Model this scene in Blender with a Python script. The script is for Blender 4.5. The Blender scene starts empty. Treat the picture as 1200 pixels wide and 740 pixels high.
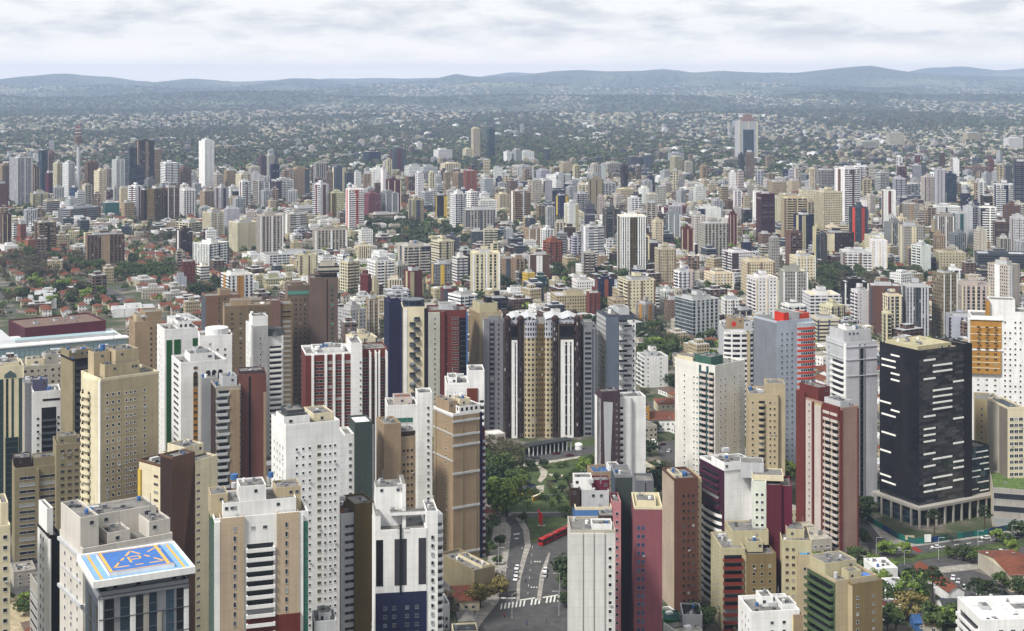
import bpy, bmesh, math, random
import numpy as np
from mathutils import Vector
R = math.radians
random.seed(7)
rng = np.random.default_rng(7)
S = bpy.context.scene
COL = S.collection

# ------------------------------------------------------------------ camera
F = 1700.0            # focal length measured in photo pixels (photo 1200 wide)
HY = 92.0             # photo row of the flat horizon
H0 = 207.0            # camera height above the town
cam_d = bpy.data.cameras.new('camera'); cam = bpy.data.objects.new('camera', cam_d); COL.objects.link(cam)
cam.location = (0, 0, H0); cam.rotation_euler = (R(90), 0, 0)
cam_d.sensor_width = 36; cam_d.lens = F / 1200 * 36
cam_d.shift_y = -(370 - HY) / 1200
cam_d.clip_start = 1; cam_d.clip_end = 90000
S.camera = cam

# ------------------------------------------------------------------ world, sun, exposure
SUN_EL, SUN_AZ = 50, 228      # azimuth clockwise from +Y : behind the camera, to the left
w = bpy.data.worlds.new('World'); S.world = w; w.use_nodes = True
nt = w.node_tree; N = nt.nodes; L = nt.links
for n in list(N): N.remove(n)
out = N.new('ShaderNodeOutputWorld'); bg = N.new('ShaderNodeBackground')
sky = N.new('ShaderNodeTexSky'); sky.sky_type = 'NISHITA'; sky.sun_disc = False
sky.sun_elevation = R(SUN_EL); sky.sun_rotation = R(SUN_AZ)
bg.inputs[1].default_value = 0.1
tc = N.new('ShaderNodeTexCoord'); mp = N.new('ShaderNodeMapping'); mp.inputs['Scale'].default_value = (17, 17, 74)
nz = N.new('ShaderNodeTexNoise'); nz.inputs['Scale'].default_value = 1.0; nz.inputs['Detail'].default_value = 7; nz.inputs['Roughness'].default_value = .6
nz.inputs['Distortion'].default_value = .25
cr = N.new('ShaderNodeValToRGB')
cr.color_ramp.elements[0].position = .36; cr.color_ramp.elements[0].color = (4.8, 4.9, 5.2, 1)
cr.color_ramp.elements[1].position = .56; cr.color_ramp.elements[1].color = (6.9, 6.8, 6.7, 1)
sep = N.new('ShaderNodeSeparateXYZ'); mr = N.new('ShaderNodeMapRange')
mr.inputs['From Min'].default_value = .004; mr.inputs['From Max'].default_value = .03
L.new(tc.outputs['Generated'], mp.inputs[0]); L.new(mp.outputs[0], nz.inputs[0]); L.new(nz.outputs[0], cr.inputs[0])
L.new(tc.outputs['Generated'], sep.inputs[0]); L.new(sep.outputs[2], mr.inputs[0])
m0 = N.new('ShaderNodeMix'); m0.data_type = 'RGBA'; m0.inputs[6].default_value = (10.6, 9.4, 8.1, 1)
L.new(mr.outputs[0], m0.inputs[0]); L.new(cr.outputs[0], m0.inputs[7])
m1 = N.new('ShaderNodeMix'); m1.data_type = 'RGBA'; m1.inputs[0].default_value = .93      # the cloud deck covers nearly all the sky
L.new(sky.outputs[0], m1.inputs[6]); L.new(m0.outputs[2], m1.inputs[7])
L.new(m1.outputs[2], bg.inputs[0]); L.new(bg.outputs[0], out.inputs[0])
sd = bpy.data.lights.new('sun', 'SUN'); sd.energy = 3.5; sd.angle = R(11); sd.color = (1, .96, .9)
so = bpy.data.objects.new('sun', sd); COL.objects.link(so)
so.location = (-300, -300, 600)
az, el = R(SUN_AZ), R(SUN_EL)
so.rotation_euler = Vector((-math.sin(az) * math.cos(el), -math.cos(az) * math.cos(el), -math.sin(el))).to_track_quat('-Z', 'Y').to_euler()
S.view_settings.view_transform = 'Standard'; S.view_settings.look = 'None'; S.view_settings.gamma = 1
S.view_settings.exposure = 0.64
S.cycles.max_bounces = 5; S.cycles.volume_bounces = 1
S.cycles.use_denoising = True

# ------------------------------------------------------------------ pixel helpers (photo pixels -> real places)
def YD(y, z=0.0): return F * (H0 - z) / (y - HY)
def G(x, y, z=0.0):
    d = YD(y, z); return ((x - 600) / F * d, d)
def PX(X, Y, Z): return 600 + F * X / Y, HY + F * (H0 - Z) / Y

# ------------------------------------------------------------------ materials
def lin(c, k=1.0):
    r = []
    for v in c:
        v = v / 255
        v = v / 12.92 if v <= .04045 else ((v + .055) / 1.055) ** 2.4
        r.append(min(v * k, .85))
    return (*r, 1)
PAL = dict(white=(232, 232, 230), cream=(216, 206, 176), sand=(180, 166, 136), tan=(154, 134, 108), beige=(182, 164, 140), ochre=(172, 126, 54), brown=(98, 72, 58),
           darkbrown=(52, 34, 30), black=(18, 18, 22), navy=(26, 30, 66), blue=(58, 98, 150), grey=(130, 132, 136), lightgrey=(184, 186, 188),
           stone=(178, 172, 158), concrete=(160, 156, 148), brick=(100, 44, 38), maroon=(82, 24, 40), rose=(132, 78, 86), pink=(206, 168, 156),
           yellow=(206, 176, 76), orange=(198, 70, 44), slate=(74, 80, 90), olive=(92, 78, 40), khaki=(140, 130, 104), teal=(34, 84, 84),
           green=(24, 84, 36), plum=(70, 52, 58), terracotta=(136, 78, 56), red=(190, 36, 28), darkgrey=(66, 70, 72), lavender=(180, 182, 192),
           taupe=(120, 100, 88), palepink=(194, 184, 176), roofgrey=(128, 126, 122), paleyellow=(184, 176, 144))
def C(k): return lin(PAL[k], .86) if isinstance(k, str) else lin(k, .86)
MC = {}
def newmat(name, rough=.7, spec=.3):
    m = bpy.data.materials.new(name); m.use_nodes = True
    b = m.node_tree.nodes['Principled BSDF']; b.inputs['Roughness'].default_value = rough
    b.inputs['Specular IOR Level'].default_value = spec
    return m, m.node_tree.nodes, m.node_tree.links, b
def weather(N, L, col, amt=.2):
    """stains, rain streaks and patchy wear over a base colour socket/value"""
    tc = N.new('ShaderNodeTexCoord')
    mp = N.new('ShaderNodeMapping'); mp.inputs['Scale'].default_value = (.9, .9, .05)
    n1 = N.new('ShaderNodeTexNoise'); n1.inputs['Scale'].default_value = 1; n1.inputs['Detail'].default_value = 4
    n2 = N.new('ShaderNodeTexNoise'); n2.inputs['Scale'].default_value = .12; n2.inputs['Detail'].default_value = 6
    L.new(tc.outputs['Object'], mp.inputs[0]); L.new(mp.outputs[0], n1.inputs[0]); L.new(tc.outputs['Object'], n2.inputs[0])
    a = N.new('ShaderNodeMath'); a.operation = 'ADD'; L.new(n1.outputs[0], a.inputs[0]); L.new(n2.outputs[0], a.inputs[1])
    r = N.new('ShaderNodeMapRange'); r.inputs['From Min'].default_value = .7; r.inputs['From Max'].default_value = 1.25
    r.inputs['To Min'].default_value = 1 - amt; r.inputs['To Max'].default_value = 1.06
    L.new(a.outputs[0], r.inputs[0])
    v = N.new('ShaderNodeVectorMath'); v.operation = 'SCALE'
    if isinstance(col, tuple): v.inputs[0].default_value = col[:3]
    else: L.new(col, v.inputs[0])
    L.new(r.outputs[0], v.inputs['Scale'])
    return v.outputs[0]
def wall(k, joints=True):
    key = ('wall', k, joints)
    if key in MC: return MC[key]
    m, N, L, b = newmat('render_%s' % (k if isinstance(k, str) else 'c%02x%02x%02x' % k), .75)
    o = weather(N, L, C(k))
    if joints:
        uv = N.new('ShaderNodeUVMap'); s = N.new('ShaderNodeSeparateXYZ'); L.new(uv.outputs[0], s.inputs[0])
        d = N.new('ShaderNodeMath'); d.operation = 'DIVIDE'; d.inputs[1].default_value = 2.9; L.new(s.outputs[1], d.inputs[0])
        f = N.new('ShaderNodeMath'); f.operation = 'FRACT'; L.new(d.outputs[0], f.inputs[0])
        g = N.new('ShaderNodeMath'); g.operation = 'LESS_THAN'; g.inputs[1].default_value = .05; L.new(f.outputs[0], g.inputs[0])
        q = N.new('ShaderNodeMapRange'); q.inputs['To Min'].default_value = 1; q.inputs['To Max'].default_value = .86; L.new(g.outputs[0], q.inputs[0])
        v = N.new('ShaderNodeVectorMath'); v.operation = 'SCALE'; L.new(o, v.inputs[0]); L.new(q.outputs[0], v.inputs['Scale']); o = v.outputs[0]
    L.new(o, b.inputs['Base Color']); MC[key] = m; return m
def flat(k, rough=.7, metal=0, spec=.3):
    key = ('flat', k, rough, metal)
    if key in MC: return MC[key]
    m, N, L, b = newmat('paint_%s' % (k if isinstance(k, str) else 'c%02x%02x%02x' % k), rough, spec); b.inputs['Metallic'].default_value = metal
    L.new(weather(N, L, C(k), .15), b.inputs['Base Color']); MC[key] = m; return m
def roofm(k='roofgrey'):
    key = ('roof', k)
    if key in MC: return MC[key]
    m, N, L, b = newmat('roof_%s' % k, .9)
    tc = N.new('ShaderNodeTexCoord'); n = N.new('ShaderNodeTexNoise'); n.inputs['Scale'].default_value = .35; n.inputs['Detail'].default_value = 8; n.inputs['Roughness'].default_value = .7
    L.new(tc.outputs['Object'], n.inputs[0])
    r = N.new('ShaderNodeMapRange'); r.inputs['From Min'].default_value = .3; r.inputs['From Max'].default_value = .7; r.inputs['To Min'].default_value = .42; r.inputs['To Max'].default_value = 1.15
    L.new(n.outputs[0], r.inputs[0]); v = N.new('ShaderNodeVectorMath'); v.operation = 'SCALE'; v.inputs[0].default_value = C(k)[:3]; L.new(r.outputs[0], v.inputs['Scale'])
    L.new(v.outputs[0], b.inputs['Base Color']); MC[key] = m; return m
def tiles(k):
    key = ('tile', k)
    if key in MC: return MC[key]
    m, N, L, b = newmat('tiles_%s' % k, .85)
    tc = N.new('ShaderNodeTexCoord'); wv = N.new('ShaderNodeTexWave'); wv.inputs['Scale'].default_value = 1.6; wv.inputs['Distortion'].default_value = 1.5; wv.bands_direction = 'Z'
    L.new(tc.outputs['Object'], wv.inputs[0]); r = N.new('ShaderNodeMapRange'); r.inputs['To Min'].default_value = .75; r.inputs['To Max'].default_value = 1.1; L.new(wv.outputs['Fac'], r.inputs[0])
    o = weather(N, L, lin(PAL[k], .66), .5); v = N.new('ShaderNodeVectorMath'); v.operation = 'SCALE'; L.new(o, v.inputs[0]); L.new(r.outputs[0], v.inputs['Scale'])
    L.new(v.outputs[0], b.inputs['Base Color']); MC[key] = m; return m
def glass(k='dark'):
    key = ('glass', k)
    if key in MC: return MC[key]
    base = {'dark': (.012, .014, .018), 'green': (.02, .07, .055), 'blue': (.02, .034, .052), 'black': (.006, .006, .009), 'pale': (.22, .32, .34), 'teal': (.014, .028, .03)}[k]
    m, N, L, b = newmat('glass_' + k, .12, .5)
    oi = N.new('ShaderNodeObjectInfo'); r = N.new('ShaderNodeValToRGB')
    r.color_ramp.interpolation = 'CONSTANT'
    e = r.color_ramp.elements; e[0].color = (*base, 1); e[0].position = 0
    e[1].position = .55; e[1].color = (*[v * 1.8 for v in base], 1)
    x = e.new(.8); x.color = (*[v * 3 + .02 for v in base], 1)
    if k == 'dark': x = e.new(.93); x.color = (.26, .27, .27, 1)
    L.new(oi.outputs['Random'], r.inputs[0]); L.new(r.outputs[0], b.inputs['Base Color']); MC[key] = m; return m
# facade seen from far off: windows drawn per storey from metre UVs. pattern -> (pitch, width, sill, head, glass)
PAT = {'p': (2.3, .5, .28, .78, 'w'), 'P': (3.2, .42, .33, .74, 'w'), 'h': (60, 1, .36, .8, 'w'), 'H': (5.2, .82, .3, .82, 'w'), 'v': (2.4, .46, .05, .97, 'w'),
       'V': (4.2, .5, .06, .86, 'w'), 'b': (6.2, .74, .34, .96, 'b'), 'B': (3.9, .62, .32, .95, 'b'), 'g': (1.6, .93, .04, .88, 'g'), 'n': (9, .1, .4, .7, 'w'), 's': (1.5, .55, .3, .9, 'w')}
def fac(p, k):
    key = ('fac', p, k)
    if key in MC: return MC[key]
    pu, wu, s0, s1, ty = PAT[p]
    m, N, L, b = newmat('facade_%s_%s' % (p, k if isinstance(k, str) else 'c%02x%02x%02x' % k), .7)
    def M(op, a, c=None, d=None):
        n = N.new('ShaderNodeMath'); n.operation = op
        for i, v in enumerate((a, c, d)):
            if v is None: continue
            if isinstance(v, (int, float)): n.inputs[i].default_value = v
            else: L.new(v, n.inputs[i])
        return n.outputs[0]
    uv = N.new('ShaderNodeUVMap'); s = N.new('ShaderNodeSeparateXYZ'); L.new(uv.outputs[0], s.inputs[0])
    oi = N.new('ShaderNodeObjectInfo')
    u = M('DIVIDE', M('ADD', s.outputs[0], M('MULTIPLY', oi.outputs['Random'], 3)), pu); v = M('DIVIDE', s.outputs[1], 2.9)
    fu, fv = M('FRACT', u), M('FRACT', v)
    mu = M('LESS_THAN', M('ABSOLUTE', M('SUBTRACT', fu, .5)), wu / 2); mv = M('LESS_THAN', M('ABSOLUTE', M('SUBTRACT', fv, (s0 + s1) / 2)), (s1 - s0) / 2)
    mask = M('MULTIPLY', mu, mv)
    cb = N.new('ShaderNodeCombineXYZ'); L.new(M('FLOOR', M('MULTIPLY', u, 2 if pu > 3 else 1)), cb.inputs[0]); L.new(M('FLOOR', v), cb.inputs[1]); L.new(oi.outputs['Random'], cb.inputs[2])
    wn = N.new('ShaderNodeTexWhiteNoise'); L.new(cb.outputs[0], wn.inputs[0])
    r = N.new('ShaderNodeValToRGB'); e = r.color_ramp.elements
    if ty == 'g': cs = [(0, (.012, .022, .034)), (.6, (.02, .038, .05)), (.9, (.06, .09, .1))]
    else: cs = [(0, (.008, .009, .012)), (.55, (.022, .025, .03)), (.82, (.075, .08, .09)), (.95, (.3, .3, .29))]
    e[0].position, e[0].color = cs[0][0], (*cs[0][1], 1); e[1].position, e[1].color = cs[1][0], (*cs[1][1], 1)
    for q in cs[2:]: x = e.new(q[0]); x.color = (*q[1], 1)
    r.color_ramp.interpolation = 'CONSTANT'; L.new(wn.outputs[0], r.inputs[0])
    base = weather(N, L, C(k), .18)
    fl = M('LESS_THAN', fv, .07); q = N.new('ShaderNodeMapRange'); q.inputs['To Min'].default_value = 1; q.inputs['To Max'].default_value = .82; L.new(fl, q.inputs[0])
    sc = N.new('ShaderNodeVectorMath'); sc.operation = 'SCALE'; L.new(base, sc.inputs[0]); L.new(q.outputs[0], sc.inputs['Scale'])
    mx = N.new('ShaderNodeMix'); mx.data_type = 'RGBA'; L.new(mask, mx.inputs[0]); L.new(sc.outputs[0], mx.inputs[6]); L.new(r.outputs[0], mx.inputs[7])
    L.new(mx.outputs[2], b.inputs['Base Color'])
    L.new(M('SUBTRACT', .75, M('MULTIPLY', mask, .55)), b.inputs['Roughness'])
    bp = N.new('ShaderNodeBump'); bp.invert = True; bp.inputs['Strength'].default_value = .5; bp.inputs['Distance'].default_value = .25
    L.new(mask, bp.inputs['Height']); L.new(bp.outputs[0], b.inputs['Normal'])
    MC[key] = m; return m

# ------------------------------------------------------------------ mesh builder
class MB:
    def __init__(s): s.v = []; s.f = []; s.m = []; s.uv = []
    def quad(s, p, m=0, uv=None):
        i = len(s.v); s.v += [tuple(q) for q in p]; s.f.append(tuple(range(i, i + len(p)))); s.m.append(m)
        s.uv += uv if uv else [(q[0], q[1]) for q in p]
    def wallq(s, a, b, z0, z1, m, u0=0.0):
        d = math.hypot(b[0] - a[0], b[1] - a[1])
        s.quad([(a[0], a[1], z0), (b[0], b[1], z0), (b[0], b[1], z1), (a[0], a[1], z1)], m, [(u0, z0), (u0 + d, z0), (u0 + d, z1), (u0, z1)])
    def prism(s, poly, z0, z1, m=0, top=None, bottom=False):
        """poly counter-clockwise seen from above; m an int or one per side"""
        n = len(poly); u = 0
        for i in range(n):
            a, b = poly[i], poly[(i + 1) % n]
            s.wallq(a, b, z0, z1, m[i] if isinstance(m, (list, tuple)) else m, u); u += math.hypot(b[0] - a[0], b[1] - a[1])
        t = (m[0] if isinstance(m, (list, tuple)) else m) if top is None else top
        s.quad([(p[0], p[1], z1) for p in poly], t)
        if bottom: s.quad([(p[0], p[1], z0) for p in reversed(poly)], t)
    def box(s, x0, x1, y0, y1, z0, z1, m=0, top=None, bottom=False):
        s.prism([(x0, y0), (x1, y0), (x1, y1), (x0, y1)], z0, z1, m, top, bottom)
    def cyl(s, cx, cy, r, z0, z1, n=10, m=0, top=None, r1=None):
        r1 = r if r1 is None else r1
        a = [(cx + r * math.cos(t * 2 * math.pi / n), cy + r * math.sin(t * 2 * math.pi / n)) for t in range(n)]
        b = [(cx + r1 * math.cos(t * 2 * math.pi / n), cy + r1 * math.sin(t * 2 * math.pi / n)) for t in range(n)]
        for i in range(n):
            j = (i + 1) % n
            s.quad([(*a[i], z0), (*a[j], z0), (*b[j], z1), (*b[i], z1)], m, [(i, z0), (i + 1, z0), (i + 1, z1), (i, z1)])
        if r1 > .01: s.quad([(*p, z1) for p in b], m if top is None else top)
    def dome(s, cx, cy, r, z0, hh, n=12, k=4, m=0):
        for q in range(k):
            t0, t1 = q / k * math.pi / 2, (q + 1) / k * math.pi / 2
            s.cyl(cx, cy, r * math.cos(t0), z0 + hh * math.sin(t0), z0 + hh * math.sin(t1), n, m, r1=max(r * math.cos(t1), .02))
    def gable(s, x0, x1, y0, y1, z0, hh, m=0, ov=.4, axis='x', mw=0):
        if axis == 'x':
            ym = (y0 + y1) / 2
            s.quad([(x0 - ov, y0 - ov, z0 - .1), (x1 + ov, y0 - ov, z0 - .1), (x1 + ov, ym, z0 + hh), (x0 - ov, ym, z0 + hh)], m)
            s.quad([(x1 + ov, y1 + ov, z0 - .1), (x0 - ov, y1 + ov, z0 - .1), (x0 - ov, ym, z0 + hh), (x1 + ov, ym, z0 + hh)], m)
            s.quad([(x0, y1, z0), (x0, y0, z0), (x0, ym, z0 + hh - .1)], mw); s.quad([(x1, y0, z0), (x1, y1, z0), (x1, ym, z0 + hh - .1)], mw)
        else:
            xm = (x0 + x1) / 2
            s.quad([(x0 - ov, y1 + ov, z0 - .1), (x0 - ov, y0 - ov, z0 - .1), (xm, y0 - ov, z0 + hh), (xm, y1 + ov, z0 + hh)], m)
            s.quad([(x1 + ov, y0 - ov, z0 - .1), (x1 + ov, y1 + ov, z0 - .1), (xm, y1 + ov, z0 + hh), (xm, y0 - ov, z0 + hh)], m)
            s.quad([(x0, y0, z0), (x1, y0, z0), (xm, y0, z0 + hh - .1)], mw); s.quad([(x1, y1, z0), (x0, y1, z0), (xm, y1, z0 + hh - .1)], mw)
    def hip(s, x0, x1, y0, y1, z0, hh, m=0, ov=.5):
        a, b, c, d = x0 - ov, x1 + ov, y0 - ov, y1 + ov; k = min(b - a, d - c) / 2; z0 -= .1
        if b - a >= d - c: r0, r1 = (a + k, (c + d) / 2, z0 + hh), (b - k, (c + d) / 2, z0 + hh)
        else: r0, r1 = ((a + b) / 2, c + k, z0 + hh), ((a + b) / 2, d - k, z0 + hh)
        if b - a >= d - c:
            s.quad([(a, c, z0), (b, c, z0), r1, r0], m); s.quad([(b, d, z0), (a, d, z0), r0, r1], m); s.quad([(a, d, z0), (a, c, z0), r0], m); s.quad([(b, c, z0), (b, d, z0), r1], m)
        else:
            s.quad([(a, c, z0), (b, c, z0), r0], m); s.quad([(b, d, z0), (a, d, z0), r1], m); s.quad([(a, d, z0), (a, c, z0), r0, r1], m); s.quad([(b, c, z0), (b, d, z0), r1, r0], m)
    def mesh(s, name, mats):
        me = bpy.data.meshes.new(name); me.from_pydata(s.v, [], s.f)
        me.polygons.foreach_set('material_index', s.m)
        ul = me.uv_layers.new(name='UVMap'); ul.data.foreach_set('uv', np.array(s.uv, dtype=np.float32).ravel())
        for q in (mats if isinstance(mats, (list, tuple)) else [mats]): me.materials.append(q)
        me.update(); return me
    def build(s, name, mats, parent=None, loc=(0, 0, 0), rz=0): return ob(name, s.mesh(name, mats), parent, loc, rz)
def ob(name, me, parent=None, loc=(0, 0, 0), rz=0):
    o = bpy.data.objects.new(name, me); COL.objects.link(o); o.location = loc
    if rz: o.rotation_euler = (0, 0, rz)
    if parent is not None: o.parent = parent
    return o
def tag(o, label=None, cat=None, group=None, kind=None):
    if label: o['label'] = label
    if cat: o['category'] = cat
    if group: o['group'] = group
    if kind: o['kind'] = kind
    return o
# ------------------------------------------------------------------ terrain: one sheet, flat in town, rolling beyond, hills on the horizon
_t = rng.random((96, 96))
def vn(x, y):
    x = np.asarray(x, float); y = np.asarray(y, float); i = np.floor(x).astype(int); j = np.floor(y).astype(int); a = x - i; b = y - j
    a = a * a * (3 - 2 * a); b = b * b * (3 - 2 * b); g = lambda p, q: _t[p % 96, q % 96]
    return (g(i, j) * (1 - a) + g(i + 1, j) * a) * (1 - b) + (g(i, j + 1) * (1 - a) + g(i + 1, j + 1) * a) * b
def fbm(x, y, o=4):
    s = 0; k = .5
    for q in range(o): s = s + k * vn(x * 2 ** q + q * 17.3, y * 2 ** q + q * 9.1); k /= 2
    return s
RX = [-400, 0, 40, 85, 120, 150, 190, 235, 300, 345, 400, 450, 500, 535, 560, 600, 650, 700, 760, 815, 843, 900, 960, 1013, 1062, 1100, 1200, 1600]
RY = [93, 95, 90, 86, 89, 94, 94, 91, 95, 91.5, 95, 94, 92, 86.5, 89, 90, 85, 84.5, 85, 86.5, 84, 86, 83, 78, 85, 88, 89, 88]
RX2 = [-400, 0, 560, 600, 640, 700, 780, 830, 900, 1060, 1090, 1120, 1160, 1200, 1600]
RY2 = [96, 96, 90, 85, 88, 88, 82.5, 87, 90, 86, 81, 79.5, 83, 81, 84]
def terr(X, Y):
    X = np.asarray(X, float); Y = np.asarray(Y, float); z = np.zeros_like(X + Y)
    far = np.clip((Y - 5200) / 4500, 0, 1); far = far * far * (3 - 2 * far)
    z = z + far * (fbm(X / 1900, Y / 1500) - .42) * 150
    z = z + np.clip((Y - 11000) / 5000, 0, 1) * 25
    for yr, rx, ry, wd, am in ((18500, RX, RY, 2000, 1), (23800, RX2, RY2, 1500, 1), (14500, [-400, 120, 300, 470, 560, 700, 900, 1100, 1600], [103, 98, 103, 99, 95, 100, 97, 102, 97], 1100, 1), (11200, [-400, 100, 260, 420, 600, 800, 980, 1200, 1600], [106, 109, 104, 110, 106, 110, 104, 109, 106], 900, 1)):
        ys = yr + 900 * (fbm(X / 2600 + yr, 3.3 + 0 * Y, 3) - .45)
        px = 600 + F * X / yr
        top = H0 + (HY - (91 + (np.interp(px, rx, ry) - 90) * 1.25)) * yr / F + 78 * (fbm(X / 620, Y / 1100 + yr, 5) - .47)
        b = np.exp(-((Y - ys) / wd) ** 2)
        z = np.maximum(z, z * (1 - b) + top * b)
    return np.where(Y < 5200, 0, z)
ys_ = np.concatenate([np.array([-3000, -500, 300, 900, 1600, 2600, 3800, 5200]), np.geomspace(5400, 25500, 190)])
us_ = np.linspace(-1, 1, 300)
YY, UU = np.meshgrid(ys_, us_, indexing='ij'); XX = UU * (np.maximum(YY, 0) * .62 + 2600); ZZ = terr(XX, YY)
nv = XX.size; co = np.stack([XX, YY, ZZ], -1).reshape(-1, 3)
a_, b_ = YY.shape; idx = np.arange(nv).reshape(a_, b_)
q = np.stack([idx[:-1, :-1], idx[:-1, 1:], idx[1:, 1:], idx[1:, :-1]], -1).reshape(-1, 4)
def np_mesh(name, co, quads, mats, smooth=False, attr=None):
    k = quads.shape[1]; me = bpy.data.meshes.new(name); me.vertices.add(len(co)); me.vertices.foreach_set('co', co.astype(np.float32).ravel())
    me.loops.add(quads.size); me.loops.foreach_set('vertex_index', quads.astype(np.int32).ravel())
    me.polygons.add(len(quads)); me.polygons.foreach_set('loop_start', np.arange(0, quads.size, k, dtype=np.int32)); me.polygons.foreach_set('loop_total', np.full(len(quads), k, dtype=np.int32))
    if smooth: me.polygons.foreach_set('use_smooth', np.ones(len(quads), bool))
    for m in mats: me.materials.append(m)
    me.update(calc_edges=True)
    if attr is not None:
        at = me.attributes.new('tint', 'FLOAT_COLOR', 'FACE'); at.data.foreach_set('color', attr.astype(np.float32).ravel())
    return me
def ground_mat():
    m, N, L, b = newmat('ground', .95)
    tc = N.new('ShaderNodeTexCoord')
    n1 = N.new('ShaderNodeTexNoise'); n1.inputs['Scale'].default_value = .03; n1.inputs['Detail'].default_value = 9; n1.inputs['Roughness'].default_value = .68
    n2 = N.new('ShaderNodeTexNoise'); n2.inputs['Scale'].default_value = .0011; n2.inputs['Detail'].default_value = 7
    L.new(tc.outputs['Object'], n1.inputs[0]); L.new(tc.outputs['Object'], n2.inputs[0])
    r1 = N.new('ShaderNodeValToRGB'); e = r1.color_ramp.elements
    e[0].position = .38; e[0].color = (.028, .042, .016, 1); e[1].position = .5; e[1].color = (.05, .06, .03, 1); x = e.new(.55); x.color = (.11, .098, .08, 1); x = e.new(.7); x.color = (.2, .18, .155, 1)
    r2 = N.new('ShaderNodeValToRGB'); e = r2.color_ramp.elements
    e[0].position = .42; e[0].color = (.022, .035, .018, 1); e[1].position = .56; e[1].color = (.045, .06, .028, 1); x = e.new(.66); x.color = (.12, .13, .07, 1)
    L.new(n1.outputs[0], r1.inputs[0]); L.new(n2.outputs[0], r2.inputs[0])
    s = N.new('ShaderNodeSeparateXYZ'); L.new(tc.outputs['Object'], s.inputs[0]); mr_ = N.new('ShaderNodeMapRange'); mr_.inputs['From Min'].default_value = 3000; mr_.inputs['From Max'].default_value = 5500
    L.new(s.outputs[1], mr_.inputs[0]); mx = N.new('ShaderNodeMix'); mx.data_type = 'RGBA'; L.new(mr_.outputs[0], mx.inputs[0]); L.new(r1.outputs[0], mx.inputs[6]); L.new(r2.outputs[0], mx.inputs[7])
    L.new(mx.outputs[2], b.inputs['Base Color']); return m
tag(ob('ground', np_mesh('ground', co, q, [ground_mat()], True)), kind='structure')
# ------------------------------------------------------------------ footprints, towers
FOOT = []      # (x, y, radius) of everything that stands on the ground
RECT = []      # (px0, px1, ytop, ybase, Y) silhouettes of towers in the photo
LAND = []      # (px, py, phrase) landmarks for describing the unnamed neighbours
def solve(xl, xc, xr, Y, D):
    X = (xc - 600) / F * Y; tl = (xl - 600) / F; tr = (xr - 600) / F
    a = X - tl * Y; q = max(-.95, min(.95, a / (D * math.sqrt(1 + tl * tl))))
    phi = math.asin(q) - math.atan(tl)
    W = (tr * Y - X) / (math.cos(phi) - tr * math.sin(phi))
    return X, phi, max(W, 1.5)
def place_root(name, xl, xc, xr, yt, h, D, z0=0.0):
    Y = F * (H0 - h - z0) / (yt - HY)
    X, phi, W = solve(xl, xc, xr, Y, D)
    r = ob(name, None, None, (X, Y, z0), phi)
    cx = X + math.cos(phi) * W / 2 - math.sin(phi) * D / 2; cy = Y + math.sin(phi) * W / 2 + math.cos(phi) * D / 2
    n = max(1, int(max(W, D) / min(W, D) + .5)); e = min(W, D)
    for i in range(n):
        t = ((i + .5) / n)
        if W >= D: px, py = X + math.cos(phi) * W * t - math.sin(phi) * D / 2, Y + math.sin(phi) * W * t + math.cos(phi) * D / 2
        else: px, py = X + math.cos(phi) * W / 2 - math.sin(phi) * D * t, Y + math.sin(phi) * W / 2 + math.cos(phi) * D * t
        FOOT.append((px, py, math.hypot(e, max(W, D) / n) / 2))
    RECT.append((xl, xr, yt, HY + F * (H0 - z0) / Y, Y))
    return r, W, Y, phi
UM = {}
def win_mesh(ww, wh, g='dark', fr=None):
    key = (round(ww, 1), round(wh, 1), g, fr)
    if key not in UM:
        b = MB(); t = .09; p = .07
        x0, x1, z0, z1 = -key[0] / 2, key[0] / 2, 0, key[1]
        b.box(x0 - t, x0, -p, 0, z0, z1, 0, bottom=True); b.box(x1, x1 + t, -p, 0, z0, z1, 0, bottom=True)
        b.box(x0 - t, x1 + t, -p - .06, 0, z0 - .1, z0, 0, bottom=True); b.box(x0 - t, x1 + t, -p, 0, z1, z1 + t, 0, bottom=True)
        b.quad([(x0, -.015, z0), (x1, -.015, z0), (x1, -.015, z1), (x0, -.015, z1)], 1)
        if key[0] > 1.0: b.box(-.03, .03, -.05, -.016, z0, z1, 0, bottom=True)
        UM[key] = b.mesh('window', [flat(fr or 'lightgrey'), glass(g)])
    return UM[key]
def balc_mesh(ww, dp, col, g='dark', curved=False, rail=1.0, wh=2.0, solid=True):
    key = ('b', round(ww, 1), round(dp, 1), col, g, curved, rail, solid)
    if key not in UM:
        b = MB(); w2 = key[1] / 2; d = key[2]
        b.quad([(-w2 * .92, -.012, .02), (w2 * .92, -.012, .02), (w2 * .92, -.012, wh), (-w2 * .92, -.012, wh)], 1)
        if curved: P = [(-w2 * math.cos(t * math.pi / 8), -d * math.sin(t * math.pi / 8) - .02) for t in range(9)]
        else: P = [(-w2, 0), (-w2, -d), (w2, -d), (w2, 0)]
        n = len(P)
        b.prism(P, -.22, 0, 0, bottom=True)
        for i in range(n - 1):
            a, c = P[i], P[i + 1]
            b.quad([(*a, 0), (*c, 0), (*c, rail), (*a, rail)], 0); k = .88
            b.quad([(c[0] * k, c[1] * k, rail), (a[0] * k, a[1] * k, rail), (a[0] * k, a[1] * k, 0), (c[0] * k, c[1] * k, 0)], 0)
            b.quad([(*a, rail), (*c, rail), (c[0] * k, c[1] * k, rail), (a[0] * k, a[1] * k, rail)], 0)
        UM[key] = b.mesh('balcony', [wall(col, False), glass(g)])
    return UM[key]
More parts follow.
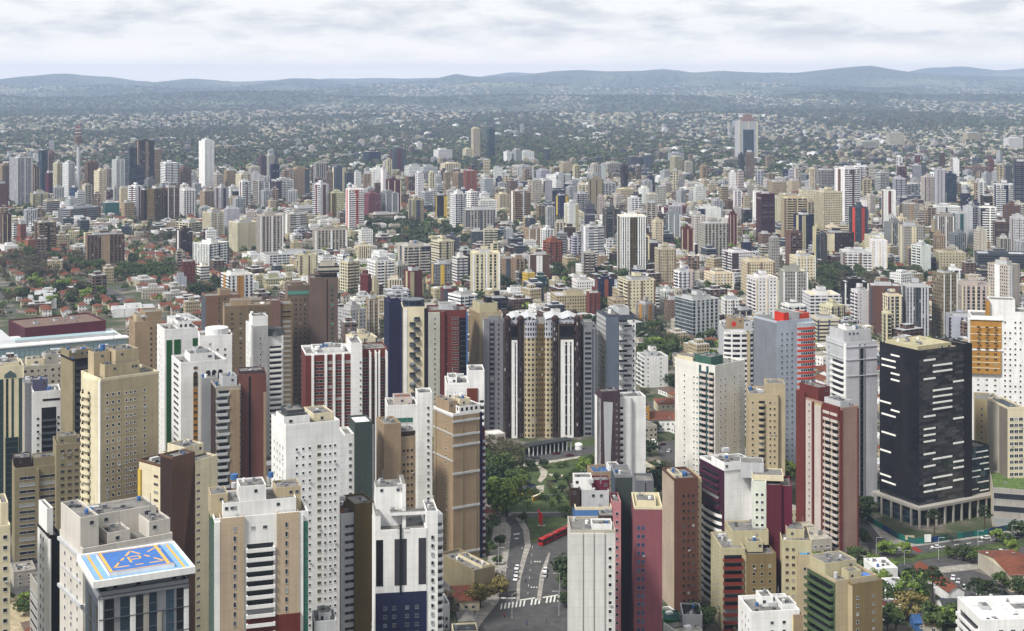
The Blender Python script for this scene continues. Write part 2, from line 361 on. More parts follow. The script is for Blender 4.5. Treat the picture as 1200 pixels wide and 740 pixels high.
def ac_mesh():
    if 'ac' not in UM: b = MB(); b.box(-.42, .42, -.38, 0, 0, .5, 0, bottom=True); b.box(-.3, .3, -.4, -.38, .06, .44, 1); UM['ac'] = b.mesh('wall_air_unit', [flat('lightgrey'), flat('grey')])
    return UM['ac']
class T:
    """one tower: a root at its nearest ground corner, x along its right-hand face, y along its left-hand face"""
    def __init__(s, name, label, cat, xl, xc, xr, yt, h, D, cl, cr, fh=2.9, nick=None, z0=0.0, top='roofgrey', body=True, par=1.0, group=None, parcol=None):
        s.root, s.W, s.Y, s.phi = place_root(name, xl, xc, xr, yt, h, D, z0); s.D = D; s.h = h; s.fh = fh
        tag(s.root, label, cat, group); s.nw = {}; s.over = {}
        s.cl, s.cr = cl, cr; s.tops = [(0, s.W, 0, D, h)]; s.near = (xr - xl) > 24 and yt > 380
        if nick: LAND.append(((xl + xr) / 2, yt, nick))
        if body:
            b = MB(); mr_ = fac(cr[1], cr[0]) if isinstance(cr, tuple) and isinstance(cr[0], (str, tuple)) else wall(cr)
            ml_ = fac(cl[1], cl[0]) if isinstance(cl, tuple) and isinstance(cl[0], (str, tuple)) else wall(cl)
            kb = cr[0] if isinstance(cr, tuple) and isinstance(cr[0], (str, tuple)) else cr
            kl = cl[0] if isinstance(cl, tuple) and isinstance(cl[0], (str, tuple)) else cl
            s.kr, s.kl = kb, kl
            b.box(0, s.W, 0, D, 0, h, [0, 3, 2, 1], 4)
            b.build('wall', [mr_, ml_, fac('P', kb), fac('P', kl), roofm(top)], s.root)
            if par: s.parapet(0, s.W, 0, D, h, par, parcol or kb)
    def parapet(s, x0, x1, y0, y1, z, hh, k, t=.35):
        b = MB(); e = .02
        x0 -= e; x1 += e; y0 -= e; y1 += e
        b.box(x0, x1, y0, y0 + t, z, z + hh, 0); b.box(x0, x1, y1 - t, y1, z, z + hh, 0)
        b.box(x0, x0 + t, y0 + t, y1 - t, z, z + hh, 0); b.box(x1 - t, x1, y0 + t, y1 - t, z, z + hh, 0)
        b.build('parapet', wall(k, False), s.root)
    def at(s, face, u, z, proud=0.0):
        return ((u, -proud, z), 0) if face == 'R' else ((-proud, s.D - u, z), -math.pi / 2)
    def ln(s, face): return s.W if face == 'R' else s.D
    def add(s, name, me, face, u, z, proud=0.0):
        n = s.nw.get(name, 0); s.nw[name] = n + 1
        p, rz = s.at(face, u, z, proud)
        if n >= 98: s.over.setdefault(name, []).append((me, p, rz)); return
        ob(name, me, s.root, p, rz)
    def fittings(s):
        """tanks, air units, ducts, hatches and rails that stand on each roof level"""
        r = random.Random(int(s.W * 100)); T_ = s.tops
        for i, (x0, x1, y0, y1, z) in enumerate(T_):
            if x1 - x0 < 2.6 or y1 - y0 < 2.6: continue
            n = min(9, int((x1 - x0) * (y1 - y0) / 16) + 1)
            for q in range(n):
                x, y = r.uniform(x0 + .9, x1 - 1.2), r.uniform(y0 + .9, y1 - 1.2)
                if any(a < x + .8 and x - .8 < c and d < y + .8 and y - .8 < e and zz > z + .05 for a, c, d, e, zz in T_): continue
                b = MB(); k = r.random()
                if k < .4: a = r.uniform(.35, .7); b.box(x - a, x + a, y - .4, y + .4, z, z + r.uniform(.6, 1.1), 0); b.box(x - a - .1, x + a + .1, y - .5, y + .5, z + 1.1, z + 1.16, 0); nm = 'air_unit'
                elif k < .55: b.cyl(x, y, .55, z, z + 1.1, 10, 1); b.cyl(x, y, .6, z + 1.1, z + 1.3, 10, 1, r1=.2); nm = 'water_tank'
                elif k < .75: l_ = r.uniform(1.5, 4); b.box(x, min(x + l_, x1 - .4), y - .12, y + .12, z + .15, z + .4, 0); nm = 'duct'
                elif k < .9: b.box(x - .5, x + .5, y - .5, y + .5, z, z + .5, 2); nm = 'hatch'
                else: b.cyl(x, y, .05, z, z + r.uniform(2.5, 5), 5, 0); b.box(x - .6, x + .6, y - .03, y + .03, z + 2.2, z + 2.26, 0); nm = 'antenna'
                b.build(nm, [flat('grey', .5), flat(r.choice(['lightgrey', 'blue', 'white'])), flat('darkgrey')], s.root)
            if i > 0 and r.random() < .6:
                b = MB()
                for q in range(int((x1 - x0) / 1.2)): b.box(x0 + .3 + q * 1.2, x0 + .36 + q * 1.2, y0 + .1, y0 + .16, z, z + 1.5)
                b.box(x0 + .2, x1 - .2, y0 + .1, y0 + .16, z + 1.5, z + 1.56); b.build('railing', flat('grey', .5), s.root)
    def done(s):
        if s.near: s.fittings()
        for name, lst in s.over.items():
            V = []; Fc = []; Mi = []; mats = []; uv = []
            for me, p, rz in lst:
                c, sn = math.cos(rz), math.sin(rz); o = len(V)
                for v in me.vertices: V.append((p[0] + c * v.co.x - sn * v.co.y, p[1] + sn * v.co.x + c * v.co.y, p[2] + v.co.z))
                for q in me.polygons:
                    mt = me.materials[q.material_index]
                    if mt not in mats: mats.append(mt)
                    Fc.append([o + i for i in q.vertices]); Mi.append(mats.index(mt))
            m2 = bpy.data.meshes.new(name); m2.from_pydata(V, [], Fc); m2.polygons.foreach_set('material_index', Mi)
            for mt in mats: m2.materials.append(mt)
            tag(ob(name, m2, s.root), kind='stuff')
    def win(s, face, u0, u1, n, ww=1.2, wh=1.2, z0=0, z1=1, g='dark', fr=None, off=.95, step=1, proud=0.0, skip=0):
        Ln = s.ln(face); me = win_mesh(ww, wh, g, fr); nf = int(s.h * z1 / s.fh)
        for f in range(nf - 1, max(0, int(s.h * z0 / s.fh)) - 1, -step):
            for i in range(n):
                if skip and random.random() < skip: continue
                if s.near and wh > .8 and random.random() < .05: s.add('wall_air_unit', ac_mesh(), face, Ln * (u0 + (u1 - u0) * (i + .5) / n) + .3, f * s.fh + off - .65, proud)
                s.add('window', me, face, Ln * (u0 + (u1 - u0) * (i + .5) / n), f * s.fh + off, proud)
        return s
    def bal(s, face, u0, u1, col, dp=1.4, z0=0, z1=1, g='dark', curved=False, rail=1.0, proud=0.0, step=1, alt=0, off=.3):
        Ln = s.ln(face); me = balc_mesh((u1 - u0) * Ln, dp, col, g, curved, rail); nf = int(s.h * z1 / s.fh)
        for f in range(nf - 1, max(0, int(s.h * z0 / s.fh)) - 1, -step):
            s.add('balcony', me, face, Ln * (u0 + u1) / 2 + (alt if f % 2 else -alt), f * s.fh + off, proud)
        return s
    def panel(s, face, u0, u1, col, proud=.3, z0=0, z1=1.0, name='wall_panel', mat=None, zt=0):
        Ln = s.ln(face); b = MB(); w_ = (u1 - u0) * Ln; b.box(0, w_, -proud, 0, s.h * z0, s.h * z1 + zt, 0, bottom=True)
        p, rz = s.at(face, u0 * Ln, 0); b.build(name, mat or wall(col), s.root, p, rz); return s
    def strip(s, face, u0, u1, g='dark', z0=.03, z1=.97, proud=.05, step=None, col='slate'):
        """tall glazed strip with transoms"""
        Ln = s.ln(face); b = MB(); w_ = (u1 - u0) * Ln; b.box(0, w_, -proud, 0, s.h * z0, s.h * z1, 0, bottom=True)
        z = s.h * z0
        while z < s.h * z1 - .3: b.box(-.02, w_ + .02, -proud - .07, -proud, z, z + .22, 1, bottom=True); z += step or s.fh
        p, rz = s.at(face, u0 * Ln, 0); b.build('window_strip', [glass(g), flat(col)], s.root, p, rz); return s
    def ribbon(s, face, u0, u1, wh=1.3, g='dark', z0=0, z1=1, off=1.0, proud=0.0, step=1, fr=None):
        Ln = s.ln(face); me = win_mesh((u1 - u0) * Ln, wh, g, fr); nf = int(s.h * z1 / s.fh)
        for f in range(nf - 1, max(0, int(s.h * z0 / s.fh)) - 1, -step): s.add('window', me, face, Ln * (u0 + u1) / 2, f * s.fh + off, proud)
        return s
    def ledges(s, face, u0, u1, col, zs, hh=.6, proud=.5):
        Ln = s.ln(face); w_ = (u1 - u0) * Ln
        for z in zs:
            b = MB(); b.box(-proud if face == 'R' else 0, w_ + (0 if face == 'R' else proud), -proud, 0, 0, hh, 0, bottom=True)
            p, rz = s.at(face, u0 * Ln, s.h * z if z <= 1.05 else z); b.build('ledge', wall(col, False), s.root, p, rz)
        return s
    def vol(s, fx0, fx1, fy0, fy1, z0, z1, col, name='penthouse', top='roofgrey', par=.5, pat=None):
        """block in footprint fractions, heights in metres above the roof"""
        x0, x1, y0, y1 = fx0 * s.W, fx1 * s.W, fy0 * s.D, fy1 * s.D; b = MB()
        b.box(x0, x1, y0, y1, s.h + z0, s.h + z1, 0, 1); 
        if par: 
            t = .25
            for q in ((x0, x1, y0, y0 + t), (x0, x1, y1 - t, y1), (x0, x0 + t, y0 + t, y1 - t), (x1 - t, x1, y0 + t, y1 - t)): b.box(*q, s.h + z1, s.h + z1 + par, 0)
        b.build(name, [fac(pat, col) if pat else wall(col, False), roofm(top)], s.root); s.tops.append((x0, x1, y0, y1, s.h + z1))
        if s.near and not pat and z1 - z0 > 1.9 and x1 - x0 > 2.5:
            me = win_mesh(.9, .8, 'dark', 'grey')
            for q in range(random.randint(1, max(1, int((x1 - x0) / 3.5)))): s.add('window', me, 'R', random.uniform(x0 + 1, x1 - 1), s.h + z1 - 1.6, -y0 + .01)
        return s
    def low(s, fx0, fx1, fy0, fy1, z1, cl, cr, name='wing', top='roofgrey', patl=None, patr=None, z0=0, par=.8):
        """lower or taller wing in footprint fractions, absolute height in metres"""
        x0, x1, y0, y1 = fx0 * s.W, fx1 * s.W, fy0 * s.D, fy1 * s.D; b = MB()
        b.box(x0, x1, y0, y1, z0, z1, [0, 1, 0, 1], 2)
        if par:
            t = .3
            for q in ((x0, x1, y0, y0 + t), (x0, x1, y1 - t, y1), (x0, x0 + t, y0 + t, y1 - t), (x1 - t, x1, y0 + t, y1 - t)): b.box(*q, z1, z1 + par, 0)
        b.build(name, [fac(patr, cr) if patr else wall(cr), fac(patl, cl) if patl else wall(cl), roofm(top)], s.root); s.tops.append((x0, x1, y0, y1, z1)); return s
    def clutter(s, n=3, seed=0, z=0):
        r = random.Random(seed * 7 + int(s.W * 13)); 
        for i in range(n):
            k = r.random(); x, y = r.uniform(.12, .85) * s.W, r.uniform(.12, .85) * s.D; b = MB()
            if k < .4: b.cyl(x, y, r.uniform(.7, 1.3), s.h + z, s.h + z + r.uniform(1.2, 2.2), 10); b.build('water_tank', flat(r.choice(['blue', 'lightgrey', 'white'])), s.root)
            elif k < .75:
                a = r.uniform(.8, 1.8); b.box(x - a, x + a, y - .8, y + .8, s.h + z, s.h + z + r.uniform(.8, 1.6)); b.build('air_unit', flat('lightgrey'), s.root)
            else:
                b.cyl(x, y, .09, s.h + z, s.h + z + r.uniform(4, 7), 5); b.build('antenna', flat('grey'), s.root)
        return s

def leafmat0():
    m, N, L, b = newmat('roof_grass', .95); tc = N.new('ShaderNodeTexCoord'); n = N.new('ShaderNodeTexNoise'); n.inputs['Scale'].default_value = .4; n.inputs['Detail'].default_value = 8
    L.new(tc.outputs['Object'], n.inputs[0]); r = N.new('ShaderNodeValToRGB'); e = r.color_ramp.elements; e[0].position = .35; e[0].color = (.04, .075, .015, 1); e[1].position = .65; e[1].color = (.1, .15, .04, 1)
    L.new(n.outputs[0], r.inputs[0]); L.new(r.outputs[0], b.inputs['Base Color']); return m
# ------------------------------------------------------------------ the nearest towers, one by one
AT, OT = 'apartment_tower', 'office_tower'
def HT(*a, **k): return T(*a, **k)

# --- front left
t = HT(OT, 'glass tower with a blue rooftop helipad edged in white', 'office tower', 100, 117, 221, 700, 96, 17, 'slate', 'grey', nick='helipad tower', fh=5.0)
t.strip('L', .04, .22, 'blue'); t.strip('L', .28, .46, 'dark'); t.strip('L', .52, .68, 'blue'); t.strip('L', .74, .9, 'dark')
t.panel('L', .93, 1, 'lightgrey', .15); t.panel('R', 0, .035, 'white', .15)
for a, c, g in ((.05, .155, 'dark'), (.225, .33, 'blue'), (.4, .48, 'dark'), (.55, .635, 'blue'), (.74, .83, 'blue'), (.86, .94, 'dark')): t.strip('R', a, c, g, step=5, z1=.992)
for a, c, k, z in ((.16, .22, 'concrete', .93), (.335, .395, 'white', 1), (.485, .545, 'concrete', 1), (.64, .69, 'concrete', .96), (.68, .735, 'white', .9), (.945, 1, 'white', 1)): t.panel('R', a, c, k, .18, 0, z - .012)
for q in range(1, 20): t.ledges('R', 0, 1, 'slate', [t.h - q * 5.0], .16, .25)
t.ledges('R', 0, 1, 'grey', [t.h - .5], .5, .4); t.ledges('L', 0, 1, 'grey', [t.h - .5], .5, .4)
t.vol(.1, .95, .1, .95, 0, 2.4, 'grey', 'helipad_support', par=0)
W_, D_, hz = t.W, t.D, t.h + 2.4
b = MB(); b.box(-1.6, W_ + 1.2, -1.2, D_ + 1.5, hz, hz + 1.0, 0, 1, bottom=True)
for q in ((-1.6, W_ + 1.2, -1.2, -.6), (-1.6, W_ + 1.2, D_ + .9, D_ + 1.5), (-1.6, -1.0, -.6, D_ + .9), (W_ + .6, W_ + 1.2, -.6, D_ + .9)): b.box(*q, hz + 1.0, hz + 1.45, 0)
deck = b.build('helipad_deck', [flat('white'), flat((122, 166, 206))], t.root)
b = MB(); b.box(W_ * .12, W_ * .86, D_ * .1, D_ * .95, hz + 1.0, hz + 1.9, 0, 1); pad = b.build('landing_pad', [flat('white'), flat((60, 108, 176))], deck)
ye = flat((222, 170, 84)); zt = hz + 1.91; x0, x1, y0, y1 = W_ * .12, W_ * .86, D_ * .1, D_ * .95; b = MB()
for q in ((x0 + .2, x1 - .2, y0 + .2, y0 + .55), (x0 + .2, x1 - .2, y1 - .55, y1 - .2), (x0 + .2, x0 + .9, y0 + .55, y1 - .55), (x1 - 1.5, x1 - .8, y0 + .55, y1 - .55)):
    b.box(*q, zt, zt + .03)
for q in ((W_ * .02, W_ * .05), (W_ * .95, W_ * .98)): b.box(*q, -.5, D_ + .8, hz + 1.01, hz + 1.04)
cx, cy = (x0 + x1) / 2, (y0 + y1) / 2
def bar(p, q, w_):                                   # a painted bar between two points
    d = math.hypot(q[0] - p[0], q[1] - p[1]); nx, ny = -(q[1] - p[1]) / d * w_ / 2, (q[0] - p[0]) / d * w_ / 2
    b.quad([(p[0] + nx, p[1] + ny, zt + .01), (p[0] - nx, p[1] - ny, zt + .01), (q[0] - nx, q[1] - ny, zt + .01), (q[0] + nx, q[1] + ny, zt + .01)][::1])
tri = [(cx - 5.4, cy - 4.4), (cx + 5.4, cy - 4.4), (cx, cy + 5.4)]
for i in range(3):
    p, q = tri[i], tri[(i + 1) % 3]
    for a, c in ((0, .3), (.42, .58), (.7, 1)): bar((p[0] + (q[0] - p[0]) * a, p[1] + (q[1] - p[1]) * a), (p[0] + (q[0] - p[0]) * c, p[1] + (q[1] - p[1]) * c), .5)
for p, q in (((-1.3, -2.4), (-1.3, 1.6)), ((-1.3, 1.4), (1.0, 1.4)), ((1.1, 1.4), (1.1, -.4)), ((-1.3, -.5), (1.1, -.5))): bar((cx + p[0], cy + p[1]), (cx + q[0], cy + q[1]), .45)
bar((cx + 3.4, cy + 3.2), (cx + 5.6, cy + 5.4), .4); bar((cx + 5.6, cy + 5.4), (cx + 6.6, cy + 3.6), .4)
b.build('painted_marking', ye, pad); t.done()

t = HT(AT, 'pale stone tower with stacked cornices right behind the helipad tower', 'apartment tower', 70, 97, 202, 648, 84, 20, (202, 197, 188), (202, 197, 188), nick='stone cornice tower')
t.ledges('L', 0, 1, 'lightgrey', [.98, .83, .67], .8, .7); t.ledges('R', 0, 1, 'lightgrey', [.98, .83, .67], .8, .7); t.win('L', .1, .9, 3, .9, 1); t.win('R', .1, .95, 7, 1, 1.1); t.ledges('R', .3, .6, 'lightgrey', [.94], .6, .5); t.ledges('L', .1, .9, 'lightgrey', [.9], .5, .4)
t.vol(.0, .2, .1, .95, 0, 8, (202, 197, 188), 'stair_block'); t.vol(.2, .95, .45, .95, 0, 6, (202, 197, 188)); t.vol(.75, .99, .05, .6, 0, 4.2, (202, 197, 188), 'roof_terrace'); t.vol(.3, .55, .1, .45, 0, 2.8, (202, 197, 188), 'roof_room'); t.clutter(4, 1, 6); t.done()

t = HT(AT, 'slim white tower with a black flank left of the stone cornice tower', 'apartment tower', 44, 58, 72, 632, 76, 14, 'white', 'black', nick='slim white and black tower')
t.win('L', .15, .6, 2, 1, 1.2); t.panel('R', 0, .12, 'white', .3); t.vol(0, .5, .2, .9, 0, 7.5, 'white', 'lift_block'); t.done()
t = HT(AT, 'cream tower cut by the left edge at the bottom', 'apartment tower', -14, -8, 12, 622, 82, 16, 'cream', 'cream', nick='bottom left cream tower')
t.win('R', .5, .9, 1, 1, 1); t.vol(.5, .95, .2, .8, 0, 6, 'cream'); t.done()
t = HT(AT, 'khaki slab block with black ribbon windows left of the round cornered beige tower', 'apartment block', 14, 17, 74, 552, 40, 16, 'khaki', 'khaki', nick='khaki slab block')
t.ribbon('R', .1, .42, 1.2); t.ribbon('R', .52, .92, 1.2); t.panel('R', .45, .5, 'khaki', .9); t.vol(.0, .35, .2, .8, 0, 4, 'darkbrown'); t.vol(.4, .9, .2, .7, 0, 3.4, 'khaki'); t.clutter(3, 2); t.done()
t = HT(AT, 'dull khaki block with small windows squeezed between slab block and beige tower', 'apartment block', 62, 66, 97, 524, 50, 16, 'khaki', 'khaki'); t.win('R', .1, .9, 3, 1.5, 1.1, fr='khaki'); t.vol(.1, .8, .2, .7, 0, 3, 'khaki'); t.done()
t = HT(AT, 'low grey banded block at the foot of the slim white tower', 'apartment block', 35, 44, 58, 690, 52, 12, 'concrete', 'concrete'); t.ribbon('L', .1, .95, 1.3); t.win('R', .2, .9, 2); t.done()

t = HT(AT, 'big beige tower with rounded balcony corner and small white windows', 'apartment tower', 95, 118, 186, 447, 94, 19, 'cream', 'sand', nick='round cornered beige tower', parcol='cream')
b = MB(); n = 8; P = [(0, 0)] + [(-2.2 * math.sin(i * math.pi / n), t.D * (.12 + .76 * i / n)) for i in range(n + 1)]
b.prism([(p[0] - .02, p[1]) for p in reversed(P[1:])], 0, t.h, 0); b.build('curved_bay', wall('cream'), t.root)
t.bal('L', .3, .7, 'cream', 1.5, curved=True, proud=2.0, z1=.97); t.panel('L', .93, 1, 'white', .35)
t.win('R', .06, .36, 3, .85, 1.1, fr='white', z1=.96); t.win('R', .4, .62, 3, .8, .9, fr='white', z1=.96); t.win('R', .68, .82, 1, .9, 1.1, fr='white', z1=.96)
t.vol(.12, .72, .15, .7, 0, 4.6, 'sand'); t.vol(.32, .72, .2, .75, 4.6, 9.5, 'sand', 'machine_room'); t.vol(.02, .3, .4, .7, 0, 9, 'sand', 'stair_block'); t.clutter(3, 3, 9.5); t.done()

t = HT(AT, 'cream tower with a dark brown centre and yellow balcony edges behind the helipad', 'apartment tower', 163, 203, 253, 552, 66, 20, 'cream', 'brown', nick='cream and brown tower')
t.win('L', .25, .75, 1, 2.4, .8, fr='tan'); t.low(-.02, .5, .0, .35, t.h + 4.2, 'darkbrown', 'brown', 'core', z0=0); t.low(.5, 1.02, -.02, .98, t.h + 1.0, 'cream', 'cream', 'wing')
t.ribbon('R', .53, .6, .7, g='dark', proud=.42, z1=.97); t.panel('L', 0, .08, 'yellow', .6, 0, .96); t.vol(.5, .95, .3, .8, 1.5, 5, 'cream'); t.clutter(3, 5, 1); t.done()

t = HT(AT, 'tan and white tower with green glazed edges and a central column of white balconies', 'apartment tower', 245, 251, 361, 612, 71, 17, 'green', 'white', nick='green edged tan tower')
t.strip('L', 0, 1, 'green'); t.panel('R', .0, .06, 'white', .5); t.low(.065, .31, -.05, .9, t.h + .3, 'beige', 'beige', 'wing'); t.low(.66, .90, -.05, .9, t.h + .3, 'beige', 'beige', 'wing'); t.panel('R', .9, .945, 'white', .6)
t.strip('R', .95, 1, 'green', proud=.25); t.ribbon('R', .2, .225, 1.5, proud=.9); t.ribbon('R', .75, .775, 1.5, proud=.9)
t.bal('R', .33, .64, 'white', 1.6, rail=.95, z1=.93); t.win('R', .35, .6, 2, 1.2, .9, .94, 1.0)
t.vol(.1, .88, .1, .9, 0, 4.5, 'white', 'attic'); t.vol(.28, .56, .15, .7, 4.5, 9, 'white', 'machine_room'); t.vol(.68, .95, .3, .8, 0, 7, 'sand', 'stair_block'); t.vol(-.02, .16, .3, .8, 0, 6.5, 'sand', 'stair_block'); t.clutter(3, 8, 9); t.done()

t = HT(AT, 'bright white tower dotted with small dark square windows', 'apartment tower', 318, 335, 398, 502, 82, 19, 'white', 'white', nick='dotted white tower')
t.win('L', .12, .9, 4, .75, 1.2, .1, .95, fr='white'); t.win('R', .14, .5, 3, .8, .9, 0, .94, fr='white'); t.win('R', .55, .68, 1, 1.3, 1.3, 0, .94, fr='cream'); t.win('R', .68, .96, 3, .8, .9, 0, .94, fr='white')
t.vol(.02, .5, .2, .75, 0, 2.6, 'white'); t.vol(.1, .42, .25, .7, 2.6, 4.6, 'darkgrey', 'plant_frame'); t.vol(.6, .98, .3, .95, 0, 2.2, 'cream', 'roof_room'); t.done()

t = HT(AT, 'pale grey tower with an orange roof beside the olive wall', 'apartment tower', 384, 399, 416, 606, 46, 15, 'lightgrey', 'lightgrey', nick='olive walled tower', top='terracotta')
t.panel('L', .9, .97, 'terracotta', .2); t.win('L', .2, .75, 2, .8, 1.0, z1=.96, skip=.1); t.ribbon('R', .3, .95, 1.1); t.low(.92, 2.3, -.06, .8, t.h + 3.5, 'olive', 'olive', 'blank_wing'); t.clutter(2, 9, 3.5); t.done()

t = HT(AT, 'white tower with three black vertical slots above a navy blue lower half', 'apartment tower', 436, 440, 500, 626, 53, 18, 'white', 'white', nick='white and navy tower', par=1.2)
t.low(1.0, 1.22, 0.01, .75, t.h + 6, 'white', 'white', 'side_wing'); t.win('R', 1.03, 1.2, 1, .8, 1.2, .05, 1.0, proud=.0)
for a, c in ((.01, .15), (.37, .61), (.84, .99)): t.strip('R', a, c, 'black', .665, .96, .04, step=100, col='black')
t.panel('R', .47, .51, 'black', .5, .62, 1.05); t.panel('R', 0, 1, 'navy', .12, 0, .62); t.win('R', .1, .45, 2, 1.1, 1.1, 0, .6, proud=.12, fr='grey', g='blue'); t.win('R', .52, .9, 2, 1.1, 1.1, 0, .6, proud=.12, fr='grey', g='blue')
t.vol(0, .1, 0, .9, 0, 6, 'white', 'side_wall', par=0); t.vol(.04, .58, .45, .95, 0, 13.5, 'white', 'machine_room', par=0); t.vol(.55, .62, .3, .95, 0, 15, 'white', 'fin', par=0); t.vol(.3, 1.0, .25, .45, 4.5, 5.6, 'white', 'beam', par=0); t.win('R', .4, .7, 2, 1.4, 1.3, 1.03, 1.08)
t.clutter(3, 3, 13.5); t.done()
t = HT(AT, 'narrow grey tower with balconies peeking out behind the white and navy tower', 'apartment tower', 494, 506, 519, 607, 45, 13, 'grey', 'lightgrey'); t.bal('R', .25, .95, 'lightgrey', 1); t.done()
t = HT('house', 'small white stepped building at the foot of the white and navy tower', 'building', 505, 511, 527, 712, 9, 11, 'white', 'white'); t.win('R', .1, .9, 3, .8, 1.2, 0, .95); t.vol(.1, .7, .2, .8, 0, 2.6, 'white'); t.done()

t = HT(AT, 'tall tan tower banded with white on the park corner', 'apartment tower', 508, 531, 562, 488, 63, 18, 'tan', 'tan', nick='tan tower on the park corner', parcol='white')
t.win('L', .5, .8, 1, 1.5, .8, .04, .97, fr='cream'); t.ledges('L', 0, 1, 'lightgrey', [.99, .87, .69], .5, .25); t.ledges('R', 0, 1, 'lightgrey', [.955, .86, .79, .6, .37, .06], .9, .35)
t.panel('R', .33, .36, 'khaki', .25); t.panel('R', .85, .88, 'khaki', .25); t.panel('L', .12, .16, 'khaki', .25); t.low(1.0, 1.18, .1, .9, t.h - 1, 'lavender', 'navy', 'glazed_wing'); t.low(1.18, 1.3, .12, .95, t.h - 8, 'white', 'maroon', 'balcony_wing')
t.bal('R', 1.2, 1.3, 'lavender', .7, 0, .86, proud=-2.2)
t.vol(.0, .3, .2, .9, 0, 5, 'tan', 'roof_room'); t.vol(.25, 1.05, .0, .6, 0, 3.2, 'white', 'crown', pat='p'); t.vol(.4, .8, .2, .6, 3.2, 5.5, 'cream', 'machine_room'); t.clutter(3, 5, 5); t.done()
t = HT('podium', 'tan parking podium at the foot of the tan corner tower', 'podium', 515, 556, 580, 672, 10, 26, 'khaki', 'khaki', par=1.2); t.vol(.55, .95, .1, .8, 0, .6, 'cream', 'pool_deck'); t.done()

t = HT(AT, 'ornate white tower with a tall side slab in front of the tan corner tower', 'apartment tower', 451, 454, 489, 478, 60, 16, 'white', 'white', nick='white slab tower'); t.win('R', .1, .9, 4, .8, .9, 0, .9, fr='white'); t.strip('R', .2, .85, 'green', .88, .92, .05, col='white')
t.low(1.0, 1.5, -.05, .6, t.h + 5.5, 'white', 'white', 'side_slab'); t.win('R', 1.3, 1.42, 1, .8, 1, 0, 1.02, proud=.9); t.vol(.25, .85, .3, .8, 0, 3, 'palepink', 'roof_gable', top='terracotta'); t.done()
t = HT(AT, 'stepped tan brick tower with a dark recess below the white slab tower', 'apartment tower', 441, 450, 470, 500, 62, 13, 'tan', 'tan', nick='stepped tan tower'); t.win('L', .3, .7, 1, .8, 1)
t.low(1.0, 1.9, .1, .9, t.h - 6, 'tan', 'tan', 'wing'); t.win('R', 1.1, 1.8, 3, .9, 1, 0, .86, proud=-1.3, fr='tan'); t.vol(1.0, 1.9, .1, .9, -4.8, -3.2, 'darkbrown', 'roof_band', par=0); t.done()
t = HT(AT, 'bright white stepped tower with a rust brown panel near its top', 'apartment tower', 521, 523, 549, 452, 70, 16, 'white', 'white', nick='rust panel white tower')
t.win('R', .05, .95, 4, .8, 1, 0, .97, fr='white'); t.low(1.0, 1.72, -.02, .8, t.h + 5.8, 'white', 'white', 'side_slab'); t.panel('R', .93, 1.42, (104, 48, 30), .7, .84, .98); t.bal('R', 1.5, 1.7, 'white', .8, .2, .95, proud=.4); t.vol(.1, .5, .2, .8, 0, 2.5, 'white'); t.clutter(3, 2, 2.5); t.done()

t = HT(AT, 'white and grey slim tower attached to a dark green grey shaft', 'apartment tower', 397, 404, 415, 512, 60, 13, 'lightgrey', 'white', nick='green grey shaft tower'); t.win('R', .3, .9, 1, 1.1, 1.1); t.win('L', .3, .8, 1, .9, 1)
t.low(1.0, 2.9, -.1, .9, t.h + 5, (60, 70, 66), (60, 70, 66), 'shaft', top='white'); t.low(2.9, 3.1, .0, .9, t.h + 3, 'white', 'white', 'fin'); t.done()

t = HT(AT, 'brick red tower with white piers and a white central slab', 'apartment tower', 353, 358, 411, 417, 75, 22, 'brick', 'brick', nick='red tower with white piers', parcol='white')
for a in (.13, .42, .60, .80): t.panel('R', a, a + .055, 'white', .6)
for a, c in ((.2, .4), (.49, .58), (.67, .79), (.87, 1)): t.ribbon('R', a, c, 1.2, fr='palepink')
t.low(1.0, 1.25, -.06, .7, t.h + 4.5, 'white', 'white', 'slab'); t.win('R', 1.18, 1.24, 1, .6, .8, proud=1.4)
t.low(1.25, 1.85, .12, .9, t.h + .6, 'brick', 'brick', 'wing')
for a in (1.42, 1.55, 1.62, 1.79): t.panel('R', a, a + .04, 'white', -1.9 + .5, 0, 1)
wx = MB(); 
for a in (1.42, 1.55, 1.64, 1.79): wx.box(a * t.W, (a + .035) * t.W, .12 * t.D - .5, .12 * t.D, 0, t.h + .7, 0)
wx.build('wing_piers', wall('white'), t.root); t.ribbon('R', 1.28, 1.4, 1.2, proud=-.12 * t.D + .02, fr='palepink'); t.ribbon('R', 1.47, 1.54, 1.2, proud=-.12 * t.D + .02, fr='palepink'); t.ribbon('R', 1.68, 1.78, 1.2, proud=-.12 * t.D + .02, fr='palepink')
t.vol(.2, .9, .3, .8, 0, 1.6, 'white'); t.clutter(4, 6, 1.5); t.done()

t = HT(AT, 'maroon brown tower split by a dark joint with grey balconies on its left', 'apartment tower', 277, 279, 312, 442, 74, 15, 'plum', (104, 66, 58), nick='maroon brown tower'); t.panel('R', .38, .45, 'black', .1); t.panel('R', .9, 1, 'tan', .4, 0, .9); t.vol(.05, .9, .2, .8, 0, 1.5, 'plum'); t.clutter(2, 1, 1); t.done()
t = HT(AT, 'grey tower of zigzag balconies with a tan rounded column left of the maroon brown tower', 'apartment tower', 247, 253, 282, 456, 70, 15, 'darkbrown', 'concrete'); t.bal('R', .04, .5, 'lightgrey', 1.3, alt=.5); t.panel('R', .55, .95, 'tan', .9, 0, .99); t.win('R', .95, 1, 1, .8, 1); t.vol(.3, .9, .2, .8, 0, 4, 'lightgrey'); t.clutter(3, 4, 0); t.done()
t = HT(AT, 'white tower with yellow lined arched recesses under its parapet', 'apartment tower', 201, 212, 265, 428, 76, 20, 'white', 'white', nick='arched white tower')
t.ribbon('L', .25, .75, 1.1, fr='lightgrey'); t.panel('R', .27, .37, 'ochre', .05, 0, .93); t.ribbon('R', .28, .36, 1.2, proud=.05, fr='ochre')
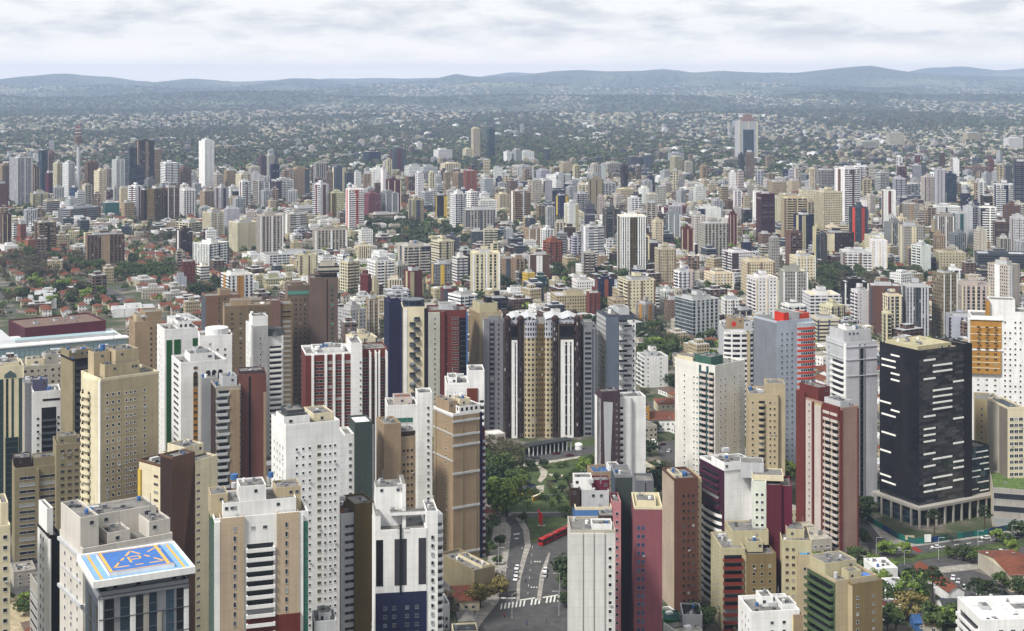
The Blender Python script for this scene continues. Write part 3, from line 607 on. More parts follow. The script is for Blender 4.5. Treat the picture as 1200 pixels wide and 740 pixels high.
b = MB()
for a in (.27, .55, .68, .82):
    x0_, x1_ = a * t.W, (a + .1) * t.W; xm = (x0_ + x1_) / 2; z_ = t.h - 4.5; r_ = (x1_ - x0_) / 2
    P = [(x0_, z_ - (3 if a > .3 else 6)), (x1_, z_ - (3 if a > .3 else 6))] + [(xm + r_ * math.cos(q * math.pi / 8), z_ + r_ * math.sin(q * math.pi / 8)) for q in range(9)]
    b.quad([(p[0], -.1, p[1]) for p in P], 0)
b.build('arched_window', glass('dark'), t.root)
t.vol(.25, .8, .25, .8, 0, 3.2, 'white'); t.vol(.4, .65, .3, .7, 3.2, 5, 'lightgrey', 'machine_room'); t.clutter(4, 7, 3); t.done()
t = HT(AT, 'blank grey concrete tower beside the zigzag balconies', 'apartment tower', 234, 236, 255, 446, 70, 14, 'concrete', (150, 152, 154)); t.panel('R', .75, .8, 'darkbrown', .2); t.clutter(2, 8); t.done()
t = HT(AT, 'white tower with three tall dark green stripes', 'apartment tower', 184, 193, 232, 389, 84, 18, 'white', 'white', nick='green striped white tower'); t.win('L', .2, .8, 2, .8, 1, fr='white')
for a, c in ((.05, .22), (.28, .48), (.84, 1)): t.panel('R', a, c, 'green', .15, 0, .95)
t.win('R', .52, .8, 2, .8, 1, 0, .93, fr='white'); t.vol(.45, .85, .2, .8, 0, 3.5, 'white', pat='p'); t.clutter(4, 3, 0); t.done()
t = HT(AT, 'white tower with a rounded drum roof behind the arched white tower', 'apartment tower', 232, 234, 272, 396, 72, 15, 'white', 'white'); t.win('R', .2, .9, 3, 1, 1.1, skip=.2); b = MB(); b.cyl(t.W * .55, t.D * .4, t.D * .4, t.h, t.h + 4, 16); b.build('drum', wall('white', False), t.root); t.clutter(3, 2, 0); t.done()
t = HT(AT, 'ochre tan tower with stepped crown beside the mall', 'apartment tower', 151, 158, 190, 380, 74, 16, 'tan', 'tan', nick='ochre tower by the mall'); t.win('L', .1, .9, 2, 1, 1.3, fr='tan'); t.win('R', .5, .9, 2, 1, 1.1, fr='tan', g='dark'); t.low(.4, 1.0, .1, .95, t.h + 5, 'tan', 'tan', 'tall_wing'); t.vol(.1, .6, .2, .8, 0, 3.5, 'sand'); t.clutter(2, 4, 3); t.done()
t = HT(AT, 'slim white tower with a dark mansard roof on one side', 'apartment tower', 288, 294, 314, 383, 72, 14, 'white', 'white', nick='mansard white tower'); t.low(0.1, 1.0, .0, .7, t.h + 5, 'white', 'white', 'shaft', par=.5)
t.low(1.0, 1.95, .1, .9, t.h - 6.5, 'lavender', 'white', 'wing', par=.3); b = MB(); z_ = t.h - 6; b.cyl(1.48 * t.W, .5 * t.D, t.D * .5, z_, z_ + 3.4, 8, r1=t.D * .35); b.build('mansard_roof', flat('darkgrey'), t.root)
t.bal('R', 1.1, 1.85, 'white', 1.2, 0, .88, proud=-.1 * t.D + .02); t.win('R', .3, .8, 1, .8, 1, 0, .95, fr='white'); t.win('L', .2, .8, 2, .8, 1, fr='white', z1=.9); t.clutter(2, 1, 5); t.done()
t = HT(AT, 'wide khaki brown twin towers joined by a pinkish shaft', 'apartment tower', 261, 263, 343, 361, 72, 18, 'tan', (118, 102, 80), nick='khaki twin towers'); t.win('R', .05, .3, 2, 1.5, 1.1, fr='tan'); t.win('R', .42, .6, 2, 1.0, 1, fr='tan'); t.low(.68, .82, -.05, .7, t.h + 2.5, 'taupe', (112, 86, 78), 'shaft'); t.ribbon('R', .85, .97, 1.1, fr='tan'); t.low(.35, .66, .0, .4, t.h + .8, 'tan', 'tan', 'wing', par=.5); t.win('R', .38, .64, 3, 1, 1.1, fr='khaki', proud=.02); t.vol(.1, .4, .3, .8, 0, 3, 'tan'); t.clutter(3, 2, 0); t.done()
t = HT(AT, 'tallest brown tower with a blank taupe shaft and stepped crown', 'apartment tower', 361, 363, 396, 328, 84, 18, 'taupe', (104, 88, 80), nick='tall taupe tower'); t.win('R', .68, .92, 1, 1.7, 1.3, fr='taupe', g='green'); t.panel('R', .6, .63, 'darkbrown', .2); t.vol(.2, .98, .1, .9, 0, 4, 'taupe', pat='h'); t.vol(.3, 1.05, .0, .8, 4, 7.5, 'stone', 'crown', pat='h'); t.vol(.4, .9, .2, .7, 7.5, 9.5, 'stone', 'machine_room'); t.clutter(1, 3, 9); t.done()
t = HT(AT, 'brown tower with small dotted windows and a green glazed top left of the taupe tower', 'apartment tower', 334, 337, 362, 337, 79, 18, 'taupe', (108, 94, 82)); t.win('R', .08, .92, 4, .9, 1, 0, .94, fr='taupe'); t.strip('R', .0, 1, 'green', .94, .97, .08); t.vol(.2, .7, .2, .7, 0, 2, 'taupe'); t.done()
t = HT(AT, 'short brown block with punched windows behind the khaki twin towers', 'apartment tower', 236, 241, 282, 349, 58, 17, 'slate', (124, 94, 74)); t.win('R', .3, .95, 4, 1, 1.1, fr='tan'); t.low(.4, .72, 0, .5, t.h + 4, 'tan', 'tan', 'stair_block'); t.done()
t = HT(AT, 'olive tower with a black flank left of the round cornered beige tower', 'apartment tower', 71, 85, 118, 424, 82, 16, 'khaki', 'black', nick='olive and black tower'); t.panel('R', .0, .08, 'khaki', .2); t.bal('R', .12, .5, 'darkgrey', .8); t.vol(-.0, .8, .3, 1.0, 0, 3.5, 'khaki', 'attic'); t.clutter(3, 8, 3); t.done()
t = HT(AT, 'white tower with dark central balconies in a white frame', 'apartment tower', 37, 39, 71, 462, 65, 14, 'lightgrey', 'white', nick='framed balcony tower'); t.panel('R', .3, .84, 'black', .06, 0, .9); t.bal('R', .33, .82, 'slate', .5, 0, .88, g='black', rail=.8); t.win('R', .08, .26, 1, 1, 1, 0, .89); t.win('R', .86, .98, 1, .9, 1, 0, .89); t.panel('R', .34, .98, 'black', .07, .945, .96); t.vol(.0, .55, .3, .8, 0, 5, (84, 84, 110)); t.clutter(3, 1, 0); t.done()
t = HT(AT, 'grey tower wall left of the framed balcony tower', 'apartment tower', 26, 29, 40, 452, 66, 14, 'stone', 'grey'); t.win('R', .5, .9, 1, .6, .8); t.clutter(2, 4); t.done()
t = HT(AT, 'pale cream blocks crowded behind the framed balcony tower', 'apartment tower', 24, 28, 70, 432, 67, 20, 'cream', ('stone', 'P')); t.vol(.1, .6, .2, .6, 0, 3, 'cream'); t.vol(.62, .98, .1, .6, 0, 5, 'concrete', 'stair_block'); t.clutter(5, 2, 0); t.done()
t = HT(OT, 'dark green glass tower with cream piers and a gabled top window', 'office tower', -12, -9, 27, 433, 72, 18, 'cream', 'cream', nick='green glass tower at the left edge')
t.strip('R', .0, .36, 'teal', 0, .93); t.strip('R', .86, 1, 'teal', 0, .93); t.strip('R', .44, .52, 'teal', .55, .93); t.strip('R', .62, .7, 'teal', .55, .93); t.strip('R', .42, .84, 'teal', .0, .55, .3)
b = MB(); xm = .58 * t.W; b.quad([(xm - 2.6, -.15, t.h - 4.6), (xm + 2.6, -.15, t.h - 4.6), (xm + 2.6, -.15, t.h - 3), (xm, -.15, t.h - 1.2), (xm - 2.6, -.15, t.h - 3)]); b.build('gable_window', glass('teal'), t.root); t.vol(.2, .9, .2, .8, 0, 1.5, 'cream'); t.clutter(4, 3, 1); t.done()

# --- centre
t = HT('twin_towers', 'pair of dark brown and white towers with domed turrets above the park', 'apartment towers', 589, 591, 680, 380, 65.5, 24, 'darkbrown', 'sand', nick='domed twin towers', par=0)
W_, D_ = t.W, t.D
def turret(fx, fy, r_, top=2.5):
    b = MB(); b.cyl(fx * W_, fy * D_, r_, 0, t.h + top, 12, 0); b.dome(fx * W_, fy * D_, r_ * 1.15, t.h + top, r_ * 1.3, 12, 4, 1); b.build('turret', [fac('s', 'darkbrown'), flat('darkbrown')], t.root)
for fx in (.04, .215, .67, .96): turret(fx, 0.02, 1.85)
for fx in (.04, .96): turret(fx, .9, 1.85)
for a, c in ((.075, .18), (.72, .92)):
    t.panel('R', a, c, 'darkbrown', .9, 0, 1.0); t.panel('R', a + .02, c - .01, 'white', 1.2, 0, .86); 
    for q in ((.35, .5), (.72, .82)) if a > .5 else ((.55, .72),):
        t.strip('R', a + .02 + (c - a - .03) * q[0], a + .02 + (c - a - .03) * q[1], 'black', .02, .84, 1.28, step=5.8, col='white')
    t.strip('R', a + .01, c - .01, 'black', .88, .98, 1.0, step=99)
for a, c in ((.27, .43), (.53, .64)):
    b = MB(); xm = (a + c) / 2 * W_; r_ = (c - a) / 2 * W_; P = [(xm - r_ * math.cos(q * math.pi / 8), -1.8 * math.sin(q * math.pi / 8) - .01) for q in range(9)]
    b.prism(P, 0, t.h, 0); b.build('bay', fac('p', 'sand'), t.root); b = MB(); P = [(p[0], p[1] - .15) for p in P]; b.prism(P, t.h * .88, t.h + 1.5, 0); b.build('bay_crown', fac('s', 'lavender'), t.root)
t.panel('R', .435, .525, (104, 86, 54), .3, 0, 1.0); t.win('R', .445, .515, 2, .8, 1.1, proud=.3, fr='olive'); t.strip('R', .97, 1, 'dark')
for x0_, x1_ in ((.05, .42), (.55, .98)):
    b = MB(); b.box(x0_ * W_, x1_ * W_, .05 * D_, .9 * D_, t.h, t.h + 2.5, 0)
    m_ = (x0_ + x1_) / 2
    b.gable(x0_ * W_, m_ * W_, .04 * D_, .9 * D_, t.h + 2.5, 1.6, 1, .3, 'y'); b.gable(m_ * W_, x1_ * W_, .04 * D_, .9 * D_, t.h + 2.5, 1.6, 1, .3, 'y'); b.build('gabled_roof', [fac('p', 'lavender'), flat('lightgrey')], t.root)
t.done()
t = HT(AT, 'grey tower with dark vertical window bays left of the domed twin towers', 'apartment tower', 562, 567, 590, 376, 65, 22, 'lightgrey', (132, 132, 138), nick='grey bay tower'); t.ribbon('R', .3, .5, 1.5, g='dark', fr='slate'); t.win('R', .6, .9, 1, .9, 1.2, fr='grey'); t.panel('R', .28, .3, 'slate', .3); t.panel('R', .5, .52, 'slate', .3); t.win('L', .1, .9, 2, .9, 1); t.vol(.3, .8, .2, .7, 0, 1.5, 'grey'); t.done()
t = HT(AT, 'sandy brown tower with a yellow penthouse behind the grey bay tower', 'apartment tower', 550, 562, 588, 368, 68, 20, (140, 124, 96), 'sand'); t.win('L', .82, .95, 1, .8, 1, fr='sand'); t.vol(.1, .9, .2, .9, 0, 5, 'paleyellow'); t.vol(.5, .7, .3, .7, 5, 8.5, 'black', 'water_tank', par=0); t.done()
t = HT(AT, 'navy tower shaft beside the round balcony tower', 'apartment tower', 450, 456, 471, 356, 74, 18, 'navy', (34, 36, 66), nick='navy shaft'); t.vol(.2, .8, .2, .8, 0, 2, 'navy'); t.done()
t = HT(AT, 'cream tower with stacked round dark balconies and a round black crown', 'apartment tower', 470, 472, 499, 362, 74, 18, 'navy', 'cream', nick='round balcony tower')
t.bal('R', .38, .66, 'slate', 1.7, curved=True, alt=1.3, z1=.97); t.panel('R', .05, .18, 'white', .2); b = MB(); b.cyl(t.W * .5, t.D * .4, t.W * .48, t.h, t.h + 4.5, 16, 0); b.build('round_crown', fac('g', 'slate'), t.root); t.panel('R', .93, 1.06, 'black', .2); t.done()
t = HT(AT, 'brick red tower with a black glass corner right of the round balcony tower', 'apartment tower', 500, 502, 547, 366, 72, 20, 'lightgrey', 'brick', nick='brick and black glass tower'); t.panel('R', .0, .3, (176, 176, 164), .5); t.win('R', .12, .22, 1, .8, 1, proud=.5); t.ribbon('R', .62, .78, 1.0, fr='palepink', z1=.97); t.win('R', .4, .55, 1, .7, .8, fr='brick')
t.strip('R', .80, 1.0, 'black', .0, .95, 1.2); t.panel('R', .98, 1.02, 'blue', 1.4, 0, 1); t.low(.32, .42, -.06, .3, t.h + .5, 'brick', 'brick', 'pier', par=0); t.vol(.3, .75, .3, .8, 0, 3, 'lightgrey'); t.clutter(2, 5, 3); t.done()
t = HT(AT, 'grey ribbed tower just right of the domed twin towers', 'apartment tower', 680, 684, 700, 386, 62, 20, 'sand', 'grey', nick='grey ribbed tower'); t.ribbon('R', .1, .55, 1.2, fr='slate'); t.panel('R', .62, .7, 'slate', .3); t.panel('R', .85, .92, 'slate', .3); t.vol(.1, .7, .2, .7, 0, 3, 'grey'); t.done()
t = HT(AT, 'blue grey blank walled tower with jutting white balconies on its right', 'apartment tower', 699, 710, 745, 372, 68, 22, ('lightgrey', 'p'), 'slate', nick='jutting balcony tower'); t.panel('R', 0, .42, (98, 108, 122), .1); t.panel('R', .44, 1, 'white', .1, 0, .97); t.bal('R', .5, .8, 'grey', 1.9, alt=1.4, proud=.1); t.win('R', .86, .99, 1, .9, 1, proud=.1); t.vol(.1, .45, .0, .8, 0, 1, 'slate'); t.vol(.5, .85, .2, .8, 0, 4, 'lightgrey', 'roof_room'); t.clutter(2, 6, 1); t.done()
t = HT(OT, 'white tower with a plum coloured face and a pale slanting stripe beside the park', 'office tower', 697, 704, 726, 468, 56, 12, 'white', 'plum', nick='plum faced tower'); t.low(-.0, 1.0, -.08, .6, t.h + 3, 'plum', 'plum', 'plum_slab')
b = MB(); y_ = -.08 * t.D - .04; b.quad([(.25 * t.W, y_, 0), (.38 * t.W, y_, 0), (.62 * t.W, y_, t.h - 1.5), (.12 * t.W, y_, t.h - 1)]); b.build('slanting_stripe', flat('lightgrey', .4), t.root); t.win('R', .78, .86, 1, .5, .5, proud=.08 * t.D + .01)
t.low(1.0, 2.45, .12, 1.0, t.h - .5, 'white', 'white', 'white_wing'); t.bal('R', 1.0, 1.25, 'white', .8, proud=-.12 * t.D + .0, z1=.98, alt=0); t.panel('R', 1.6, 1.66, 'lightgrey', -.12 * t.D + .02 + .2); t.done()
t = HT('building', 'small tan block with a bluish flat roof at the park edge', 'building', 688, 695, 729, 556, 30, 12, 'tan', 'tan', top='blue'); t.win('R', .3, .7, 2, 1, .7, z0=.7); t.vol(.6, .95, .2, .7, 0, 2.5, 'white'); t.done()

t = HT(AT, 'large off white dotted tower with green edged balconies and a green crown', 'apartment tower', 791, 838, 873, 431, 66, 26, (222, 220, 212), (222, 220, 212), nick='green crowned white tower')
t.win('L', .18, .3, 1, .8, .8, 0, .95, fr='white'); t.win('L', .44, .6, 2, .8, .8, 0, .95, fr='white'); t.panel('L', .62, .66, 'teal', .5); t.panel('L', .80, .84, 'teal', .5); t.bal('L', .66, .81, 'palepink', 1.3, 0, .97, proud=.1); t.bal('L', .85, .98, 'palepink', 1.3, 0, .97)
t.win('R', .1, .42, 2, .8, .8, 0, .95, fr='white'); t.win('R', .55, .92, 2, .8, .8, 0, .95, fr='white'); t.vol(.0, .4, .1, .5, 0, 4.2, (58, 96, 82), 'green_crown'); t.vol(.0, .4, .55, .95, 0, 2.4, 'cream'); t.done()
t = HT(AT, 'tan tower with curved front and a taller stair block behind the green crowned white tower', 'apartment tower', 874, 878, 912, 464, 54, 18, 'sand', 'sand', nick='sandy curved tower'); t.win('R', .08, .16, 1, .9, .9, fr='sand'); t.bal('R', .32, .55, 'sand', 1.5, curved=True); t.win('R', .65, .95, 2, .8, .9, fr='sand'); t.low(.6, 1.25, .1, .7, t.h + 5, 'sand', 'sand', 'stair_block'); t.clutter(3, 1, 0); t.done()
t = HT(AT, 'tower with one blank grey wall and one orange striped curved end', 'apartment tower', 883, 910, 952, 379, 80, 20, (120, 124, 132), (176, 184, 196), nick='orange striped tower'); t.win('R', .08, .5, 3, .9, 1, 0, .97, fr='lightgrey')
b = MB(); P = [(t.W * (.58 + .44 * i / 8), -2.2 * math.sin(math.pi * (.1 + .5 * i / 8)) + 0.3) for i in range(9)] + [(t.W * 1.02, t.D * .6), (t.W * .58, t.D * .6)]
b.prism(P, 0, t.h - 1, 0); b.build('curved_end', wall((182, 192, 200)), t.root); b = MB(); P2 = [(p[0] - (.1 if i == 0 else 0), p[1] - .12) for i, p in enumerate(P)]
for f in range(int(t.h / 2.9)): b.prism(P2, f * 2.9 + .2, f * 2.9 + 1.35, 0, bottom=True)
b.build('orange_band', wall('orange', False), t.root)
b = MB(); 
for f in range(int(t.h / 2.9) - 1):
    for i in range(1, 7): b.quad([(P[i][0] + .3, P[i][1] - .06, f * 2.9 + 1.6), (P[i + 1][0] - .1, P[i + 1][1] - .06, f * 2.9 + 1.6), (P[i + 1][0] - .1, P[i + 1][1] - .06, f * 2.9 + 2.7), (P[i][0] + .3, P[i][1] - .06, f * 2.9 + 2.7)])
tag(b.build('window', glass('dark'), t.root), kind='stuff')
t.vol(.2, .34, .0, .4, 0, 5, (200, 50, 30), 'red_block', par=0); t.vol(.34, .7, .1, .7, 0, 4, 'lightgrey'); t.vol(.72, .98, .1, .6, 0, 3, 'orange', 'roof_room'); t.done()
t = HT(OT, 'round fronted white tower with a red disc on its tan crown', 'office tower', 842, 848, 883, 388, 62, 18, 'lightgrey', 'lightgrey', nick='red disc tower')
b = MB(); P = [(t.W * .5 - t.W * .5 * math.cos(i * math.pi / 12), -2.6 * math.sin(i * math.pi / 12) - .02) for i in range(13)]; b.prism(P, 0, t.h, 0, 1); b.build('round_front', [fac('H', 'white'), roofm('white')], t.root); t.panel('R', .75, .86, 'sand', 2.3); t.panel('R', .9, 1, 'black', .8)
t.vol(.2, .7, .1, .7, 0, 6.5, 'tan', 'crown'); b = MB(); b.quad([(t.W * .36 + 1.3 * math.cos(a * math.pi / 8), .1 * t.D - .06, t.h + 3.6 + 1.5 * math.sin(a * math.pi / 8)) for a in range(16)]); b.build('red_disc', flat('red'), t.root); t.vol(.7, .98, .1, .7, 0, 4.5, 'lightgrey', 'roof_room'); t.done()

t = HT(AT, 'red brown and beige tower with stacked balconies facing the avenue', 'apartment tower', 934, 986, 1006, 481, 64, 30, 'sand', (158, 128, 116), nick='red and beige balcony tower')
t.panel('L', .0, .2, 'brick', .6, 0, 1.05); t.panel('L', .36, .4, 'brick', .6); t.panel('L', .58, .62, 'brick', .6); t.panel('L', .97, 1.0, 'brick', .5); t.panel('R', -.0, .05, 'brick', .3); t.panel('R', .93, 1, 'brick', .3)
t.panel('L', .22, .35, 'palepink', .3); t.win('L', .25, .34, 1, .7, .9, proud=.3); t.panel('L', .42, .56, 'palepink', .4, 0, .98); t.bal('L', .64, .78, 'palepink', 1.2); t.bal('L', .8, .95, 'palepink', 1.2); t.panel('L', .62, .98, 'brick', 1.0, .93, 1.02)
t.vol(.1, .8, .55, .98, 0, 6, 'brick', 'stair_block'); t.vol(.2, .9, .1, .45, 0, 2.5, 'lightgrey'); t.clutter(3, 7, 0); t.done()
t = HT(AT, 'white and grey tower with a framed glazed corner left of the black glass tower', 'apartment tower', 968, 992, 1028, 404, 78, 20, 'lightgrey', (196, 196, 202), nick='white grey corner tower'); t.bal('L', .3, .9, 'white', 1.2, 0, .92); t.win('L', .05, .25, 1, .8, 1); t.panel('L', .9, 1, 'white', .4); t.strip('R', .45, .55, 'dark', 0, .97); t.panel('R', .4, .44, 'grey', .25); t.panel('R', .56, .6, 'grey', .25); t.ledges('R', 0, 1, 'lightgrey', [.98, .9, .8], .4, .35); t.ledges('L', 0, 1, 'lightgrey', [.98, .9], .4, .35)
t.vol(.05, .95, .2, .9, 0, 5.5, 'lightgrey'); t.vol(.2, .5, .3, .7, 5.5, 7, 'white', 'machine_room'); t.done()

t = HT(OT, 'black glass office tower with scattered white light bars', 'office tower', 1031, 1077, 1130, 414, 80, 26, 'black', (30, 31, 36), nick='black glass tower', top='paleyellow', par=0)
def darkglass(name, a, c, pu):
    m, N_, L_, b_ = newmat(name, .12, .6); uv = N_.new('ShaderNodeUVMap'); br = N_.new('ShaderNodeTexBrick')
    br.inputs['Color1'].default_value = (*a, 1); br.inputs['Color2'].default_value = (*c, 1); br.inputs['Mortar'].default_value = (.008, .008, .01, 1)
    br.inputs['Scale'].default_value = 1; br.inputs['Brick Width'].default_value = pu; br.inputs['Row Height'].default_value = 1.45; br.inputs['Mortar Size'].default_value = .04; br.inputs['Bias'].default_value = -.35
    L_.new(uv.outputs[0], br.inputs[0]); L_.new(br.outputs[0], b_.inputs['Base Color']); return m
gl_l = darkglass('curtain_wall_dark', (.006, .007, .012), (.014, .016, .026), 2.4); gl_r = darkglass('curtain_wall_smoke', (.016, .016, .02), (.085, .085, .09), 4.6)
b = MB(); b.box(0, t.W, 0, .02, 0, 0.1); b.v = []; b.f = []; b.m = []; b.uv = []
b.wallq((-.05, t.D + .05), (-.05, -.05), 9, t.h + 1.2, 0); b.wallq((-.05, -.05), (t.W + .05, -.05), 9, t.h + 1.2, 1); b.wallq((t.W + .05, -.05), (t.W + .05, t.D + .05), 9, t.h + 1.2, 0)
b.build('curtain_wall', [gl_l, gl_r], t.root)
lb = flat((240, 240, 235)); random.seed(5)
for f in range(5, int(t.h / 2.9)):
    for face, segs in (('L', ((.02, .3), (.06, .42), (.3, .52))), ('R', ((.1, .35), (.3, .72), (.75, .98)))):
        for a, c in random.sample(segs, random.choice([0, 1, 1] if face == 'L' else [1, 1, 2])):
            Ln = t.ln(face); b = MB(); b.box(0, (c - a) * Ln, -.3, 0, 0, .75, 0, bottom=True)
            p, rz = t.at(face, a * Ln, f * 2.9 + .5, .06); b.build('light_bar', lb, t.root, p, rz)
t.low(.995, 1.16, -.02, .8, t.h + 1, 'black', 'black', 'core_shaft'); t.vol(.05, .8, .1, .9, 0, 2.2, 'paleyellow', 'roof_frame', top='paleyellow', par=.4)
t.low(1.16, 1.62, .05, .9, 31, 'black', (30, 31, 36), 'low_wing', patr='g')
for f, a, c in ((9, 1.2, 1.45), (8, 1.4, 1.6), (6, 1.17, 1.4), (5, 1.35, 1.6), (10, 1.3, 1.58), (7, 1.2, 1.42), (4, 1.18, 1.36), (9, 1.48, 1.6), (7, 1.5, 1.61), (3.6, 1.4, 1.6)): b = MB(); b.box(a * t.W, c * t.W, .05 * t.D - .3, .05 * t.D - .02, f * 2.9, f * 2.9 + .5, 0, bottom=True); b.build('light_bar', lb, t.root)
b = MB(); b.box(-3, t.W * 2.1, -3.5, t.D * 1.1, 8.2, 9.4, 0, bottom=True); b.build('podium_slab', wall('concrete', False), t.root)
b = MB(); b.box(-1, t.W * 2.05, 1.5, t.D, 0, 8.2, 0); b.build('podium_glazing', fac('g', 'slate'), t.root)
for i in range(12): b = MB(); b.box(-3 + i * t.W * .185, -2.2 + i * t.W * .185, -3.4, -2.6, 0, 8.2, 0); b.build('column', wall('concrete', False), t.root)
for i in range(4): b = MB(); b.box(-2.9, -2.1, 2 + i * 6.5, 2.8 + i * 6.5, 0, 8.2, 0); b.build('column', wall('concrete', False), t.root)
t.done()
GRASSY = leafmat0()
t = HT('low_block', 'long low cream building with a grass roof beside the black glass tower', 'building', 1160, 1163, 1245, 574, 17, 30, 'cream', 'concrete'); t.ribbon('R', .02, .98, 2.6, z0=.1, z1=.98, step=2, off=1.4); b = MB(); b.box(.3, t.W - .3, .5, t.D - .3, t.h, t.h + .3); b.build('grass_roof', GRASSY, t.root); t.done()
t = HT(AT, 'white and orange tower with a stepped orange front at the right edge', 'apartment tower', 1134, 1138, 1173, 372, 76, 20, 'white', 'white', nick='stepped orange tower')
t.panel('R', -.03, 1.02, 'ochre', .6, .78, .99); t.panel('R', -.18, .99, 'ochre', 1.6, .60, .76); t.ledges('R', -.05, 1.05, 'white', [.985, .765], .7, 1.2); t.ledges('R', 0, 1, 'cream', [.93, .88, .83], .35, .8); t.ledges('R', -.15, .96, 'cream', [.72, .68, .64], .35, 1.75); t.win('R', .1, .95, 3, 1.6, .9, .62, .97, proud=1.62, fr='ochre'); t.win('R', .1, .95, 3, 1.3, .9, 0, .6, fr='white')
t.low(1.0, 1.95, -.02, .8, t.h + 3, 'white', 'white', 'curved_wing'); t.win('R', 1.05, 1.9, 5, .9, 1, 0, 1, proud=.42, fr='white', skip=.15); t.low(.55, .64, .1, .6, t.h + 9, 'ochre', 'ochre', 'fin', par=0); t.vol(.64, 1.5, .2, .8, 0, 9, 'white', 'machine_room'); t.done()
t = HT(AT, 'cream block with big square windows and a blank grey side at the right edge', 'apartment block', 1157, 1181, 1200, 480, 50, 22, 'stone', 'cream', nick='square windowed cream block', top='slate'); t.win('R', .1, .95, 3, 1.9, 1.5, 0, .97, fr='white'); t.panel('L', .6, .98, (120, 114, 104), .1); t.done()
t = HT(AT, 'narrow beige block squeezed between black glass tower and cream block', 'apartment block', 1141, 1143, 1168, 470, 46, 16, 'sand', (158, 146, 112)); t.win('R', .1, .5, 1, .8, 1); t.done()

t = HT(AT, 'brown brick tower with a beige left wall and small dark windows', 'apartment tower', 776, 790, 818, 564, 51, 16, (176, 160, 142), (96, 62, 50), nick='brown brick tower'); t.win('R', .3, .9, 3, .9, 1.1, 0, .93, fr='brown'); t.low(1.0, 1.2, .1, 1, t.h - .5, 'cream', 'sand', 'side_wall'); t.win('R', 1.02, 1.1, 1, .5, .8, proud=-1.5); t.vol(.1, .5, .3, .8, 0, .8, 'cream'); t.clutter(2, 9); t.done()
t = HT(AT, 'white tower with blank centre wall and dark plum balconies behind the brown brick tower', 'apartment tower', 820, 849, 881, 552, 54, 20, (60, 24, 46), 'white', nick='blank white wall tower'); t.bal('L', .1, .9, 'white', 1.4, 0, .72, curved=True, off=.3); t.bal('L', .05, .8, (74, 30, 54), .8, .74, .98); t.vol(-.02, 1.02, -.02, .5, 0, 3, 'white', 'attic', par=.3); t.clutter(2, 1, 3); t.done()
t = HT(AT, 'pale green tinted tower with a bulging maroon end wall', 'apartment tower', 879, 882, 898, 567, 52, 18, 'white', (214, 220, 206), nick='maroon ended tower'); t.win('R', .12, .9, 2, 1, 1, fr='white'); t.low(1.0, 2.1, -.05, .8, t.h - .8, 'maroon', 'maroon', 'maroon_wing'); t.low(2.1, 2.9, .02, .8, t.h - 1.4, 'maroon', (92, 18, 46), 'maroon_end'); t.vol(.0, 2.3, .15, .7, .5, 2.4, 'cream', 'attic', par=.3); t.vol(-.8, .9, .4, .9, .2, 5.5, 'lightgrey', 'machine_room'); t.done()
t = HT(AT, 'yellowish complex with red brown balcony stacks and stepped terraces', 'apartment block', 833, 846, 873, 646, 30, 20, 'paleyellow', 'paleyellow', nick='terraced yellow complex'); t.win('L', .2, .9, 2, .8, 1); t.bal('R', .05, .9, (112, 40, 26), 1.5); t.low(1.0, 2.3, -.1, .8, t.h - 1.5, 'sand', (124, 108, 74), 'front_wing'); t.win('R', 1.15, 2.2, 3, 1, 1.1, 0, .93, proud=2.02, fr='sand'); t.vol(.6, 2.2, .3, .95, 0, 5, 'paleyellow', 'upper_block'); t.vol(1.15, 1.8, .05, .3, -1, 2.5, 'paleyellow', 'roof_terrace'); t.clutter(5, 5, 0); t.done()
t = HT(AT, 'yellowish stepped tower with roof pool right of the terraced yellow complex', 'apartment block', 912, 916, 951, 636, 33, 18, 'paleyellow', 'paleyellow', nick='roof pool tower'); t.win('R', .08, .5, 2, 1.1, 1.1, fr='sand'); t.low(.5, 1.0, -.2, .5, t.h - 4, 'sand', 'sand', 'front_wing'); t.win('R', .55, .95, 1, .9, 1, 0, .85, proud=3.62); t.vol(.2, .8, .3, .8, 0, 3, 'paleyellow'); b = MB(); b.box(.62 * t.W, .9 * t.W, -.1 * t.D, .25 * t.D, t.h - 4, t.h - 3.5); b.build('roof_pool', flat((70, 150, 200), .15), t.root); t.clutter(3, 5, 0); t.done()
t = HT(AT, 'white rooftop block with grey terraces at the bottom edge', 'apartment block', 865, 881, 937, 722, 33, 15, 'white', 'white', nick='bottom white block', par=1.3); t.win('R', .3, .8, 2, 1, .9); t.win('L', .2, .9, 3, .6, .9); t.low(.86, 1.06, -.04, .9, t.h - 1, 'yellow', 'tan', 'tan_end'); t.vol(.35, .6, .5, .9, 0, 2.8, 'white'); t.vol(.7, 1, .2, .7, 0, 1.6, 'white', 'stair_block'); t.clutter(3, 6, 0); t.done()
t = HT(AT, 'block with curved dark green balconies and a beige penthouse', 'apartment block', 946, 979, 1028, 684, 27, 18, (72, 90, 60), 'sand', nick='green balcony block')
t.bal('L', .03, .95, (74, 94, 62), 1.5, g='dark'); t.low(.3, 1.02, -.15, .6, t.h - .8, 'sand', (124, 108, 74), 'front_wing'); t.win('R', .38, .46, 1, .9, 1, 0, .95, proud=2.72); t.win('R', .75, .85, 1, .7, .7, 0, .95, proud=2.72); t.vol(.0, .75, .35, .95, 0, 4.6, 'paleyellow'); t.vol(.35, .65, .05, .3, 0, 2.6, 'paleyellow', 'roof_room'); b = MB(); b.box(.7 * t.W, .92 * t.W, 0, .25 * t.D, t.h, t.h + .5); b.build('roof_pool', flat((50, 110, 190), .15), t.root); t.clutter(4, 6, 0); t.done()

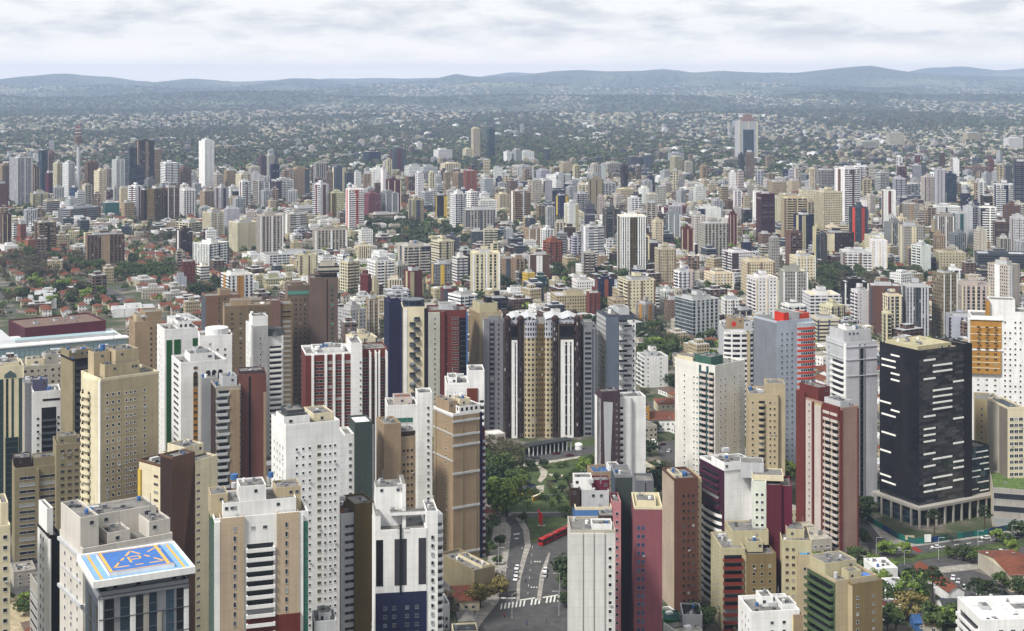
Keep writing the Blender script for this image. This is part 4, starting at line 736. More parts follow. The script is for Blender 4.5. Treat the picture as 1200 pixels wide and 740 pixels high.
t = HT(AT, 'off white ribbed tower at the bottom right of the road', 'apartment tower', 665, 668, 721, 625, 59, 15, (206, 206, 202), (206, 206, 202), nick='ribbed off white tower', parcol='stone'); t.panel('R', .0, .28, (208, 208, 204), .5); t.panel('R', .31, .52, (208, 208, 204), .5); t.panel('R', .55, .76, (208, 208, 204), .5); t.win('R', .8, .97, 1, 1, 1.1, 0, .97, fr='white'); t.vol(.5, .95, .2, .6, 0, 1.5, 'white'); t.vol(.7, 1.0, .6, .98, -1, 3, 'darkbrown', 'roof_band', par=0); t.done()
t = HT(AT, 'blue fronted tower with pink side behind the ribbed off white tower', 'apartment tower', 671, 674, 717, 598, 58, 13, 'blue', (78, 120, 172), nick='blue fronted tower', parcol='cream'); t.low(1.0, 1.25, .02, .9, t.h + 2, 'rose', (190, 130, 134), 'pink_wing'); t.win('R', 1.08, 1.2, 1, .8, 1, 0, 1.0, proud=-.2); t.vol(.2, .95, .3, .95, 0, 5, 'lightgrey'); t.vol(.0, .5, .5, .95, 5, 9, 'white', 'roof_room'); t.vol(.5, .98, .5, .95, 5, 8, (96, 26, 50), 'maroon_room'); t.vol(-.1, .15, .3, .95, 0, 6, 'darkbrown', 'stair_block'); t.clutter(3, 3, 8); t.done()
t = HT(AT, 'tall dark grey green blank slab between blue front and rose tower', 'apartment tower', 716, 721, 741, 560, 65, 14, (64, 78, 90), (58, 66, 64), nick='dark blank slab', parcol='grey'); t.done()
t = HT(AT, 'rose pink tower with paired small blue windows', 'apartment tower', 740, 743, 776, 597, 60, 17, 'rose', 'rose', nick='rose pink tower', parcol='cream', top='paleyellow'); t.win('R', .08, .4, 2, .75, 1, 0, .95, g='blue', fr='blue'); t.vol(.1, .8, .2, .7, 0, 1.5, 'cream'); t.done()
t = HT(AT, 'small plain grey block behind the rose pink tower', 'apartment block', 742, 744, 766, 566, 30, 12, 'grey', (104, 106, 112)); t.panel('R', .55, .6, 'black', .1); t.done()
t = HT('low_block', 'low white roofed building in the bottom right corner', 'building', 1122, 1150, 1230, 730, 22, 22, 'white', 'white', top='white', par=1.0); t.win('R', .2, .9, 4, 1.4, 1, .5); t.vol(.2, .32, .5, .7, 0, 1, 'lightgrey', 'roof_hatch'); t.vol(.6, .95, .3, .6, 0, 1.4, 'white', 'roof_room'); t.bal('L', .1, .9, 'white', 1.5, .5); t.done()
t = HT('low_block', 'red brown low block with grey roof at the bottom edge', 'building', 286, 289, 352, 727, 40, 14, 'brick', (98, 40, 26), par=.8); t.vol(.55, .95, .2, .8, 0, 1.5, 'lightgrey'); t.done()
t = HT('low_block', 'small glass roofed terrace block beside the red brown block', 'building', 366, 368, 394, 731, 36, 10, 'brick', 'lightgrey', par=.6); t.vol(.2, .8, .2, .8, 0, 2, 'lightgrey', pat='s'); t.done()

# --- the mall at the left: a long glazed hall and the maroon theatre box
t = HT('shopping_mall', 'long glass fronted shopping hall with white roofs', 'shopping mall', -60, -50, 148, 413, 12, 48, 'stone', ('lightgrey', 'g'), nick='glass shopping hall', top='white', par=0)
b = MB(); b.box(0, t.W, -.5, -.02, 1, t.h - .5, 0); b.build('glass_front', [glass('pale')], t.root)
for i in range(34): b = MB(); b.box(t.W * i / 34, t.W * i / 34 + .25, -.65, -.5, 1, t.h, 0); b.build('mullion', flat('grey'), t.root)
for z in (5, 9, 13): b = MB(); b.box(0, t.W, -.62, -.5, z, z + .15, 0); b.build('transom', flat('grey'), t.root)
b = MB(); b.box(-1, t.W + 2, -1, 9, t.h, t.h + .8, 0, bottom=True); b.build('white_roof', flat('white'), t.root)
b = MB(); b.box(.25 * t.W, .97 * t.W, 16, 26, t.h, t.h + 2.2, 0, 1); b.build('skylight', [flat('lightgrey'), glass('pale')], t.root)
b = MB(); b.quad([(0, 9, t.h + .5), (.36 * t.W, 9, t.h + .5), (.3 * t.W, 40, t.h + 7), (0, 40, t.h + 7)]); b.quad([(.36 * t.W, 9, t.h + .5), (.36 * t.W, 40, t.h), (.3 * t.W, 40, t.h + 7)]); b.build('sloping_roof', flat('lightgrey'), t.root); t.done()
t = HT('theatre_box', 'maroon windowless theatre box on top of the mall', 'theatre', 10, 29, 124, 386, 19.5, 44, (70, 22, 34), (84, 20, 34), nick='maroon theatre box', top='taupe', par=1.0)
for fx, fy in ((.2, .4), (.47, .5), (.7, .55), (.66, .85)): t.vol(fx, fx + .05, fy, fy + .1, 0, 1.6, 'lightgrey', 'roof_vent', par=0)
t.done()

# ------------------------------------------------------------------ mid distance towers read off the photo
# xl xc xr ytop ybase colour patterns(left right) [extra colour of piers] [; nick]
MID = '''
0 3 12 195 240 tan pp
11 20 38 186 242 lightgrey vv
33 40 46 197 238 brown pp
45 49 56 177 229 navy gg
56 58 64 179 228 taupe pv
53 57 63 203 233 maroon nn
62 67 75 192 236 cream vv
73 80 88 192 237 white pv
85 89 97 203 226 stone pp
99 103 115 191 237 brown hp
110 116 125 201 240 cream pp
118 122 134 199 236 palepink vv ; pink gabled tower
131 136 146 188 238 lightgrey nn
146 152 161 174 236 slate hg
159 164 181 166 223 darkbrown vv tan ; tall brown tower on the left skyline
179 181 189 176 218 tan pp
188 194 209 192 228 white hh
208 214 224 198 226 taupe pp
233 240 251 166 223 white nn ; slim white tower on the left skyline
250 254 262 205 226 stone pp
82 88 91 220 242 blue gg
88 91 101 226 252 white hh
35 39 58 228 246 paleyellow pp
50 55 70 236 252 concrete hh
68 82 118 246 263 grey hh ; long grey office slab
120 123 140 238 255 teal gn
142 146 158 238 260 sand pp
150 160 167 219 258 white bn brown
165 169 173 223 262 darkbrown nn
172 181 194 222 263 olive pV
191 197 211 221 262 brown pp
211 216 230 224 256 white VV ; gridded white block
234 240 251 225 252 tan pv
251 259 268 221 248 lightgrey vn plum
262 266 276 200 225 tan pp
280 284 294 214 246 white nb brick
263 266 281 245 266 lavender pn
40 46 66 262 297 tan bb darkbrown
29 33 42 281 300 terracotta nn
10 16 22 264 282 white hh
20 24 31 263 284 terracotta pp
34 36 37 262 281 white hh
0 3 14 252 288 brown pp
100 103 146 277 313 brown PV tan ; wide brown block
98 100 135 276 290 cream pp
206 212 226 271 302 plum nb white
226 246 268 287 314 white vH ; white ribbon windowed block beside the residential quarter
237 247 263 250 280 cream vp
207 222 238 262 275 cream bb
268 278 302 262 296 cream vP
300 305 332 254 301 stone VV ; grey gridded slab
332 340 360 252 278 stone vh white
366 369 407 271 296 stone pV ; wide grey block
383 386 389 262 270 white nn
296 304 316 213 240 concrete hh
318 324 330 213 238 plum vn white
366 376 385 217 256 white bn brick
405 409 427 223 271 white nB orange ; white tower with an orange centre
385 389 404 227 256 paleyellow vp olive
445 452 467 227 254 grey Bn
446 449 453 198 236 white nn
452 455 470 212 250 maroon hn
425 432 446 229 256 rose pp
478 484 497 235 262 paleyellow vp slate
510 513 524 230 260 black vn yellow
500 505 513 224 246 white HH
492 498 505 226 248 lavender hp
527 534 546 228 269 white BB ; white balcony cluster
545 552 560 226 262 white BB
556 562 582 236 262 white Vp
543 546 580 247 278 concrete VV ; unfinished grey concrete frame
597 604 622 225 263 tan bb white
580 586 597 228 250 cream Bv
559 543 559 200 233 tan nn
530 537 544 203 225 tan vv white
543 546 559 201 233 terracotta nn ; orange tower
563 568 578 210 234 lightgrey pp
612 618 627 320 343 yellow pn ; yellow block
626 630 641 324 341 teal pp
619 622 644 300 334 brown pn white
636 645 659 284 316 terracotta bp
614 620 637 269 286 tan pP
585 588 604 304 337 tan bn slate
551 554 586 298 349 cream PV ; big cream gridded tower
530 536 549 303 333 white hh
505 509 529 311 346 grey vp yellow
466 474 505 290 327 palepink nb slate
505 515 533 284 312 cream hp
422 431 435 322 350 brick nn
434 438 444 328 350 paleyellow nn
473 481 495 319 352 brick nn paleyellow
398 408 421 308 345 cream BB ; cream balcony cluster
430 440 463 307 340 white BB
395 402 410 300 330 white pB
372 378 395 303 325 white pp
349 352 372 300 332 paleyellow vn
308 312 333 327 338 paleyellow pp
332 335 348 325 336 paleyellow pp
305 312 384 300 312 white pH
333 340 383 245 252 white hh
259 268 297 324 357 white hV ochre ; white and ochre towers
240 246 262 352 385 taupe pp
432 437 464 252 261 taupe nh
420 424 437 270 292 white pp
440 448 455 275 285 white pp
681 690 708 267 317 lightgrey vh white ; grey tower with a white fin
723 728 758 255 327 white vv olive ; tall white tower with an olive centre
706 709 728 246 284 darkgrey bb
689 691 707 211 252 khaki nn
650 656 666 230 256 navy vn yellow
661 667 678 240 276 white pn paleyellow
672 677 690 228 255 lightgrey bb
644 648 662 223 240 navy vv yellow
664 668 684 249 262 cream bp
767 772 792 293 334 sand pp ; cream corner tower
758 762 776 286 308 darkbrown nn white
764 768 777 260 292 cream pp
818 826 854 263 306 concrete pV ; big concrete coloured tower
810 814 828 254 290 palepink vp
854 856 864 252 292 maroon nn ; slim maroon slab
886 892 908 228 286 maroon hh ; maroon banded tower
915 919 946 233 292 sand Pb ; sandy tower with a blue roof
930 940 954 253 297 navy np paleyellow
954 966 987 226 286 cream vp ; cream tower with maroon domes
978 990 1008 199 272 white nb brown ; tall white and brown tower
995 1007 1017 244 286 slate gn orange
1005 1008 1016 235 262 white nn
1013 1020 1026 230 257 palepink pp
1033 1036 1050 224 272 white vn brick
1046 1050 1062 210 245 lavender vh
1049 1053 1062 243 262 stone pp
1054 1060 1077 240 272 concrete vp tan
1036 1045 1060 262 300 grey nv
1053 1060 1083 266 312 concrete np cream ; grey tower with a cream edge
1068 1079 1091 289 324 white Bn
1085 1088 1097 302 322 black hh
1094 1100 1132 297 322 paleyellow pP ; long yellow block
1088 1092 1126 243 262 white hh
1095 1099 1108 200 246 lightgrey nn
1106 1109 1121 205 242 navy gg ; dark blue glass tower
1079 1084 1095 208 240 palepink pp
1096 1099 1118 254 294 concrete vv
1115 1122 1133 251 295 lightgrey vn teal
1128 1140 1147 243 292 lightgrey nb
1146 1149 1168 244 295 white vb navy
1164 1169 1190 217 258 white bb navy ; white framed blue tower
1163 1166 1182 261 297 brown hh
1175 1180 1196 242 272 brown nn
1183 1186 1203 256 305 lightgrey pp
1187 1189 1206 190 260 darkgrey hh ; grey slab at the right edge
1142 1146 1203 298 318 slate gh ; dark glass office slab
985 988 1028 296 320 white vH ; white hospital
1019 1022 1040 283 321 white nn
1013 1018 1036 277 300 cream Pn
960 968 1001 274 298 darkbrown pp cream
925 934 956 302 338 cream pP ; domed cream block
940 950 985 347 378 white pH ; low white stepped blocks
960 975 990 360 386 cream pp
997 1005 1019 342 385 white Bn
985 990 1018 332 360 black hH
1018 1020 1056 336 390 brown nn ; blank brown slab
1034 1041 1058 348 398 cream VV
1033 1036 1045 368 404 cream VV
1057 1063 1089 337 398 lightgrey vv darkgrey ; pale tower with dark piers
1057 1063 1089 337 398 skip vv
1092 1106 1122 322 396 khaki pp ; khaki tower
1120 1127 1160 335 380 palepink vV ; pinkish unfinished tower
1157 1182 1195 312 366 palepink pn white
1108 1112 1142 372 402 lavender nn
875 886 912 327 382 white BP ; large white balcony tower
913 918 947 319 368 concrete np ; blank grey stepped tower
846 858 881 297 326 white bp plum
868 876 908 308 345 cream pp ; wide cream block
812 816 827 219 242 white pp ; small white tower
814 818 845 245 261 white bn navy
772 782 804 244 258 brick vn white
757 760 771 228 250 stone pp
783 786 800 242 260 lightgrey vv
740 746 752 228 252 navy vv
735 741 752 232 254 white vb navy
722 728 745 222 238 sand pp
845 852 864 256 270 white vv
800 806 832 345 362 black gH
845 850 868 352 372 white pp
825 835 860 322 342 cream pP
724 736 768 330 372 cream BP ; cluttered cream block
773 779 789 342 366 white vp
745 757 767 358 388 concrete vn ochre
791 812 843 353 398 lightgrey gV ; green glass office with white grid
687 691 704 345 372 brick nn
697 702 720 328 356 navy nn terracotta
712 716 730 332 348 white pp
645 652 700 348 366 sand pp
679 684 704 350 364 sand pV
670 676 697 330 345 white pp
712 720 745 353 372 sand pP
855 862 880 405 440 white pp
846 870 884 380 412 lightgrey HH
915 925 945 360 385 white HH
950 958 985 375 402 cream hh
700 703 712 300 318 tan pn
740 748 760 402 416 stone bb
746 755 783 420 455 white Bn ; small white block behind the plum tower
395 410 430 365 402 lightgrey pP ; grey office beside the taupe tower
428 432 444 352 395 tan pp
405 412 442 398 425 cream nn
566 572 600 378 398 cream pp
525 540 560 348 372 white hH
533 536 552 345 362 green nn
516 520 534 340 362 brick nn slate
1023 1026 1034 352 376 white pp
861 866 888 143 189 lightgrey nn ; lone pale tower on the horizon
836 846 890 188 196 stone hh
552 555 563 151 187 cream vv ; pale slim far tower
571 573 580 151 186 teal gg ; teal slim far tower
542 546 554 175 187 cream pp
456 461 476 176 204 slate vp maroon
433 437 453 199 226 white hn
425 432 446 178 190 navy gn tan
311 315 322 182 208 concrete nn
303 306 312 183 208 plum nn
338 346 363 199 233 tan bn slate
367 371 384 192 220 concrete VV
387 394 405 197 228 slate gn cream
318 325 344 212 236 white bb black
300 303 316 214 240 lightgrey hh
291 294 305 196 210 stone pp
275 283 300 205 222 cream pp
474 480 492 195 212 white bp
491 497 513 196 210 lightgrey pp
516 522 540 192 206 cream pV
508 514 530 176 190 white pp
590 594 600 178 192 white pp
600 605 612 176 192 lightgrey vv
609 613 626 178 192 white pp
637 640 645 175 190 slate vn white
655 660 672 192 206 sand pp
704 712 730 192 206 stone HH
735 740 752 184 198 slate vv
752 757 765 182 198 slate vn cream
785 791 800 184 206 paleyellow vv
800 804 812 190 206 stone pp
783 788 802 180 192 lavender vv
656 661 680 210 222 white hh
780 795 778 900 900 skip nn
1038 1042 1060 156 172 stone pp
1128 1134 1150 156 166 sand pp
1176 1182 1199 162 175 white pp
997 1003 1016 196 222 white bb
1025 1032 1042 203 226 lightgrey hb
955 960 980 200 222 concrete bb
1130 1136 1160 196 210 taupe pp
1122 1126 1136 216 230 white pp
1003 1010 1030 166 176 stone pp
600 606 625 196 212 stone hh
628 634 645 200 214 lavender pp
640 652 670 206 224 white pP
700 706 722 215 232 lightgrey bb
900 906 922 214 232 tan pp
923 928 937 212 228 sand nn
882 884 890 224 260 white nn
936 940 955 222 240 cream pp
905 908 915 232 262 cream nn
1060 1064 1078 216 236 grey bb
'''
CNAME = dict(white='white', cream='cream', sand='sandy', tan='tan', ochre='ochre', brown='brown', darkbrown='dark brown', black='black', navy='navy', blue='blue', grey='grey', lightgrey='light grey', stone='stone grey', concrete='concrete grey', brick='brick red', maroon='maroon', rose='rose', pink='pink', yellow='yellow', orange='orange', slate='slate grey', olive='olive', khaki='khaki', teal='teal', green='green', plum='plum', terracotta='terracotta', red='red', darkgrey='dark grey', lavender='lavender grey', taupe='taupe', palepink='pale pink', paleyellow='pale yellow')
PNAME = {'p': 'dotted', 'P': 'dotted', 'h': 'banded', 'H': 'banded', 'v': 'pinstriped', 'V': 'gridded', 'b': 'balconied', 'B': 'balconied', 'g': 'glazed', 'n': 'blank sided', 's': 'glazed'}
AUTO = []; AREA = {}
mr = random.Random(3)
def midtower(xl, xc, xr, yt, yb, col, pats, pier=None, nick=None, z0=0.0):
    s = (yb - HY) / (H0 - z0); h = (H0 - z0) - (yt - HY) / s; Y = F / s
    wm = (xr - xl) / s; D = max(8, min(26, .8 * wm)); D = max(D, (xc - xl) / s * 1.08)
    off = .8 if col in ('white', 'cream') else 1
    big = (xr - xl) * (yb - yt) > 380
    jt = mr.uniform(-14, 12); c_ = tuple(max(0, min(255, int(v + jt + mr.uniform(-3, 3)))) for v in PAL[col])
    t = T('apartment_tower' if h > 22 else 'apartment_block', None, None, xl, xc, xr, yt, h, D, (c_, pats[0]), (c_, pats[1]), z0=z0, nick=nick, top=mr.choice(['roofgrey', 'stone', 'lightgrey', 'cream']), par=.9 if big else 0)
    t.vol(mr.uniform(.1, .3), mr.uniform(.6, .85), .2, .75, 0, mr.uniform(2.2, 4), 'lightgrey' if mr.random() < .4 else c_, par=0)
    if big:
        t.vol(.35, .6, .3, .6, 3, mr.uniform(4.5, 6.5), c_, 'machine_room', par=0)
        pk = pier or (mr.choice(['white', 'cream', 'darkbrown', 'slate', 'navy', 'white', 'taupe']) if mr.random() < .75 else None)
        if pk:
            if pier and wm > 9:
                a = (.36, .6) if nick else mr.choice([(.3, .62), (.36, .6), (.0, .3), (.66, 1)]); t.panel('R', *a, pk, .5, 0, 1.0, name='centre_panel', mat=fac(pats[1] if pats[1] in 'vhbB' else 'n', pk)); t.panel('L', .35, .6, pk, .4, 0, 1, name='centre_panel')
            else:
                for a in (0, .48, .94): t.panel('R', a, a + .06, pk, .35, 0, 1, name='pier')
        if pats[1] in 'bB' or pats[0] in 'bB':
            f_ = 'R' if pats[1] in 'bB' else 'L'; n_ = 2 if t.ln(f_) > 12 else 1
            if (xr - xl) > 13:
                for q in range(n_): t.bal(f_, .12 + q * .5, .12 + q * .5 + .34, c_, 1.1, .0, .96)
        if mr.random() < .5: t.clutter(1, mr.randint(0, 99), 3)
    t.done()
    if nick: tag(t.root, nick if len(nick.split()) >= 4 else nick + ' standing above its neighbours', 'apartment tower' if h > 22 else 'apartment block')
    else: AUTO.append((t.root, CNAME[col], PNAME[pats[1]], 'tower' if h > 22 else 'block', (xl + xr) / 2, yt, 'tall' if h > 55 else ('mid height' if h > 32 else ('short' if h > 22 else 'low'))))
    AREA[t.root.name] = (xr - xl) * (yb - yt); t.root['group'] = 'city towers and blocks'
    return t
for ln in MID.strip().splitlines():
    q, _, nk = ln.partition(';'); q = q.split(); nk = nk.strip() or None
    if q[5] == 'skip': continue
    a = [float(v) for v in q[:5]]
    if a[1] < a[0]: continue
    midtower(*a, q[5], q[6], q[7] if len(q) > 7 else None, nk)
# ------------------------------------------------------------------ roads, park and squares (photo outlines laid out on the ground)
def ground_poly(name, pts, z0, z1, mat, kind='structure'):
    P = [G(x, y) for x, y in pts]
    ar = sum(P[i][0] * P[(i + 1) % len(P)][1] - P[(i + 1) % len(P)][0] * P[i][1] for i in range(len(P)))
    if ar < 0: P.reverse()
    b = MB()
    for i in range(len(P)):
        if z1 - z0 > .01: b.wallq(P[i], P[(i + 1) % len(P)], z0, z1, 0)
    b.quad([(p[0], p[1], z1) for p in P], 0); o = b.build(name, mat)
    # concave outlines need a proper triangulation
    bm = bmesh.new(); bm.from_mesh(o.data); bmesh.ops.triangulate(bm, faces=[f for f in bm.faces if len(f.verts) > 4]); bm.to_mesh(o.data); bm.free()
    return tag(o, kind=kind)
def asphalt_mat():
    m, N, L, b = newmat('asphalt', .85); tc = N.new('ShaderNodeTexCoord'); n = N.new('ShaderNodeTexNoise'); n.inputs['Scale'].default_value = .25; n.inputs['Detail'].default_value = 9; n.inputs['Roughness'].default_value = .7
    L.new(tc.outputs['Object'], n.inputs[0]); r = N.new('ShaderNodeValToRGB'); e = r.color_ramp.elements; e[0].position = .3; e[0].color = (.032, .032, .034, 1); e[1].position = .72; e[1].color = (.082, .08, .078, 1)
    L.new(n.outputs[0], r.inputs[0]); L.new(r.outputs[0], b.inputs['Base Color']); return m
ASPH = asphalt_mat(); PAVE = roofm('concrete'); GRASS = None
def grass_mat():
    m, N, L, b = newmat('lawn', .95); tc = N.new('ShaderNodeTexCoord'); n = N.new('ShaderNodeTexNoise'); n.inputs['Scale'].default_value = .16; n.inputs['Detail'].default_value = 8; n.inputs['Roughness'].default_value = .75
    L.new(tc.outputs['Object'], n.inputs[0]); r = N.new('ShaderNodeValToRGB'); e = r.color_ramp.elements; e[0].position = .36; e[0].color = (.02, .034, .011, 1); e[1].position = .62; e[1].color = (.062, .088, .026, 1); x = e.new(.75); x.color = (.13, .12, .05, 1)
    L.new(n.outputs[0], r.inputs[0]); L.new(r.outputs[0], b.inputs['Base Color']); return m
GRASS = grass_mat(); WL = flat((205, 205, 198), .8)
ground_poly('plaza', [(548, 760), (575, 640), (582, 588), (596, 580), (700, 580), (730, 760)], 0, .03, roofm('concrete'))
ground_poly('road', [(596, 606), (603, 602), (700, 600), (712, 600), (712, 760), (546, 760), (566, 728), (584, 706), (591, 684), (594, 664), (598, 632), (599, 618), (592, 610)], 0, .04, ASPH)
ground_poly('sidewalk', [(604, 607), (612, 607), (620, 622), (622, 640), (617, 655), (610, 680), (609, 704), (605, 706), (606, 680), (610, 660), (615, 640), (613, 622)], .04, .17, PAVE)
ground_poly('lawn_corner', [(611, 606.5), (668, 605.5), (690, 606), (668, 622), (636, 634.5), (621, 637), (623, 628), (618, 614)], .04, .2, GRASS)
ground_poly('traffic_island', [(643, 648), (645, 649), (638, 676), (634, 704), (629, 704), (633, 672)], .04, .17, PAVE)
ground_poly('park_lawn', [(577, 524), (700, 516), (716, 600), (600, 600), (583, 606), (572, 570)], 0, .12, GRASS)
ground_poly('park_road', [(600, 537), (640, 531), (686, 524), (720, 520), (720, 527), (680, 535), (640, 541), (603, 546)], .12, .16, ASPH)
for P in ([(630, 547), (634, 547), (642, 553), (640, 560), (634, 566), (630, 564), (634, 556)], [(642, 556), (646, 556), (660, 557), (659, 559), (646, 559)], [(650, 571), (655, 571), (672, 577), (672, 580), (664, 578)], [(628, 570), (638, 569), (637, 577), (630, 578)], [(603, 545), (640, 541), (680, 535), (680, 537), (640, 544), (604, 548.5)]):
    ground_poly('park_path', P, .12, .18, roofm('stone'))
ground_poly('pond', [(640, 563), (652, 563), (654, 566), (641, 566)], .12, .15, flat((30, 36, 34), .1))
b = MB()
def gquad(b, p, z, m=0): b.quad([(*G(x, y), z) for x, y in p], m)
for i in range(17):
    x = 586 + i * 4.45; y = 711.5 - i * .62
    if 7 <= i <= 7 or i == 11: continue
    gquad(b, [(x, y + 3), (x + 1.9, y + 2.8), (x + 3.1, y - 4), (x + 1.2, y - 3.8)], .048)
gquad(b, [(587, 700.4), (604, 700.4), (604, 701.8), (587, 701.8)], .049); gquad(b, [(609, 703), (627, 700.5), (627, 701.7), (609, 704.2)], .049); gquad(b, [(636, 700), (654, 697), (654, 698.2), (636, 701.2)], .049)
gquad(b, [(602, 626), (609, 625), (609, 626.3), (602, 627.3)], .049); gquad(b, [(603, 631), (608, 630.5), (607, 632), (603, 632)], .049)
for y in range(640, 700, 9): gquad(b, [(624 - (y - 640) * .1, y), (624.4 - (y - 640) * .1, y), (624 - (y - 640) * .1, y + 3), (623.6 - (y - 640) * .1, y + 3)], .049)
for q_ in range(3): gquad(b, [(626 + q_ * 3, 658), (627.6 + q_ * 3, 657.8), (627.6 + q_ * 3, 659), (626 + q_ * 3, 659.2)], .049); gquad(b, [(622 + q_ * 3, 688), (623.6 + q_ * 3, 687.8), (623.6 + q_ * 3, 689), (622 + q_ * 3, 689.2)], .049)
tag(b.build('road_markings', WL), kind='structure')
# right hand avenue
ground_poly('avenue_pavement', [(985, 600), (1010, 600), (1040, 622), (1078, 632), (1210, 612), (1210, 660), (1100, 672), (1000, 690), (960, 690), (960, 655), (1000, 648)], 0, .03, PAVE)
ground_poly('avenue', [(970, 662), (1018, 648), (1055, 643), (1100, 637), (1210, 622), (1210, 652), (1100, 665), (1040, 676), (970, 690)], .03, .06, ASPH)
ground_poly('side_street', [(1003, 606), (1013, 606), (1030, 628), (1052, 643), (1010, 651), (1008, 630)], .03, .055, ASPH)
ground_poly('median_lawn', [(985, 669), (1012, 661), (1055, 653), (1100, 646), (1210, 631), (1210, 639), (1100, 653), (1058, 661), (1012, 670), (985, 676)], .06, .2, GRASS)
ground_poly('red_crossing', [(1066, 642), (1072, 641), (1081, 646), (1076, 648)], .06, .065, flat((130, 40, 34), .9))
ground_poly('street_corner', [(1005, 630), (1010, 628), (1017, 640), (1020, 652), (1008, 655)], .06, .2, PAVE)
b = MB()
for x in range(1090, 1200, 14): gquad(b, [(x, 642.6 - (x - 1090) * .135), (x + 6, 641.8 - (x - 1090) * .135), (x + 6, 642.4 - (x - 1090) * .135), (x, 643.2 - (x - 1090) * .135)], .07)
tag(b.build('road_markings', WL), kind='structure')
ground_poly('car_park', [(1105, 672), (1140, 668), (1200, 692), (1200, 740), (1150, 720)], 0, .03, ASPH)
ground_poly('street', [(-30, 655), (50, 645), (50, 690), (12, 700), (-30, 700)], 0, .04, ASPH)
ground_poly('pool_yard', [(10, 702), (45, 698), (48, 760), (8, 760)], 0, .1, roofm('sand'))
ground_poly('street', [(768, 520), (790, 516), (792, 560), (778, 575), (776, 545)], 0, .04, ASPH)
ground_poly('street', [(100, 330), (108, 326), (150, 350), (170, 360), (160, 364), (130, 350)], 0, .04, ASPH)
NOGO = [[(748, 384), (792, 384), (792, 444), (748, 444)], [(590, 598), (720, 598), (740, 900), (500, 900)], [(575, 515), (716, 510), (716, 606), (575, 606)], [(970, 600), (1200, 605), (1200, 665), (1000, 690), (960, 670)], [(-40, 372), (152, 372), (152, 425), (-40, 425)], [(0, 640), (50, 640), (50, 740), (0, 740)], [(768, 512), (792, 512), (792, 575), (776, 575)], [(98, 322), (170, 352), (164, 366), (96, 334)], [(1095, 662), (1200, 680), (1200, 740), (1110, 740)], [(1000, 655), (1110, 655), (1110, 740), (1000, 740)], [(548, 690), (600, 690), (600, 740), (548, 740)]]
def inpoly(x, y, P):
    c = False; j = len(P) - 1
    for i in range(len(P)):
        if (P[i][1] > y) != (P[j][1] > y) and x < (P[j][0] - P[i][0]) * (y - P[i][1]) / (P[j][1] - P[i][1]) + P[i][0]: c = not c
        j = i
    return c
def nogo(x, y): return any(inpoly(x, y, P) for P in NOGO)

# collision grid
CELL = 40; GR = {}
def put(x, y, r):
    k = int(r // CELL) + 1
    for i in range(-k, k + 1):
        for j in range(-k, k + 1): GR.setdefault((int(x // CELL) + i, int(y // CELL) + j), []).append((x, y, r))
for f_ in FOOT: put(*f_)
nfoot = len(FOOT)
def free(x, y, r): return all((x - a) ** 2 + (y - c) ** 2 > (r + s) ** 2 for a, c, s in GR.get((int(x // CELL), int(y // CELL)), ()))

# ------------------------------------------------------------------ infill towers between the ones read off the photo
REG = [(0, 340, 222, 258, 26, 22, 55), (340, 700, 210, 262, 50, 18, 48), (700, 1200, 210, 265, 66, 22, 58), (540, 900, 262, 330, 34, 16, 38), (880, 1200, 265, 345, 32, 18, 42), (200, 560, 300, 350, 14, 10, 26), (560, 900, 330, 400, 18, 10, 26), (900, 1200, 345, 430, 12, 12, 32)]
WOODS = [(490, 275, 75, 17, 230, 0), (455, 262, 40, 8, 60, 0), (30, 245, 35, 16, 110, 0), (185, 268, 35, 16, 90, 3), (390, 203, 60, 9, 90, 0), (1010, 326, 85, 13, 150, 0), (945, 330, 35, 14, 40, 1), (660, 262, 30, 10, 50, 0), (585, 262, 25, 9, 40, 0), (50, 312, 50, 16, 110, 3),
         (700, 408, 38, 26, 50, 1), (762, 412, 26, 24, 50, 1), (760, 430, 20, 20, 16, 2), (640, 330, 30, 14, 40, 3), (700, 322, 40, 12, 30, 1), (730, 370, 30, 14, 30, 1), (250, 345, 30, 12, 26, 0), (150, 320, 60, 14, 60, 1), (60, 350, 60, 12, 30, 2), (800, 198, 60, 6, 60, 0), (1100, 200, 100, 6, 60, 0), (880, 340, 60, 8, 30, 1), (640, 245, 60, 6, 30, 1), (1060, 290, 40, 6, 14, 2), (560, 345, 50, 14, 26, 1), (60, 225, 50, 4, 40, 0), (760, 285, 60, 8, 26, 1), (1000, 345, 60, 10, 40, 0)]
def inwood(x, y): return any(((x - a) / c) ** 2 + ((y - e) / d) ** 2 < .75 for a, e, c, d, n, k in WOODS if k == 0)
TC = ['white', 'white', 'cream', 'cream', 'lightgrey', 'stone', 'tan', 'sand', 'concrete', 'grey', 'brown', 'lavender', 'palepink', 'brick', 'navy', 'slate', 'lightgrey', 'taupe', 'white', 'stone', 'darkbrown', 'black', 'darkgrey', 'sand', 'taupe', 'navy', 'white']
ntow = 0
